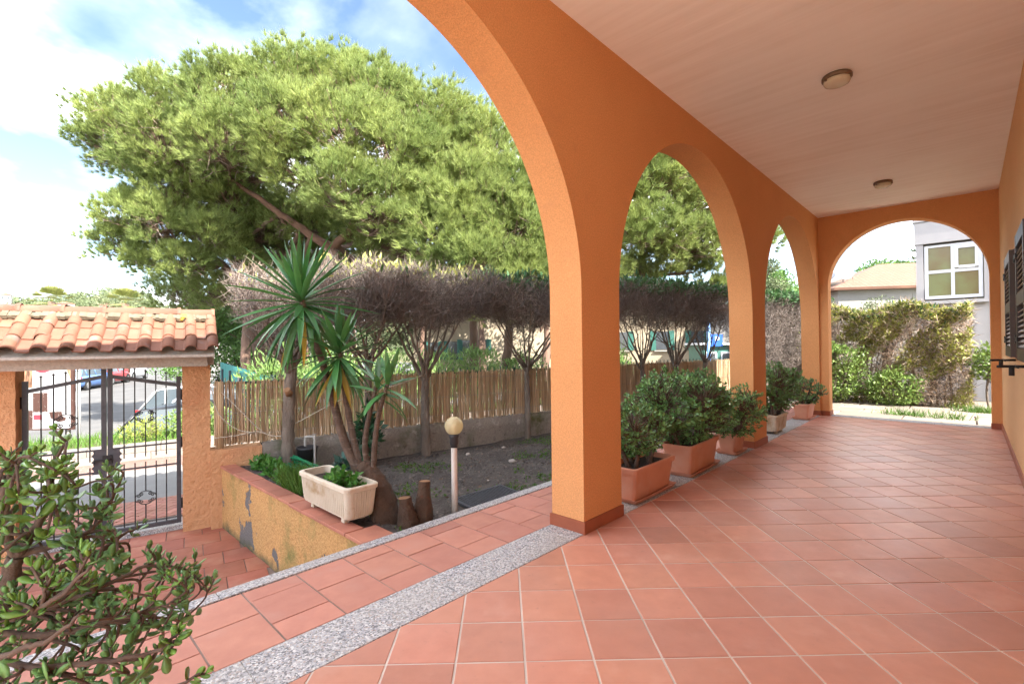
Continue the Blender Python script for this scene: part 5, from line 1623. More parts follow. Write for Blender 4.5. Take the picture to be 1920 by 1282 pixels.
def clipped(label, s, t, r0, fork, hw, green, yellow, z0=1.62, z1=2.45, gz=-0.15, seed=1, dens=1.0, bleach=0.0, lean=(0, 0), depth=0.62):
    r = random.Random(seed)
    b = st(s, t, gz)
    e = tag(empty('clipped_tree', b), label, 'tree', 'clipped half-dead cypresses along the reed fence')
    top = Vector((b.x + lean[0], b.y + lean[1], fork))
    path = smooth_path([b + Vector((0, 0, -0.15)), b.lerp(top, 0.45) + Vector((r.uniform(-.02, .02), r.uniform(-.02, .02), 0)), top], 7, r, 0.004)
    n = len(path)
    m = MB(); m.tube(smooth_path(path, 2), [r0 * (1.12 - 0.3 * k / (2 * n - 2)) * (1 + 0.05 * math.sin(k * 1.7 + seed) + r.uniform(-.05, .05)) for k in range(2 * n - 1)], 12)
    for kk_ in range(12, len(m.V) - 12):
        m.V[kk_] = tuple(c_ + r.uniform(-0.05, 0.05) * r0 for c_ in m.V[kk_])
    reparent(m.build('trunk', M_GBARK), e)
    br = MB(); ends = []
    nb = 9
    for k in range(nb):
        a = 2 * math.pi * k / nb + r.uniform(-.3, .3)
        f = r.uniform(0.45, 1.0)
        ds, dt = math.cos(a) * hw * f, math.sin(a) * depth * f
        en = Vector((b.x, b.y, 0)) + G * ds + N * dt; en.z = r.uniform(z0 + 0.1, z1 - 0.2)
        st_ = path[n - 1 - r.randrange(0, 3)]
        mid = st_.lerp(en, 0.5) + Vector((0, 0, -0.06 + r.uniform(-0.05, 0.05)))
        bp = smooth_path([st_, mid, en], 5, r, 0.012)
        nb_ = len(bp)
        br.tube(bp, [r0 * 0.42 * (1 - 0.7 * i / (nb_ - 1)) for i in range(nb_)], 6)
        for i in range(3):
            q = bp[r.randrange(3, nb_)]
            e2_ = q + G * r.uniform(-.35, .35) + N * r.uniform(-.3, .3) + Vector((0, 0, r.uniform(0.1, 0.45)))
            br.tube([q, q.lerp(e2_, 0.5) + Vector((0, 0, -0.03)), e2_], [0.010, 0.007, 0.004], 5, cap=False)
    reparent(stuff(br.build('branches', M_GBARK)), e)
    g_, n_ = np.array(G), np.array(N)
    def vol(nn, za, zb, inner=0.0, flat=1.0):
        u = nr.uniform(-1, 1, nn); v = nr.uniform(-1, 1, nn)
        zz = nr.uniform(0, 1, nn)
        lump = 1 + 0.12 * np.sin(u * 7 + seed) * np.sin(zz * 5 + seed * 3)
        wid = np.sqrt(np.clip(1 - (np.abs(zz - 0.55) * 1.35) ** 2, 0.15, 1))
        p = np.array([b.x, b.y, 0])[None] + g_[None] * (u * hw * lump)[:, None] + n_[None] * (v * depth * wid)[:, None]
        za_ = za + (0.34 * np.abs(u) ** 1.4 if za < z1 - 0.4 else 0.0)
        p[:, 2] = za_ + (zb - za_) * zz + 0.05 * np.sin(u * 9 + seed) * zz
        return p
    nd = int(14000 * hw * dens)
    p = vol(nd, z0, z1)
    d = unit(nr.normal(size=(nd, 3)) + np.array([0, 0, 0.55]) + (p - np.array([b.x, b.y, fork])) * 0.5)
    reparent(stuff(leafcloud('dry_crown', p, d, nr.uniform(0.10, 0.25, nd), *TWIGF, M_DRYT)), e)
    nb2 = int(1000 * hw * (0.35 + bleach * 3))
    p = vol(nb2, z1 - 0.28 if bleach < 0.3 else z0 + 0.1, z1 + 0.08)
    d = unit(nr.normal(size=(nb2, 3)) * 0.7 + np.array([0, 0, 1.0]))
    reparent(stuff(leafcloud('bleached_twigs', p, d, nr.uniform(0.09, 0.18, nb2), *TWIGF, M_DRYT2)), e)
    SPR = ([(0, 0, 0), (-0.16, 0.35, 0), (0.16, 0.4, 0.02), (-0.1, 0.7, 0), (0.1, 0.75, 0), (0, 1.0, 0)], [(0, 2, 1), (1, 2, 3), (2, 4, 3), (3, 4, 5)])
    if green:
        ng = int(1500 * hw * green)
        p = vol(ng, z1 - 0.16, z1 + 0.10)
        d = unit(nr.normal(size=(ng, 3)) * 0.7 + np.array([0, 0, 0.8]))
        reparent(stuff(leafcloud('green_top', p, d, nr.uniform(0.07, 0.14, ng), *SPR, M_CYG)), e)
    if yellow:
        ng = int(900 * hw * yellow)
        p = vol(ng, z1 - 0.10, z1 + 0.10)
        d = unit(nr.normal(size=(ng, 3)) * 0.6 + np.array([0, 0, 1]))
        reparent(stuff(leafcloud('yellow_sprays', p, d, nr.uniform(0.06, 0.12, ng), *SPR, M_CYY)), e)
    return e
clipped('thick sawn trunk before the reed fence nearest the gate, bleached twigs above', 0.80, -0.36, 0.072, 1.25, 0.56, 0.0, 0.05, 1.42, 2.18, seed=1, dens=0.55, bleach=1.0, lean=(0.06, 0.02))
clipped('slender clipped tree behind the yucca', 1.78, -0.30, 0.05, 1.2, 0.7, 0.0, 0.3, 1.55, 2.36, seed=2, bleach=0.15)
clipped('clipped tree with flat dry crown in the middle of the garden', 2.59, -0.30, 0.062, 1.05, 0.95, 0.05, 0.35, 1.58, 2.36, seed=3, dens=1.25, bleach=0.1)
clipped('clipped tree with dry crown just left of the first pillar', 4.35, -0.30, 0.05, 1.02, 0.95, 0.7, 0.1, 1.58, 2.34, seed=4, dens=1.25)
clipped('clipped tree hidden behind the first pillar', 5.75, -0.30, 0.05, 1.0, 0.75, 1.0, 0.0, 1.6, 2.45, seed=5)
clipped('first clipped tree seen through the second arch, by the pillar', 7.11, -0.28, 0.05, 1.0, 0.8, 1.4, 0.0, 1.6, 2.45, seed=6, dens=0.8)
clipped('middle clipped tree seen through the second arch', 8.12, -0.28, 0.055, 0.95, 0.75, 1.2, 0.0, 1.6, 2.45, seed=7, dens=0.8)
clipped('last clipped tree seen through the second arch, by the second pillar', 9.10, -0.28, 0.045, 0.95, 0.75, 1.4, 0.0, 1.6, 2.45, seed=8, dens=0.8)
clipped('clipped dry hedge tree filling the left of the third arch', 11.6, -0.25, 0.05, 0.7, 0.9, 1.6, 0.0, 0.6, 2.45, seed=9, dens=1.5)
clipped('clipped dry hedge tree filling the right of the third arch', 13.1, -0.25, 0.05, 0.7, 0.9, 1.6, 0.0, 0.4, 2.45, seed=10, dens=1.5)
# sawn limb scar on the first trunk
m = MB(); c0 = st(0.80, -0.36, 0)
m.tube([(c0.x - 0.0, c0.y - 0.04, 0.82), (c0.x - 0.045, c0.y - 0.085, 0.88)], [0.045, 0.034], 10)
o = m.build('limb_stub', M_CUT)
ct = [q for q in col.objects if q.name == 'clipped_tree'][0]; reparent(o, ct)

# ------------------------------------------------------------------ shrubs
def shrub(name, label, cat, base, radii, n, size, tmpl, mat, group=None, upright=0.6, stems=6, seed=1, shell=0.55, stem_mat=None, up=None, extra=None):
    r = random.Random(seed)
    B = Vector(base)
    e = tag(empty(name, B), label, cat, group)
    m = MB()
    for k in range(stems):
        a = 2 * math.pi * k / stems + r.uniform(-.4, .4)
        t = B + Vector((radii[0] * 0.6 * math.cos(a), radii[1] * 0.6 * math.sin(a), radii[2] * r.uniform(0.9, 1.6)))
        m.tube(smooth_path([B + Vector((0.05 * math.cos(a), 0.05 * math.sin(a), -0.05)), B.lerp(t, 0.5) + Vector((0, 0, 0.05)), t], 4, r, 0.02), [0.02 * max(0.5, radii[2])] * 4 + [0.012] * 4 + [0.006], 5, cap=False)
    reparent(stuff(m.build('stems', stem_mat or M_GBARK)), e)
    p = sphere_pts(n, shell)
    lump = 1 + 0.16 * np.sin(p[:, 0] * 6 + seed) * np.sin(p[:, 1] * 5 + seed * 2) + 0.12 * np.sin(p[:, 2] * 8 + seed)
    q = p * lump[:, None] * np.array(radii)[None]
    pos = q + np.array([B.x, B.y, B.z + radii[2] * 0.98])
    d = unit(p * 0.7 + nr.normal(size=(n, 3)) * 0.6 + np.array([0, 0, upright]))
    reparent(stuff(leafcloud('foliage', pos, d, nr.uniform(0.7, 1.2, n) * size, *tmpl, mat, up=up)), e)
    if extra:
        for (nm, n2, sz2, tm2, mt2) in extra:
            p = sphere_pts(n2, shell); pos = p * np.array(radii)[None] * 0.97 + np.array([B.x, B.y, B.z + radii[2] * 0.98])
            d = unit(p * 0.5 + nr.normal(size=(n2, 3)) * 0.8 + np.array([0, 0, 0.3]))
            reparent(stuff(leafcloud(nm, pos, d, nr.uniform(0.7, 1.2, n2) * sz2, *tm2, mt2)), e)
    return e
M_OLE = pm('oleander_leaf', (0.22, 0.33, 0.10), (0.12, 0.21, 0.06), 2.0, 0.45, island=0.35, ws=True, trans=0.25)
for k in range(8):
    s_ = 1.5 + k * 1.3
    lab = ['oleander shrub beyond the reeds behind the sawn trunk', 'oleander shrub behind the yucca heads', 'oleander shrub left of the middle clipped tree', 'oleander shrub right of the middle clipped tree', 'oleander shrub left of the first pillar, before the cream house', 'oleander shrub behind the first pillar', 'pale oleander shrub at the left of the second arch', 'pale oleander shrub at the middle of the second arch'][k]
    b = st(s_ + (0.3 if k > 4 else 0), 5.45 if k < 6 else 4.2, -0.42)
    shrub('oleander_shrub', lab, 'shrub', b, (0.85, 0.6, 0.88 + 0.06 * math.sin(k * 2.0)), 2400, 0.15, LANCE, M_OLE, 'oleanders beyond the fence', 1.0, 7, k, 0.5)
M_YELB = pm('yellow_green_leaf', (0.30, 0.33, 0.07), (0.20, 0.26, 0.06), 2.0, 0.5, island=0.3, ws=True, trans=0.25)
M_PITT = pm('glossy_green_leaf', (0.22, 0.31, 0.085), (0.12, 0.20, 0.05), 2.0, 0.38, island=0.35, ws=True, trans=0.2)
shrub('verge_shrub', 'round green shrub on the verge before the dark car, right leaf of the gate', 'shrub', st(-0.05, 5.3, -0.5), (0.55, 0.5, 0.38), 2800, 0.065, LEAF6, M_PITT, 'verge shrubs', 0.4, 6, 31, 0.55)
shrub('verge_shrub', 'yellowish shrub on the verge behind the gate stile', 'shrub', st(-0.95, 5.25, -0.5), (0.36, 0.4, 0.27), 1400, 0.07, LANCE, M_YELB, 'verge shrubs', 0.8, 6, 32, 0.5)

# grass on the verge, in the bed, on the soil
M_GRASS = pm('grass_blade', (0.105, 0.20, 0.03), (0.07, 0.145, 0.026), 2, 0.5, island=0.3, ws=True, trans=0.25)
BLADE = ([(-0.035, 0, 0), (0.035, 0, 0), (-0.02, 0.55, 0.05), (0.02, 0.55, 0.05), (0, 1.0, 0.18)], [(0, 1, 3), (0, 3, 2), (2, 3, 4)])
def grass(name, label, pos, size, spread, mat=M_GRASS, tmpl=BLADE):
    d = unit(nr.normal(size=pos.shape) * spread + np.array([0, 0, 1]))
    o = leafcloud(name, pos, d, size, *tmpl, mat)
    o['label'] = label; o['category'] = 'grass'
    return stuff(o)
n = 9000
ss = nr.uniform(-4, 9, n); tt = nr.uniform(4.72, 6.2, n)
pos = np.array(P0)[None] + np.array(G)[None] * ss[:, None] + np.array(N)[None] * tt[:, None]; pos[:, 2] = -0.43
grass('verge_grass', 'bright green grass on the verge outside the gate', pos, nr.uniform(0.08, 0.24, n), 0.35)
# sparse tufts on the soil, gathered in patches
pts = []
while len(pts) < 9000:
    x, y = rng.uniform(2.0, 9.0), rng.uniform(3.1, 5.9)
    if y > 6.2 + math.tan(GA) * (x - 1.61) - 0.15: continue
    v_ = math.sin(x * 2.7 + 1.3) * math.sin(y * 3.4 + 0.4) + 0.6 * math.sin(x * 6.1 + y * 2.2) + 0.35 * math.sin(x * 11 - y * 13)
    edge = 0.6 if y < 3.5 else 0
    if v_ + edge > rng.uniform(0.35, 1.7):
        for k in range(4):
            xx, yy = x + rng.gauss(0, 0.02), y + rng.gauss(0, 0.02)
            pts.append((xx, yy, height(xx, yy) - 0.003))
pos = np.array(pts)
d = unit(nr.normal(size=pos.shape) * 0.9 + np.array([0, 0, 0.35]))
o = leafcloud('weeds', pos, d, nr.uniform(0.012, 0.040, len(pos)), *LEAF6, M_GRASS)
o['label'] = 'patches of small green weeds on the dark garden soil'; o['category'] = 'weeds'; stuff(o)
# chive-like grass behind the coping
n = 900
yy = nr.normal(4.72, 0.17, n); xx = nr.uniform(1.87, 2.08, n)
pos = np.stack([xx, yy, np.full(n, -0.02)], 1)
grass('chive_grass', 'tall bright grass clump behind the coping beside the white trough', pos, nr.uniform(0.14, 0.30, n), 0.28, M_GRASS, ([(-0.018, 0, 0), (0.018, 0, 0), (-0.012, 0.6, 0.06), (0.012, 0.6, 0.06), (0, 1.0, 0.22)], [(0, 1, 3), (0, 3, 2), (2, 3, 4)]))
for k, (y_, r_, lab) in enumerate(((5.15, 0.14, 'low green weed in the bed behind the coping, nearest the trough'), (5.5, 0.16, 'low green weed in the middle of the bed behind the coping'), (5.88, 0.15, 'low green weed in the bed at the gate end of the coping'))):
    shrub('bed_weed', lab, 'weed', (2.0, y_, -0.03), (r_ * 0.7, r_, 0.075), 260, 0.07, LEAF6, M_HERB, 'weeds behind the coping', 0.5, 4, 40 + k, 0.3)
shrub('ivy_shrub', 'dark leafy ivy climbing the slim trunk behind the yucca', 'ivy', (3.16, 5.55, -0.1), (0.13, 0.13, 0.36), 330, 0.10, LEAF6, pm('dark_ivy_leaf', (0.03, 0.085, 0.035), (0.02, 0.06, 0.03), 3, 0.4, island=0.35), None, 0.1, 3, 51, 0.5)
shrub('ivy_shrub', 'bluish broad leaved plant at the foot of the fence wall', 'plant', (2.75, 5.35, -0.12), (0.12, 0.12, 0.10), 60, 0.12, LEAF6, pm('bluish_leaf', (0.06, 0.13, 0.10), (0.04, 0.10, 0.08), 3, 0.45, island=0.3), None, 0.4, 3, 52, 0.4)
# stones and litter on the soil
M_PEB = pm('pale_pebble', (0.45, 0.41, 0.37), (0.32, 0.28, 0.25), 8, 0.85, 0.4, 30, orand=0.2)
for k, (x, y, r_, lab) in enumerate(((4.35, 4.15, 0.055, 'pale flat stone in the middle of the soil'), (5.0, 4.95, 0.04, 'pale stone close to the fence wall'), (3.55, 3.75, 0.018, 'small white pebble beyond the grate'), (2.62, 3.55, 0.025, 'white pebble between the stumps and the lamp'), (4.4, 5.05, 0.045, 'grey stone by the wall left of the slim trunk'))):
    m = MB(); q = random.Random(k)
    rg = []
    for a, s_ in ((0.0, 0.65), (0.35, 1.0), (0.75, 0.75), (1.0, 0.2)):
        rg.append([(r_ * s_ * math.cos(2 * math.pi * i / 9) * (1 + q.uniform(-.2, .2)), r_ * 0.75 * s_ * math.sin(2 * math.pi * i / 9) * (1 + q.uniform(-.2, .2)), r_ * 0.8 * a) for i in range(9)])
    m.rings(rg, smooth=True, cap1=True)
    tag(m.build('stone', M_PEB, None, (x, y, height(x, y) - 0.004), (0, 0, q.uniform(0, 3))), lab, 'stone', 'stones on the garden soil')
pts = []
for k in range(2200):
    x, y = rng.uniform(2.0, 9.5), rng.uniform(3.1, 5.95)
    if y > 6.1 + math.tan(GA) * (x - 1.61): continue
    pts.append((x, y, height(x, y)))
pos = np.array(pts)
o = leafcloud('soil_litter', pos, unit(nr.normal(size=pos.shape) * np.array([1, 1, 0.15])), nr.uniform(0.015, 0.05, len(pos)), *LEAF6, pm('dead_leaf_litter', (0.20, 0.14, 0.10), (0.12, 0.085, 0.06), 3, 0.9, island=0.5))
o['label'] = 'scattered dead leaves and crumbs on the garden soil'; o['category'] = 'litter'; stuff(o)
# irrigation hose along the wall foot
m = MB(); m.tube(smooth_path([st(1.2, -0.16, -0.16), st(3.0, -0.15, -0.175), st(5.2, -0.15, -0.17), st(8, -0.15, -0.16)], 8), 0.012, 6)
tag(m.build('drip_pipe', M_DPLAST), 'black drip pipe along the foot of the fence wall', 'pipe')

# crumbly clods all over the soil
n = 5200
cx = nr.uniform(1.97, 9.5, n); cyy = nr.uniform(3.08, 6.0, n)
ok = cyy < 6.15 + math.tan(GA) * (cx - 1.61)
cx, cyy = cx[ok], cyy[ok]; n = len(cx)
pos = np.stack([cx, cyy, np.array([height(a, b) for a, b in zip(cx, cyy)])], 1)
OCT = ([(1, 0, 0), (-1, 0, 0), (0, 1, 0), (0, -1, 0), (0, 0, 0.8), (0, 0, -0.8)], [(0, 2, 4), (2, 1, 4), (1, 3, 4), (3, 0, 4), (2, 0, 5), (1, 2, 5), (3, 1, 5), (0, 3, 5)])
o = leafcloud('soil_clods', pos, unit(nr.normal(size=(n, 3))), np.abs(nr.normal(0, 0.009, n)) + 0.004, *OCT, pm('soil_clod', (0.16, 0.14, 0.125), (0.08, 0.07, 0.062), 4, 0.95, island=0.45, ws=True), smooth=False)
o['label'] = 'crumbly clods over the dark garden soil'; o['category'] = 'soil'; stuff(o)

# ================================================================== CEILING LAMPS
M_OPAL = pm('beige_opal_glass', (0.66, 0.58, 0.44), (0.58, 0.50, 0.37), 3, 0.18, spec=0.5)
M_LRIM = pm('brown_lamp_rim', (0.20, 0.135, 0.085), (0.14, 0.09, 0.06), 8, 0.45)
for k, (x, y, lab) in enumerate(((5.03, 0.81, 'round bulkhead ceiling lamp nearest the camera'), (8.84, 0.88, 'round bulkhead ceiling lamp near the end arch'))):
    e = tag(empty('ceiling_lamp', (x, y, ZC)), lab, 'ceiling lamp', 'ceiling lamps'); e.scale = (0.82, 0.82, 0.9)
    m = MB(); m.lathe([(0.001, -0.002), (0.135, -0.002), (0.140, -0.012), (0.140, -0.034), (0.128, -0.044), (0.12, -0.040), (0.001, -0.038)], 32); m.build('rim', M_LRIM, e)
    m = MB(); m.lathe([(0.122, -0.040), (0.124, -0.060), (0.115, -0.078), (0.085, -0.092), (0.04, -0.098), (0.001, -0.099)], 32); m.build('glass', M_OPAL, e)
    for a in (0, 120, 240):
        m = MB(); m.box((0.132 * math.cos(rad(a + 20)), 0.132 * math.sin(rad(a + 20)), -0.05), (0.018, 0.018, 0.02), rad(a + 20)); m.build('clip', M_LRIM, e)

# ================================================================== BEYOND THE FAR ARCH
M_PATH = pm('pale_path_stone', (0.25, 0.215, 0.18), (0.20, 0.17, 0.14), 3, 0.9, 0.3, 30, orand=0.12)
m = MB(); m.bbox(XF + 0.262, 16.0, -2.6, 4.2, -0.3, -0.095)
path_ = struct(m.build('path', M_GROUTD))
x = XF + 0.30; row = 0
while x < 14.6:
    w_ = 0.62
    y = -1.6 - (0.4 if row % 2 else 0)
    while y < 2.9:
        h_ = rng.uniform(0.7, 1.1)
        m = MB(); m.chamfer([(-w_ / 2 + 0.012, -h_ / 2 + 0.012), (w_ / 2 - 0.012, -h_ / 2 + 0.012), (w_ / 2 - 0.012, h_ / 2 - 0.012), (-w_ / 2 + 0.012, h_ / 2 - 0.012)], -0.03, 0, 0.008)
        m.build('paving_slab', M_PATH, path_, (x + w_ / 2, y + h_ / 2, -0.072 + rng.uniform(-.004, .004)), (0, 0, rng.uniform(-.01, .01)))
        y += h_
    x += w_; row += 1
def hedge(label, x0, x1, y0, y1, z1, seed):
    e = tag(empty('cypress_hedge', ((x0 + x1) / 2, (y0 + y1) / 2, -0.1)), label, 'hedge', 'patchy cypress hedge beyond the end arch')
    vol = (x1 - x0) * (y1 - y0) * z1
    core = MB()
    r = random.Random(seed)
    for k in range(int(9 * (y1 - y0))):
        b = Vector((r.uniform(x0 + .2, x1 - .2), r.uniform(y0, y1), -0.12))
        t = b + Vector((r.uniform(-.4, .4), r.uniform(-.3, .3), z1 * r.uniform(.7, .95)))
        core.tube(smooth_path([b, b.lerp(t, .5) + Vector((r.uniform(-.15, .15), r.uniform(-.15, .15), 0)), t], 4, r, 0.02), [0.022] * 4 + [0.013] * 4 + [0.006], 5, cap=False)
    reparent(stuff(core.build('stems', M_GBARK)), e)
    def pts(n, sh):
        p = nr.uniform(0, 1, size=(n, 3))
        # gather near the faces
        f = nr.uniform(size=n) < sh
        p[f, 0] = np.abs(nr.normal(0, 0.10, f.sum()))
        bl = 0.10 * np.sin(p[:, 1] * 19 + seed) * np.sin(p[:, 2] * 9 + seed) + 0.05 * np.sin(p[:, 1] * 41 + p[:, 2] * 23)
        return p, np.stack([x0 + (x1 - x0) * (p[:, 0] + bl), y0 + (y1 - y0) * p[:, 1], (z1 + 0.10 * np.sin(p[:, 1] * 13 + seed)) * p[:, 2] - 0.08], 1)
    A = (y1 - y0) * z1
    n = int(2600 * A)
    p, q = pts(n, 0.55)
    reparent(stuff(leafcloud('dry_twigs', q, unit(nr.normal(size=(n, 3)) + np.array([-0.5, 0, 0.3])), nr.uniform(0.10, 0.26, n), *TWIG, M_DRYP)), e)
    n = int(1500 * A); p, q = pts(n, 0.2)
    reparent(stuff(leafcloud('inner_twigs', q, unit(nr.normal(size=(n, 3))), nr.uniform(0.12, 0.3, n), *TWIG, M_DRYT)), e)
    SPR = ([(0, 0, 0), (-0.16, 0.35, 0), (0.16, 0.4, 0.02), (-0.1, 0.7, 0), (0.1, 0.75, 0), (0, 1.0, 0)], [(0, 2, 1), (1, 2, 3), (2, 4, 3), (3, 4, 5)])
    n = int(3600 * A); p, q = pts(n, 0.7)
    msk = (np.sin(q[:, 1] * 3.1 + seed) * np.sin(q[:, 2] * 3.7 + q[:, 1] * 1.3 + seed * 2) + 0.5 * np.sin(q[:, 1] * 8 + q[:, 2] * 6) + (p[:, 2] > 0.86) * 1.3) > -0.15
    q = q[msk]; n = len(q)
    reparent(stuff(leafcloud('green_sprays', q, unit(nr.normal(size=(n, 3)) * 0.6 + np.array([-0.7, 0, 0.5])), nr.uniform(0.06, 0.13, n), *SPR, M_CYY)), e)
    n = int(900 * A); p, q = pts(n, 0.7); msk = p[:, 2] > 0.84; q = q[msk]; n = len(q)
    reparent(stuff(leafcloud('green_top', q, unit(nr.normal(size=(n, 3)) * 0.6 + np.array([-0.3, 0, 0.9])), nr.uniform(0.07, 0.14, n), *SPR, M_CYG)), e)
hedge('half-dry cypress hedge seen through the end arch', 14.0, 15.2, -0.05, 2.9, 2.25, 3)
hedge('cypress hedge continuing left of the end arch, behind the pillar', 13.9, 15.0, 2.95, 4.1, 2.2, 5)
shrub('leafy_shrub', 'glossy green shrub at the foot of the hedge, left side of the end arch', 'shrub', (13.75, 2.35, -0.12), (0.42, 0.66, 0.80), 3400, 0.075, LEAF6, M_PITT, 'leafy shrubs before the cypress hedge', 0.4, 7, 61, 0.6)
shrub('leafy_shrub', 'low glossy shrub at the foot of the hedge, middle of the end arch', 'shrub', (13.85, 1.25, -0.12), (0.36, 0.55, 0.46), 2000, 0.075, LEAF6, M_PITT, 'leafy shrubs before the cypress hedge', 0.4, 7, 62, 0.6)
shrub('sapling', 'slim leafy sapling beside the hedge at the right of the end arch', 'sapling', (14.1, -0.32, 0.55), (0.28, 0.34, 0.36), 900, 0.09, LEAF6, M_PITT, None, 0.3, 5, 63, 0.5)
m = MB(); m.tube(smooth_path([(14.1, -0.3, -0.15), (14.08, -0.26, 0.3), (14.1, -0.32, 0.9)], 5), 0.02, 7); o = m.build('trunk', M_GBARK); reparent(o, bpy.data.objects['sapling'])
for k, (x, y, n, lab) in enumerate(((12.15, 0.95, 260, 'grass tuft growing between the path slabs, middle of the end arch'), (12.0, 0.35, 160, 'second grass tuft between the path slabs, right of the first'), (13.5, -0.15, 420, 'grass clump at the right edge of the path'))):
    pos = np.stack([nr.normal(x, 0.10, n), nr.normal(y, 0.20, n), np.full(n, -0.085)], 1)
    d = unit(nr.normal(size=pos.shape) * 0.5 + np.array([0, 0, 1]))
    o = leafcloud('grass_tuft', pos, d, nr.uniform(0.08, 0.22, n), *BLADE, M_GRASS)
    tag(o, lab, 'grass', 'grass tufts on the path'); o['kind'] = 'stuff'

# ---- grey building with a four-pane window
M_GREYW = stucco_mat('pale_grey_render', (0.42, 0.41, 0.425), (0.38, 0.37, 0.385), 40, 0.1, grain=0.08)
M_ALU = pm('white_window_frame', (0.66, 0.68, 0.72), (0.6, 0.62, 0.66), 4, 0.4)
M_OBSC = pm('obscure_green_glass', (0.19, 0.21, 0.095), (0.17, 0.135, 0.06), 1.1, 0.25, spec=0.5, contrast=(0.35, 0.6))
gb = tag(empty('grey_building', (21.0, -2.5, 0)), 'pale grey building with a four pane window beyond the hedge', 'building')
def gbp(o): return reparent(o, gb)
YE = 1.13
m = MB(); m.bbox(19.0, 24.0, -6.0, YE, -1.4, 2.45); gbp(m.build('wall', M_GREYW))
m = MB(); m.bbox(19.0, 24.0, -6.0, -0.34, 2.455, 4.27); gbp(m.build('wall', M_GREYW))
m = MB(); m.bbox(19.0, 24.0, 0.96, YE, 2.455, 4.27); gbp(m.build('wall', M_GREYW))
m = MB(); m.bbox(18.97, 24.0, -6.0, YE + 0.03, 4.28, 4.93); gbp(m.build('fascia', M_GREYW))
m = MB(); m.bbox(18.94, 24.0, -6.0, YE + 0.06, 4.95, 7.0); gbp(m.build('upper_wall', M_GREYW))
m = MB(); m.bbox(19.25, 23.8, -5.8, 0.955, 2.46, 4.26); gbp(m.build('interior_wall', M_OBSC))
wn_ = empty('window', (19.05, 0.31, 2.72)); gbp(wn_)
W0, W1, H0, H1 = -0.63, 0.63, -0.10, 1.50
def bar(a, b, c, d, x0=0.0, x1=0.06):
    m = MB(); m.bbox(x0, x1, a, b, c, d); m.build('frame', M_ALU, wn_)
bar(W0, W0 + 0.09, H0, H1); bar(W1 - 0.09, W1, H0, H1); bar(W0 + 0.091, W1 - 0.091, H0, H0 + 0.09); bar(W0 + 0.091, W1 - 0.091, H1 - 0.07, H1)
bar(-0.04, 0.04, H0 + 0.091, H1 - 0.071); bar(W0 + 0.091, -0.041, 0.66, 0.75); bar(0.041, W1 - 0.091, 0.66, 0.75)
bar(W0 + 0.092, W0 + 0.16, 0.78, 1.42, -0.03, 0.02); bar(-0.12, -0.042, 0.78, 1.42, -0.03, 0.02); bar(W0 + 0.161, -0.121, 0.76, 0.84, -0.03, 0.02); bar(W0 + 0.161, -0.121, 1.34, 1.42, -0.03, 0.02)
for a, b, c, d in ((W0 + 0.09, -0.04, -0.01, 0.66), (0.04, W1 - 0.09, -0.01, 0.66), (W0 + 0.09, -0.04, 0.75, 1.43), (0.04, W1 - 0.09, 0.75, 1.43)):
    m = MB(); m.bbox(0.03, 0.04, a, b, c, d); m.build('pane', M_OBSC, wn_)
m = MB(); m.bbox(18.86, 18.996, -0.42, 1.0, 2.46, 2.56); gbp(m.build('sill', M_GREYW))
m = MB(); m.tube([(18.93, -0.50, -1), (18.93, -0.50, 4.2)], 0.045, 8); gbp(m.build('downpipe', M_ALU))

# ---- generic house
M_RTFAR = None
def roof_mat(name, c1, c2):
    m, nt, b = new_mat(name)
    v = coords(nt, (1, 1, 1), False, False)
    br = nt.nodes.new('ShaderNodeTexBrick'); nt.links.new(v, br.inputs['Vector'])
    br.inputs['Color1'].default_value = (*c1, 1); br.inputs['Color2'].default_value = (*c2, 1); br.inputs['Mortar'].default_value = (c2[0] * .6, c2[1] * .6, c2[2] * .6, 1)
    br.inputs['Scale'].default_value = 1.0; br.inputs['Brick Width'].default_value = 0.24; br.inputs['Row Height'].default_value = 0.34; br.inputs['Mortar Size'].default_value = 0.02; br.offset = 0.0
    c = _mix(nt, _ramp(nt, _noise(nt, v, 1.2, 5), 0.35, 0.7), br.outputs['Color'], tuple(x * 0.75 for x in c1))
    nt.links.new(c, b.inputs['Base Color']); b.inputs['Roughness'].default_value = 0.9
    bump(nt, b, br.outputs['Fac'], 0.6, -0.03)
    return m
M_RTFAR = roof_mat('far_roof_tiles', (0.22, 0.115, 0.075), (0.185, 0.09, 0.058))
M_CREAM = stucco_mat('cream_render', (0.38, 0.32, 0.235), (0.33, 0.275, 0.20), 20, 0.1, grain=0.1)
M_WHITEW = stucco_mat('white_render', (0.36, 0.345, 0.325), (0.32, 0.305, 0.285), 20, 0.1, grain=0.08)
M_GSHUT = pm('green_shutter_paint', (0.05, 0.16, 0.13), (0.04, 0.12, 0.10), 6, 0.5)
M_PANEF = pm('far_window_glass', (0.05, 0.06, 0.07), (0.08, 0.09, 0.1), 2, 0.1, spec=0.6)
VA = math.atan2(cF.y, cF.x)            # a facade turned towards the veranda
def at_view(right, fwd, z=0.0):
    f = Vector((math.cos(VA), math.sin(VA), 0)); r = Vector((math.sin(VA), -math.cos(VA), 0))
    p = f * fwd + r * right
    return Vector((p.x, p.y, z))
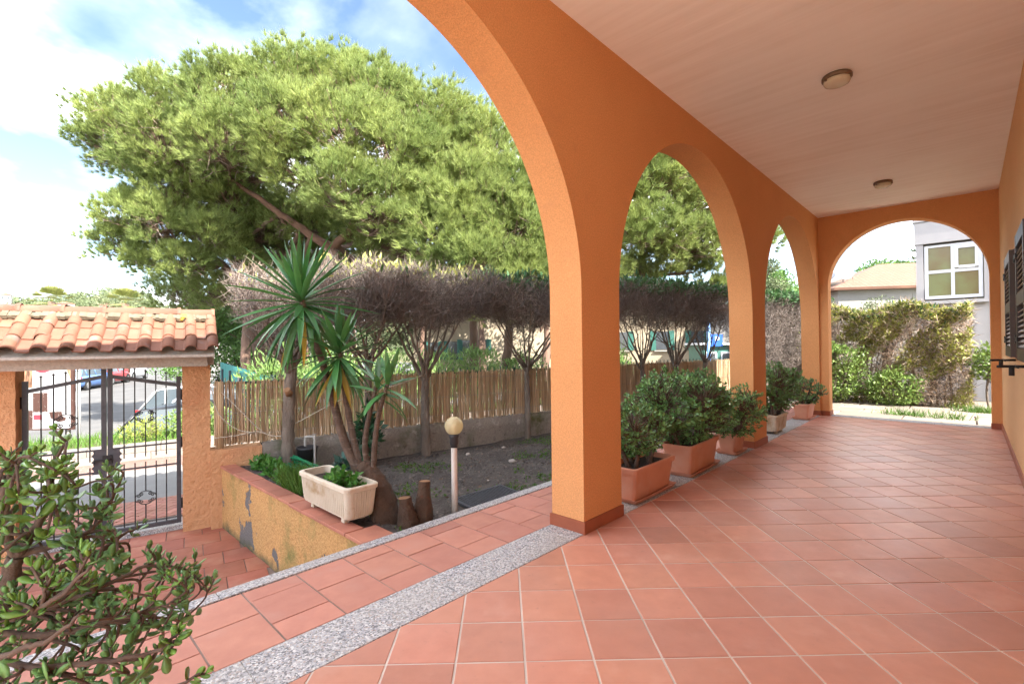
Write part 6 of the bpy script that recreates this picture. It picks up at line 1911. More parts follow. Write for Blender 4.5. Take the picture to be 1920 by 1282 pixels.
def villa(label, loc, rz, w, d, z0, zw, zr, wall, wins, hip=True, shut=True, group=None, over=0.35):
    """house with front along local -y; wins = (xc, z0, width, height)"""
    e = tag(empty('house', loc, rz), label, 'house', group)
    m = MB(); m.bbox(-w / 2, w / 2, 0, d, z0, zw); m.build('wall', wall, e)
    m = MB(); o_ = over
    b = [(-w / 2 - o_, -o_, zw + 0.003), (w / 2 + o_, -o_, zw + 0.003), (w / 2 + o_, d + o_, zw + 0.003), (-w / 2 - o_, d + o_, zw + 0.003)]
    ins = min(w, d) / 2 * (1 if hip else 0)
    r0, r1 = (-w / 2 - o_ * (0 if hip else 1) + ins, d / 2, zr), (w / 2 + o_ * (0 if hip else 1) - ins, d / 2, zr)
    th_ = 0.12
    bb = [(p[0], p[1], p[2] + th_) for p in b]
    m.poly(b[::-1])
    for i in range(4):
        j = (i + 1) % 4; m.poly([b[i], b[j], bb[j], bb[i]])
    m.poly([bb[0], bb[1], r1, r0]); m.poly([bb[2], bb[3], r0, r1]); m.poly([bb[1], bb[2], r1]); m.poly([bb[3], bb[0], r0])
    m.build('roof', M_RTFAR, e)
    for (xc, wz, ww, wh) in wins:
        wn2 = empty('window', (xc, -0.01, wz)); wn2.parent = e
        m = MB(); m.bbox(-ww / 2, ww / 2, -0.03, -0.005, 0, wh); m.build('pane', M_PANEF, wn2)
        if shut:
            for s in (-1, 1):
                m = MB(); m.bbox(s * ww / 2 - (ww * 0.45 if s < 0 else 0), s * ww / 2 + (ww * 0.45 if s > 0 else 0), -0.07, -0.031, -0.04, wh + 0.04); m.build('shutter', M_GSHUT, wn2)
        m = MB(); m.bbox(-ww / 2 - 0.1, ww / 2 + 0.1, -0.14, -0.0, -0.12, -0.05); m.build('sill', M_WHITEW, wn2)
    return e
villa('cream house with green shutters behind the oleanders, left of the first pillar', at_view(0.2, 27), VA - math.pi / 2, 11.5, 8, -1.5, 3.6, 5.6, M_CREAM, [(-3.5, 0.62, 0.55, 1.0), (-2.75, 0.95, 0.55, 0.75), (-1.9, 0.95, 0.55, 0.75), (-4.6, 0.7, 0.5, 0.9), (2.4, 0.9, 0.6, 0.8), (3.9, 0.9, 0.6, 0.8)])
villa('white house glimpsed between the pine trunks', at_view(-16.5, 34), VA - math.pi / 2 + 0.2, 9, 7, -1.5, 3.3, 5.0, M_WHITEW, [(-2, 0.9, 0.9, 1.1), (1.2, 0.9, 0.9, 1.1)], shut=True)
villa('cream house with orange roof seen through the second arch', at_view(9.6, 32), VA - math.pi / 2 - 0.3, 8.5, 7, -1.5, 4.3, 5.8, M_CREAM, [(-2.2, 1.0, 0.8, 1.2), (0.4, 1.0, 0.8, 1.2), (2.6, 1.0, 0.8, 1.2)])
# roofs seen through the end arch
hr = villa('white house with terracotta hip roof, dishes and antennas, through the end arch', Vector((31.2, 0.9, -0.2)), rad(-58), 9.0, 7.0, -1.5, 4.15, 5.9, M_WHITEW, [(-1.8, 2.2, 0.8, 1.0)], shut=False)
hr2 = villa('lower wing with tiled roof left of the dish house', Vector((28.6, 7.6, -0.4)), rad(-66), 6.0, 5.0, -1.5, 3.55, 4.6, M_WHITEW, [(0, 2.0, 0.7, 0.9)], shut=False)
def dish(label, p, r, yaw_):
    e = tag(empty('satellite_dish', p, yaw_), label, 'satellite dish', 'satellite dishes on the roof')
    m = MB(); m.lathe([(0.001, 0.0), (r * 0.5, r * 0.06), (r, r * 0.22), (r, r * 0.24), (r * 0.5, r * 0.08), (0.001, 0.02)], 20)
    m.build('bowl', M_ALU, e, (0, 0, 0.75), (rad(68), 0, 0))
    m = MB(); m.tube([(0, 0.08, -0.2), (0, 0.06, 0.75)], 0.025, 6); m.tube([(0, 0, 0.6), (0, -0.45, 0.72)], 0.014, 5); m.build('mast', M_WIRE, e)
dish('larger satellite dish on the white house roof', Vector((29.5, 4.6, 4.15)), 0.42, rad(-60))
dish('small satellite dish left of the larger one', Vector((29.5, 5.3, 4.1)), 0.34, rad(-75))
def antenna(label, p, h):
    e = tag(empty('antenna', p), label, 'antenna', 'roof antennas')
    m = MB(); m.tube([(0, 0, -0.3), (0, 0, h)], 0.022, 6); m.build('mast', M_WIRE, e)
    for k in range(2):
        m = MB(); m.tube([(-0.7, 0.25, h - 0.15 - 0.45 * k), (0.7, -0.25, h - 0.15 - 0.45 * k)], 0.014, 5); m.build('boom', M_WIRE, e)
    m = MB()
    for i in range(8):
        x_ = -0.65 + i * 0.185; m.tube([(x_ - 0.12, -x_ * 0.36 - 0.3, h - 0.15), (x_ + 0.12, -x_ * 0.36 + 0.3, h - 0.15)], 0.008, 4)
    stuff(m.build('elements', M_WIRE, e))
antenna('tall television antenna above the white house roof', Vector((30.2, 4.3, 4.3)), 2.1)
antenna('television antenna left of the tall one', Vector((30.3, 5.5, 4.1)), 1.7)
chm = tag(MB().bbox(-0.35, 0.35, -0.3, 0.3, 0, 0.8).bbox(-0.42, 0.42, -0.37, 0.37, 0.803, 0.9).build('chimney', M_WHITEW, None, (30.4, 5.0, 3.6)), 'white chimney block beside the satellite dishes', 'chimney')

# ---- street things: parking sign, kiosk, blue pole
M_BLUE = pm('sign_blue', (0.03, 0.12, 0.55), (0.025, 0.10, 0.48), 3, 0.4)
M_BLUEP = pm('pale_blue_paint', (0.20, 0.38, 0.72), (0.16, 0.32, 0.62), 3, 0.5)
M_WPAINT = pm('white_paint', (0.78, 0.78, 0.78), (0.72, 0.72, 0.72), 3, 0.5)
def text_mesh(txt, size, mat, parent, loc, rot, name='lettering'):
    cu = bpy.data.curves.new(name, 'FONT'); cu.body = txt; cu.size = size; cu.extrude = 0.0015; cu.align_x = 'CENTER'; cu.align_y = 'CENTER'
    ob = bpy.data.objects.new(name, cu); col.objects.link(ob)
    dg = bpy.context.evaluated_depsgraph_get(); me = bpy.data.meshes.new_from_object(ob.evaluated_get(dg))
    bpy.data.objects.remove(ob); me.materials.clear(); me.materials.append(mat)
    return mesh_obj(name, me, parent, loc, rot)
ps = tag(empty('parking_sign', at_view(8.55, 20.3, -1.3), VA - math.pi / 2), 'blue parking sign on a pale blue pole, through the second arch', 'sign')
m = MB(); m.tube([(-0.22, 0.03, -0.2), (-0.22, 0.03, 3.9)], 0.075, 10); m.build('pole', M_BLUEP, ps)
m = MB(); m.bbox(-0.15, 0.33, -0.06, -0.04, 2.55, 3.05); m.bbox(-0.2, -0.1, -0.039, 0.02, 2.7, 2.78); m.build('panel', M_BLUE, ps)
text_mesh('P', 0.42, M_WPAINT, ps, (0.09, -0.064, 2.8), (rad(90), 0, 0))
kk = tag(empty('kiosk', at_view(9.6, 21.5, -1.2), VA - math.pi / 2), 'dark green kiosk with white framed windows by the parking sign', 'kiosk')
m = MB(); m.bbox(-1.1, 1.1, 0, 1.6, 0, 2.5); m.build('wall', M_GSHUT, kk)
for xx in (-0.7, 0.0, 0.7):
    m = MB(); m.bbox(xx - 0.26, xx + 0.26, -0.03, -0.004, 0.9, 2.2); w_ = m.build('window', M_ALU, kk)
    m = MB(); m.bbox(xx - 0.2, xx + 0.2, -0.036, -0.031, 0.98, 2.12); m.build('pane', M_PANEF, w_)
m = MB(); m.bbox(-1.25, 1.25, -0.2, 1.75, 2.503, 2.6); m.build('roof', M_ALU, kk)
bp_ = tag(empty('banner_post', at_view(-6.42, 14.0, -1.3), VA - math.pi / 2), 'pale blue banner on a post behind the sawn trunk', 'banner')
m = MB(); m.tube([(0, 0.03, -0.2), (0, 0.03, 2.6)], 0.03, 8); m.build('post', M_BLUEP, bp_)
m = MB(); m.bbox(-0.12, 0.14, -0.012, 0.0, 0.5, 2.5); m.build('panel', M_BLUEP, bp_)
m = MB(); m.bbox(0.02, 0.16, -0.018, -0.0125, 1.35, 1.9); m.build('patch', M_BLUE, bp_)

# ---- green hoarding
M_TEAL = pm('teal_sheet', (0.035, 0.20, 0.185), (0.03, 0.17, 0.16), 3, 0.5, orand=0.08)
a0, a1 = Vector((5.75, 21.5, 0)), Vector((4.35, 12.3, 0))
hoard = tag(empty('hoarding', a1), 'teal corrugated hoarding running back from the reed fence', 'fence')
dv = (a0 - a1); Lh = dv.length; dv.normalize(); hz = math.atan2(dv.y, dv.x)
m = MB(); k = 0
pw = 0.78
prof = []
for i in range(14):
    x_ = pw * i / 13; prof.append((x_, 0.018 if (i // 2) % 2 else -0.018))
for i in range(13):
    (xa, ya), (xb, yb) = prof[i], prof[i + 1]
    m.poly([(xa, ya, 0), (xb, yb, 0), (xb, yb, 2.05), (xa, ya, 2.05)])
panel_me = m.mesh('panel', M_TEAL)
n_ = int(Lh / 0.79)
for i in range(n_):
    f = i / n_
    mesh_obj('panel', panel_me, hoard, tuple(dv * (i * 0.79) + Vector((0, 0, -1.35 + 0.16 * f))), (0, 0, hz))
for i in range(5):
    m = MB(); m.bbox(-0.03, 0.03, 0.02, 0.08, -1.4, 0.62); m.build('post', M_DARKMETAL, hoard, tuple(dv * (i * Lh / 5 + 0.3)), (0, 0, hz))

# ---- billboard outside the gate
M_SIGNW = pm('sign_white_print', (0.36, 0.355, 0.36), (0.33, 0.325, 0.33), 2, 0.5)
M_SIGNB = pm('sign_brown_print', (0.07, 0.033, 0.026), (0.055, 0.026, 0.02), 6, 0.5, spot=((0.3, 0.28, 0.26), 22.0, 0.63, 0.67))
M_SIGNWOOD = pm('sign_wood_print', (0.30, 0.17, 0.10), (0.09, 0.045, 0.028), 5, 0.5, stretch=(3, 1, 0.6), contrast=(0.45, 0.6))
M_SIGNR = pm('sign_red_print', (0.30, 0.035, 0.05), (0.27, 0.03, 0.045), 3, 0.5)
M_SIGNG = pm('sign_grey_print', (0.14, 0.14, 0.145), None, 3, 0.5)
bb_ = tag(empty('billboard', Vector((0.60, 15.32, -1.2)), rad(-44)), 'white and brown printed billboard on posts outside the gate', 'billboard')
m = MB(); m.bbox(-0.75, 0.60, 0.0, 0.03, 0.78, 2.75); m.build('board', M_SIGNW, bb_)
m = MB(); m.bbox(-0.78, -0.751, -0.01, 0.04, 0.75, 2.78); m.bbox(0.601, 0.63, -0.01, 0.04, 0.75, 2.78); m.bbox(-0.75, 0.6, -0.01, 0.04, 0.75, 0.779); m.build('edge_frame', M_SIGNB, bb_)
for xx in (-0.6, 0.45):
    m = MB(); m.bbox(xx - 0.03, xx + 0.03, 0.041, 0.1, -0.1, 2.7); m.build('post', M_WIRE, bb_)
def patch(a, b, c, d, mat, y=-0.003): 
    m = MB(); m.bbox(a, b, y, -0.0003, c, d); m.build('print', mat, bb_)
patch(-0.75, -0.28, 1.72, 2.75, M_SIGNWOOD); patch(-0.27, 0.05, 1.16, 1.60, M_SIGNB); patch(-0.75, -0.28, 0.78, 1.20, M_SIGNB); patch(0.56, 0.60, 0.78, 2.4, M_SIGNB)
m = MB()
m.V = [(0.08, -0.003, 1.16), (0.36, -0.003, 1.17), (0.38, -0.003, 1.06), (0.46, -0.003, 1.02), (0.44, -0.003, 0.96), (0.30, -0.003, 0.93), (0.2, -0.003, 0.97), (0.12, -0.003, 1.02)]; m.face(list(range(8))[::-1]); m.build('print', M_SIGNB, bb_)
m = MB(); m.V = [(0.56, -0.002, 1.9), (0.55, -0.002, 2.75), (0.2, -0.002, 2.75), (0.34, -0.002, 2.25), (0.46, -0.002, 2.15)]; m.face([0, 1, 2, 3, 4]); m.build('print', M_SIGNWOOD, bb_)
m = MB(); cpts = [(-0.06 + 0.30 * math.cos(math.pi * k / 16), -0.0025, 2.36 + 0.30 * math.sin(math.pi * k / 16 + math.pi)) for k in range(17)] + [(-0.36, -0.0025, 2.6), (0.24, -0.0025, 2.6)][::-1]
m.V = cpts; m.face(list(range(len(cpts)))); m.build('print', M_SIGNR, bb_)
patch(-0.26, -0.07, 0.99, 1.10, M_SIGNR)
text_mesh('Lin', 0.13, M_SIGNG, bb_, (0.03, -0.004, 1.05), (rad(90), 0, 0)); text_mesh('rini', 0.10, M_SIGNG, bb_, (-0.44, -0.004, 1.47), (rad(90), 0, 0))
lp = tag(empty('lamp_post', Vector((1.28, 16.85, -1.15))), 'slim white post beside the billboard', 'post')
m = MB(); m.tube([(0, 0, -0.1), (0, 0, 3.1)], 0.045, 10); m.build('pole', M_WPAINT, lp)
m = MB(); m.lathe([(0.001, 3.1), (0.06, 3.1), (0.06, 3.13), (0.001, 3.15)], 12); m.build('cap', M_WIRE, lp)

# ---- parked cars
M_TYRE = pm('tyre_rubber', (0.02, 0.02, 0.021), (0.03, 0.03, 0.03), 10, 0.85)
M_RIM = pm('alloy_rim', (0.42, 0.42, 0.43), (0.35, 0.35, 0.36), 6, 0.35, metal=0.7)
M_CGLASS = pm('car_glass', (0.05, 0.065, 0.075), (0.07, 0.085, 0.095), 2, 0.08, spec=0.4)
M_TAIL = pm('tail_lamp_red', (0.50, 0.02, 0.02), (0.42, 0.015, 0.015), 6, 0.2, spec=0.6)
M_HEAD = pm('head_lamp_clear', (0.6, 0.62, 0.64), (0.5, 0.52, 0.54), 6, 0.1, spec=0.7)
M_BUMP = pm('black_trim', (0.025, 0.025, 0.027), None, 8, 0.6)
def car_paint(name, c):
    return pm(name, c, tuple(x * 0.93 for x in c), 1.5, 0.35, spec=0.3, coat=0.05)
def car(label, loc, heading, paint, L=4.05, W=1.74, H=1.48, wagon=0.0):
    """hatchback, nose along local +x, origin on the ground under its middle"""
    e = tag(empty('car', loc, heading), label, 'car', 'cars parked outside')
    hw = W / 2
    stn = [(-0.5, 0.86, 0.40, 0.62), (-0.485, 0.93, 0.28, 0.80), (-0.44, 0.98, 0.22, 0.90), (-0.25, 1.0, 0.20, 0.93), (0.0, 1.0, 0.20, 0.92), (0.2, 1.0, 0.20, 0.91), (0.33, 0.98, 0.20, 0.86), (0.44, 0.93, 0.21, 0.76), (0.485, 0.84, 0.26, 0.66), (0.5, 0.70, 0.36, 0.56)]
    rg = []
    for (fx, fw, zl, zb) in stn:
        x_ = fx * L; w_ = hw * fw
        rg.append([(x_, -w_ * 0.88, zl), (x_, -w_, zl + 0.14), (x_, -w_, zb - 0.14), (x_, -w_ * 0.955, zb - 0.03), (x_, -w_ * 0.90, zb), (x_, 0, zb + 0.02), (x_, w_ * 0.90, zb), (x_, w_ * 0.955, zb - 0.03), (x_, w_, zb - 0.14), (x_, w_, zl + 0.14), (x_, w_ * 0.88, zl)])
    m = MB(); m.rings(rg, smooth=True, cap0=True, cap1=True); m.build('body', paint, e)
    # greenhouse: glass with painted roof
    gs = [(-0.465, 0.88), (-0.40, 1.30), (-0.34, 1.42), (-0.2, 1.47), (0.0, 1.48), (0.08, 1.44), (0.16, 1.30), (0.30, 0.90)]
    sc_ = H / 1.48
    rg2 = []
    for fx, zt in gs:
        x_ = fx * L; zt *= sc_; k_ = (zt - 0.88) / 0.6
        wt = hw * (0.90 - 0.17 * k_)
        rg2.append([(x_, -hw * 0.905, 0.86), (x_, -wt, max(0.87, zt - 0.035)), (x_, -wt * 0.9, max(0.875, zt)), (x_, wt * 0.9, max(0.875, zt)), (x_, wt, max(0.87, zt - 0.035)), (x_, hw * 0.905, 0.86)])
    m = MB(); m.rings(rg2, close=False, smooth=False); m.build('windows', M_CGLASS, e)
    m = MB(); m.rings([[(p[0], p[1], p[2] + 0.008) for p in r_[1:5]] for r_ in rg2[1:6]], close=False, smooth=True); m.build('roof', paint, e)
    for s in (-1, 1):
        for fx0, z0, fx1, z1 in ((-0.465, 0.87, -0.36, 1.40), (0.305, 0.88, 0.07, 1.43), (-0.02, 0.88, -0.03, 1.45), (-0.29, 0.88, -0.30, 1.42)):
            m = MB()
            y0, y1 = s * hw * 0.91, s * hw * 0.75
            m.tube([(fx0 * L, y0, z0), (fx1 * L, y1, z1 * sc_)], 0.032 if abs(fx0) > 0.1 else 0.022, 6); m.build('pillar', paint, e)
        m = MB(); m.box((0.20 * L, s * hw * 1.07, 0.97), (0.10, 0.2, 0.13)); m.build('mirror', paint, e)
        m = MB(); m.box((-0.475 * L, s * hw * 0.80, 0.76), (0.10, 0.26, 0.24)); m.build('tail_lamp', M_TAIL, e)
        m = MB(); m.box((0.455 * L, s * hw * 0.70, 0.66), (0.16, 0.34, 0.14)); m.build('head_lamp', M_HEAD, e)
        for fx in (-0.31, 0.31):
            wc = Vector((fx * L, s * (hw - 0.09), 0.31))
            m = MB(); m.tube([(wc.x, wc.y - 0.1, wc.z), (wc.x, wc.y + 0.1, wc.z)], 0.31, 20, smooth=True); w_ = m.build('wheel', M_TYRE, e)
            m = MB(); m.tube([(wc.x, wc.y + s * 0.102, wc.z), (wc.x, wc.y + s * 0.108, wc.z)], 0.2, 14); m.build('rim', M_RIM, w_)
            m = MB(); m.tube([(wc.x, s * (hw * 0.80), wc.z + 0.02), (wc.x, s * (hw * 1.004), wc.z + 0.02)], 0.36, 20); m.build('wheel_arch', M_BUMP, e)
    m = MB(); m.bbox(-0.515 * L, -0.47 * L, -hw * 0.84, hw * 0.84, 0.30, 0.50); m.build('rear_bumper', M_BUMP, e)
    m = MB(); m.bbox(-0.519 * L, -0.5155 * L, -0.26, 0.26, 0.55, 0.66); m.build('plate', M_WPAINT, e)
    m = MB(); m.bbox(0.47 * L, 0.507 * L, -hw * 0.62, hw * 0.62, 0.28, 0.46); m.build('front_bumper', M_BUMP, e)
    return e
P_DARK = car_paint('dark_grey_car_paint', (0.014, 0.015, 0.019)); P_WHITE = car_paint('white_car_paint', (0.42, 0.42, 0.43)); P_SILV = car_paint('silver_car_paint', (0.20, 0.215, 0.24)); P_BLUE = car_paint('blue_car_paint', (0.10, 0.19, 0.42)); P_RED = car_paint('red_car_paint', (0.40, 0.05, 0.06))
def gpark(p):      # height of the parking ground
    t = (Vector((p.x, p.y, 0)) - P0).dot(N)
    return -1.4 + 0.4 * max(0, t - 5.6) / 64.4 + 0.002
def park(label, right, fwd, head, paint, **kw):
    p = at_view(right, fwd); p.z = gpark(p)
    return car(label, p, head, paint, **kw)
park('dark grey hatchback with a red tail lamp behind the verge shrub', -7.0, 11.6, rad(-30), P_DARK)
park('silver blue car parked just behind the dark hatchback', -8.2, 14.6, rad(-30), P_SILV)
park('white car third in the row behind the dark hatchback', -9.2, 18.0, rad(-30), P_WHITE)
park('white car whose nose shows right of the gate pillar', -9.7, 15.8, rad(-35), P_WHITE, H=1.55)
park('silver car beyond the white one, right of the gate pillar', -10.6, 21.5, rad(-30), P_SILV)
park('blue and silver car across the parking ground beside the white post', -28.6, 32.0, rad(60), P_BLUE)
park('silver car with its tail to the gate, left across the parking ground', -31.0, 31.0, rad(62), P_SILV)
park('red car half hidden behind the gate centre stile', -30.4, 36.0, rad(62), P_RED)
park('white car farthest across the parking ground', -32.4, 40.5, rad(62), P_WHITE)

# ---- trees and hedges behind the parking ground
M_BROAD = pm('broad_leaf', (0.12, 0.21, 0.045), (0.06, 0.13, 0.035), 0.6, 0.5, island=0.35, ws=True, trans=0.2)
M_OLIVE = pm('grey_green_leaf', (0.15, 0.18, 0.085), (0.09, 0.12, 0.06), 0.6, 0.6, island=0.3, ws=True, trans=0.15)
M_DUSK = pm('dusky_leaf', (0.105, 0.115, 0.055), (0.075, 0.07, 0.045), 0.6, 0.7, island=0.4, ws=True, trans=0.1)
def big_tree(label, right, fwd, zc_, radii, n, leaf, mat, seed, group='trees behind the parking ground'):
    p = at_view(right, fwd, -1.2)
    e = tag(empty('leafy_tree', p), label, 'tree', group)
    r = random.Random(seed)
    m = MB(); top = Vector((p.x, p.y, zc_))
    m.tube(smooth_path([p, p.lerp(top, 0.5) + Vector((r.uniform(-.2, .2), r.uniform(-.2, .2), 0)), top], 5, r, 0.02), [0.2] * 5 + [0.13] * 5 + [0.06], 8); reparent(m.build('trunk', M_PBARK), e)
    bm_ = MB(); cen = []
    for k in range(16):
        v = Vector((r.gauss(0, 1), r.gauss(0, 1), r.gauss(0.1, 0.8))).normalized() * r.uniform(0.45, 0.95)
        c = top + Vector((v.x * radii[0], v.y * radii[1], v.z * radii[2]))
        cen.append(c)
        q = p.lerp(top, r.uniform(0.55, 1.0))
        bm_.tube([q, q.lerp(c, 0.5) + Vector((0, 0, -0.1)), c], [0.06, 0.04, 0.015], 5, cap=False)
    reparent(stuff(bm_.build('limbs', M_PBARK)), e)
    per = n // len(cen); P_, D_ = [], []
    for c in cen:
        rr_ = r.uniform(0.30, 0.48) * radii[0]
        s = sphere_pts(per, 0.55)
        P_.append(np.array(c)[None] + s * np.array([rr_, rr_, rr_ * 0.8])[None]); D_.append(unit(s + nr.normal(size=s.shape) * 0.6 + np.array([0, 0, 0.2])))
    P_ = np.concatenate(P_); D_ = np.concatenate(D_)
    reparent(stuff(leafcloud('crown', P_, D_, nr.uniform(0.7, 1.25, len(P_)) * leaf, *LEAF6, mat)), e)
big_tree('bright green tree above the ridge of the gate roof', -13.4, 21.0, 3.0, (2.2, 2.2, 2.2), 7000, 0.17, M_BROAD, 1)
big_tree('dark green tree right of the gate roof', -13.0, 25.0, 3.2, (2.6, 2.6, 2.2), 7000, 0.18, M_BROAD, 2)
big_tree('grey green tree behind the pine trunks', -12.5, 28.0, 3.0, (3.0, 2.6, 2.4), 6500, 0.2, M_OLIVE, 3)
big_tree('olive toned tree behind the yucca', -8.5, 31.0, 3.4, (3.2, 2.6, 2.8), 6500, 0.2, M_OLIVE, 4)
big_tree('bushy tree behind the middle clipped tree', -3.0, 33.0, 4.8, (3.4, 2.6, 2.6), 6500, 0.22, M_OLIVE, 5)
big_tree('dusky tree behind the fork of the great pine', -7.6, 23.0, 4.6, (2.6, 2.2, 2.4), 7500, 0.17, M_DUSK, 11)
big_tree('dusky tree behind the great pine, above the yucca', -4.6, 25.0, 5.2, (2.8, 2.2, 2.6), 7500, 0.18, M_DUSK, 12)
big_tree('dusky tree above the middle clipped tree', -1.4, 24.0, 5.0, (2.6, 2.2, 2.4), 7000, 0.18, M_DUSK, 13)
big_tree('dusky tree left of the great pine boughs', -10.4, 24.5, 4.9, (2.6, 2.2, 2.4), 7000, 0.18, M_DUSK, 14)
big_tree('dusky tree beside the first pillar', 1.4, 23.0, 4.6, (2.4, 2.0, 2.4), 6500, 0.17, M_DUSK, 15)
big_tree('leafy tree behind the leaning pine trunks', -15.0, 29.0, 2.6, (2.8, 2.4, 2.4), 6500, 0.19, M_BROAD, 16)
big_tree('low green thicket behind the hoarding', -13.9, 24.5, 0.5, (2.4, 2.0, 1.7), 6000, 0.16, M_BROAD, 17)
big_tree('low green thicket behind the leaning pine trunks', -10.9, 25.5, 0.4, (2.4, 2.0, 1.6), 6000, 0.16, M_BROAD, 18)
big_tree('tree between the two cream houses', 6.2, 38.0, 4.0, (3.0, 2.6, 3.0), 6000, 0.22, M_BROAD, 6)
big_tree('dark tree behind the clipped hedge, left of the third arch', 13.3, 26.0, 4.3, (1.3, 1.3, 1.8), 5000, 0.13, M_OLIVE, 7)
big_tree('grey olive tree before the white house, through the end arch', 16.6, 21.0, 2.35, (1.5, 1.3, 0.85), 5000, 0.10, M_OLIVE, 8)
for k, (rt, fw, lab) in enumerate(((-25.0, 38, 'clipped green hedge block far across the parking ground, left'), (-20.5, 37, 'clipped green hedge block far across the parking ground, middle'), (-15.5, 36, 'clipped green hedge block far across the parking ground, right'))):
    p = at_view(rt, fw, -1.1)
    shrub('far_hedge', lab, 'hedge', p, (2.6, 0.9, 0.75), 3000, 0.17, LEAF6, M_BROAD, 'hedges across the parking ground', 0.4, 5, 70 + k, 0.6)

# ---- fan palms
M_PALM = pm('palm_frond', (0.26, 0.27, 0.08), (0.16, 0.18, 0.05), 2, 0.5, island=0.3, trans=0.15)
M_PALMD = pm('dead_palm_frond', (0.28, 0.21, 0.12), (0.20, 0.14, 0.08), 2, 0.8, island=0.3)
def fan_palm(label, loc, h, R_):
    e = tag(empty('palm_tree', loc), label, 'palm', 'fan palms beyond the gate roof')
    m = MB(); m.tube([(0, 0, -0.2), (0.1, 0, h * 0.5), (0, 0, h)], [0.3, 0.24, 0.26], 10); m.build('trunk', M_PBARK, e)
    r = random.Random(int(h * 100))
    for dead in (False, True):
        V_, F_ = [], []
        for k in range(26 if not dead else 20):
            a = k * 2.4; tl = (0.12 + 2.0 * (k / 26.0)) if not dead else r.uniform(1.9, 2.7)
            d = Vector((math.sin(tl) * math.cos(a), math.sin(tl) * math.sin(a), math.cos(tl)))
            st_ = Vector((0, 0, h)); c = st_ + d * R_ * 0.5
            s = d.cross(Vector((0, 0, 1))); s = s.normalized() if s.length > 1e-3 else Vector((1, 0, 0)); u_ = s.cross(d)
            b = len(V_); V_ += [tuple(st_ + s * 0.02), tuple(st_ - s * 0.02), tuple(c)]; F_.append((b, b + 1, b + 2))
            for j in range(13):
                an = -1.05 + 2.1 * j / 12
                dd_ = d * math.cos(an) + s * math.sin(an)
                tip = c + dd_ * R_ * 0.55 + Vector((0, 0, -0.10 * R_ * (1 if not dead else 2)))
                w = u_ * 0.0 + (d * -math.sin(an) + s * math.cos(an)) * 0.032 * R_
                b = len(V_); V_ += [tuple(c), tuple(c.lerp(tip, 0.5) + w), tuple(tip)]; F_.append((b, b + 1, b + 2))
                V_ += [tuple(c), tuple(c.lerp(tip, 0.5) - w), tuple(tip)]; F_.append((b + 3, b + 5, b + 4))
        o = np_mesh('fronds' if not dead else 'dead_fronds', V_, F_, M_PALM if not dead else M_PALMD, e); stuff(o)
fan_palm('fan palm with a shaggy skirt left above the gate roof', Vector((2.69, 58.06, -1.0)), 6.6, 1.75)
fan_palm('taller ragged fan palm right above the gate roof', Vector((6.45, 48.3, -1.0)), 6.0, 1.55)

# ---- norfolk pine behind the grey building
np_ = tag(empty('norfolk_pine', at_view(38.2, 45.0, -1.5)), 'tiered norfolk pine behind the grey building', 'tree')
m = MB(); m.tube([(0, 0, 0), (0, 0, 12.1)], [0.18, 0.05], 8); m.build('trunk', M_PBARK, np_)
V_, D_, S_ = [], [], []
bm_ = MB(); r = random.Random(2)
for k in range(9):
    z = 5.6 + k * 0.72; ln = 2.2 * (1 - k / 10.5)
    for j in range(6):
        a = j * math.pi / 3 + k * 0.5
        d = Vector((math.cos(a), math.sin(a), 0)); tip = Vector((0, 0, z)) + d * ln + Vector((0, 0, 0.35 * ln * 0.5))
        bm_.tube([(0, 0, z), tuple(Vector((0, 0, z)) + d * ln * 0.5), tuple(tip)], [0.04, 0.03, 0.015], 5, cap=False)
        for i in range(46):
            f = r.uniform(0.25, 1.0); q = Vector((0, 0, z)) + d * ln * f + Vector((0, 0, 0.175 * ln * f * f))
            V_.append(tuple(q)); D_.append((d.x * 0.5 + r.gauss(0, .5), d.y * 0.5 + r.gauss(0, .5), r.gauss(0.25, 0.3))); S_.append(r.uniform(0.16, 0.34))
stuff(bm_.build('branches', M_PBARK, np_))
stuff(leafcloud('foliage', np.array(V_), np.array(D_), np.array(S_), *LANCE, M_CYG, np_))

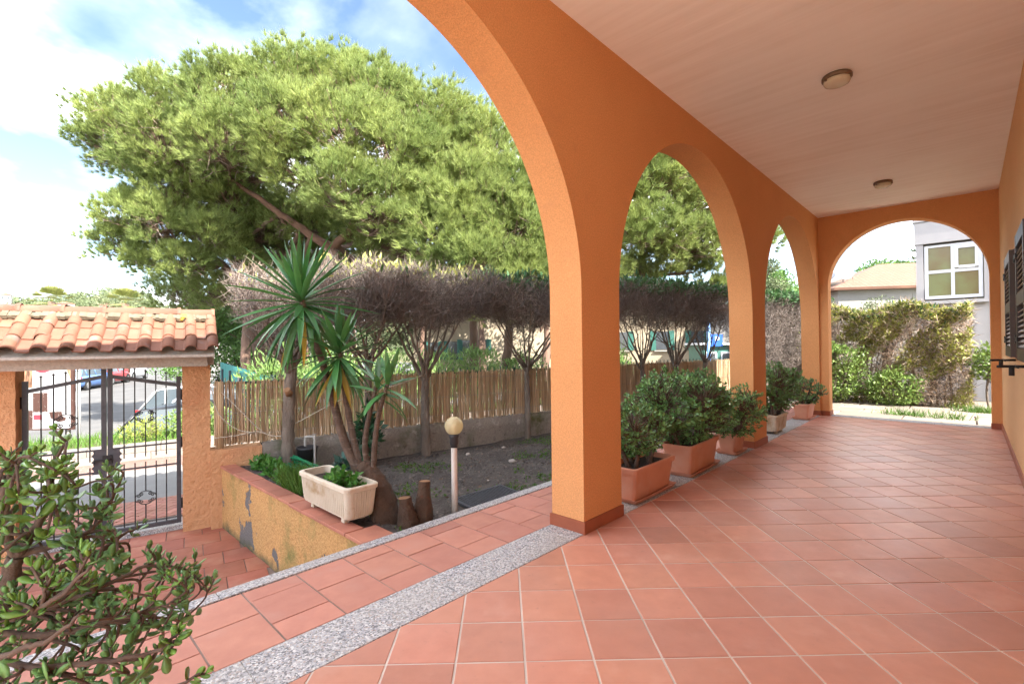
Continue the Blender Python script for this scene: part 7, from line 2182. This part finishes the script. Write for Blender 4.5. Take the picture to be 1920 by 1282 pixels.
# ---- wooded hills: terrain and its cover of far trees
def hill(label_wood, u0, u1, f0, f1, z1, ncl, seed, cl=2.6, mat=M_OLIVE):
    V_, F_ = [], []
    nu, nf = 40, 14
    def hz_(a, f):
        return -1.4 + (z1 + 1.4) * (f ** 1.15) * (0.82 + 0.22 * math.sin(a * 9 + seed) + 0.10 * math.sin(a * 23 + seed * 2)) * (1 - 0.25 * f * f)
    for j in range(nf + 1):
        for i in range(nu + 1):
            a = i / nu; f = j / nf; fw = f0 + (f1 - f0) * f
            p = at_view((u0 + (u1 - u0) * a) * fw, fw, hz_(a, f)); V_.append(tuple(p))
    for j in range(nf):
        for i in range(nu):
            q = j * (nu + 1) + i; F_.append((q, q + 1, q + nu + 2, q + nu + 1))
    struct(np_mesh('hill', V_, F_, M_EARTH, smooth=True))
    r = random.Random(seed); P_, D_, S_ = [], [], []
    for k in range(ncl):
        a = r.random(); f = r.uniform(0.12, 1.0); fw = f0 + (f1 - f0) * f
        c = np.array(at_view((u0 + (u1 - u0) * a) * fw, fw, hz_(a, f) + cl * 0.35))
        s = sphere_pts(150, 0.6); sz = cl * r.uniform(0.6, 1.2)
        P_.append(c[None] + s * np.array([sz, sz, sz * 0.75])); D_.append(unit(s + nr.normal(size=s.shape) * 0.5)); S_.append(nr.uniform(0.5, 1.0, 150) * sz * 0.34)
    o = leafcloud('far_wood', np.concatenate(P_), np.concatenate(D_), np.concatenate(S_), *LEAF6, mat)
    o['label'] = label_wood; o['category'] = 'wood'; stuff(o)
hill('wooded hillside on the left horizon above the gate roof', -1.5, -0.40, 75, 190, 29.0, 620, 3)
hill('low wooded rise behind the cream houses', -0.42, 0.62, 70, 170, 14.0, 420, 5)
hill('green wooded hill behind the roofs through the end arch', 0.50, 1.15, 55, 110, 26.5, 420, 9, 2.2, M_BROAD)
for k, (rt, fw, z, w, lab) in enumerate(((-1.055, 150, 17.5, 5.0, 'white villa high on the left hillside'), (-0.93, 120, 11.5, 7.0, 'white villa low on the left hillside'), (-0.845, 130, 12.0, 6.0, 'small white villa near the left palm on the hillside'))):
    p = at_view(rt * fw, fw, 0)
    vv = villa(lab, Vector((p.x, p.y, z - 1.2)), VA - math.pi / 2 + 0.7, w, 6, -2, 5.2, 6.6, M_WHITEW, [(-w * 0.25, 2.8, 1.0, 1.3), (w * 0.25, 2.8, 1.0, 1.3)], shut=False, group='villas on the left hillside'); vv.scale = (0.5, 0.5, 0.5)
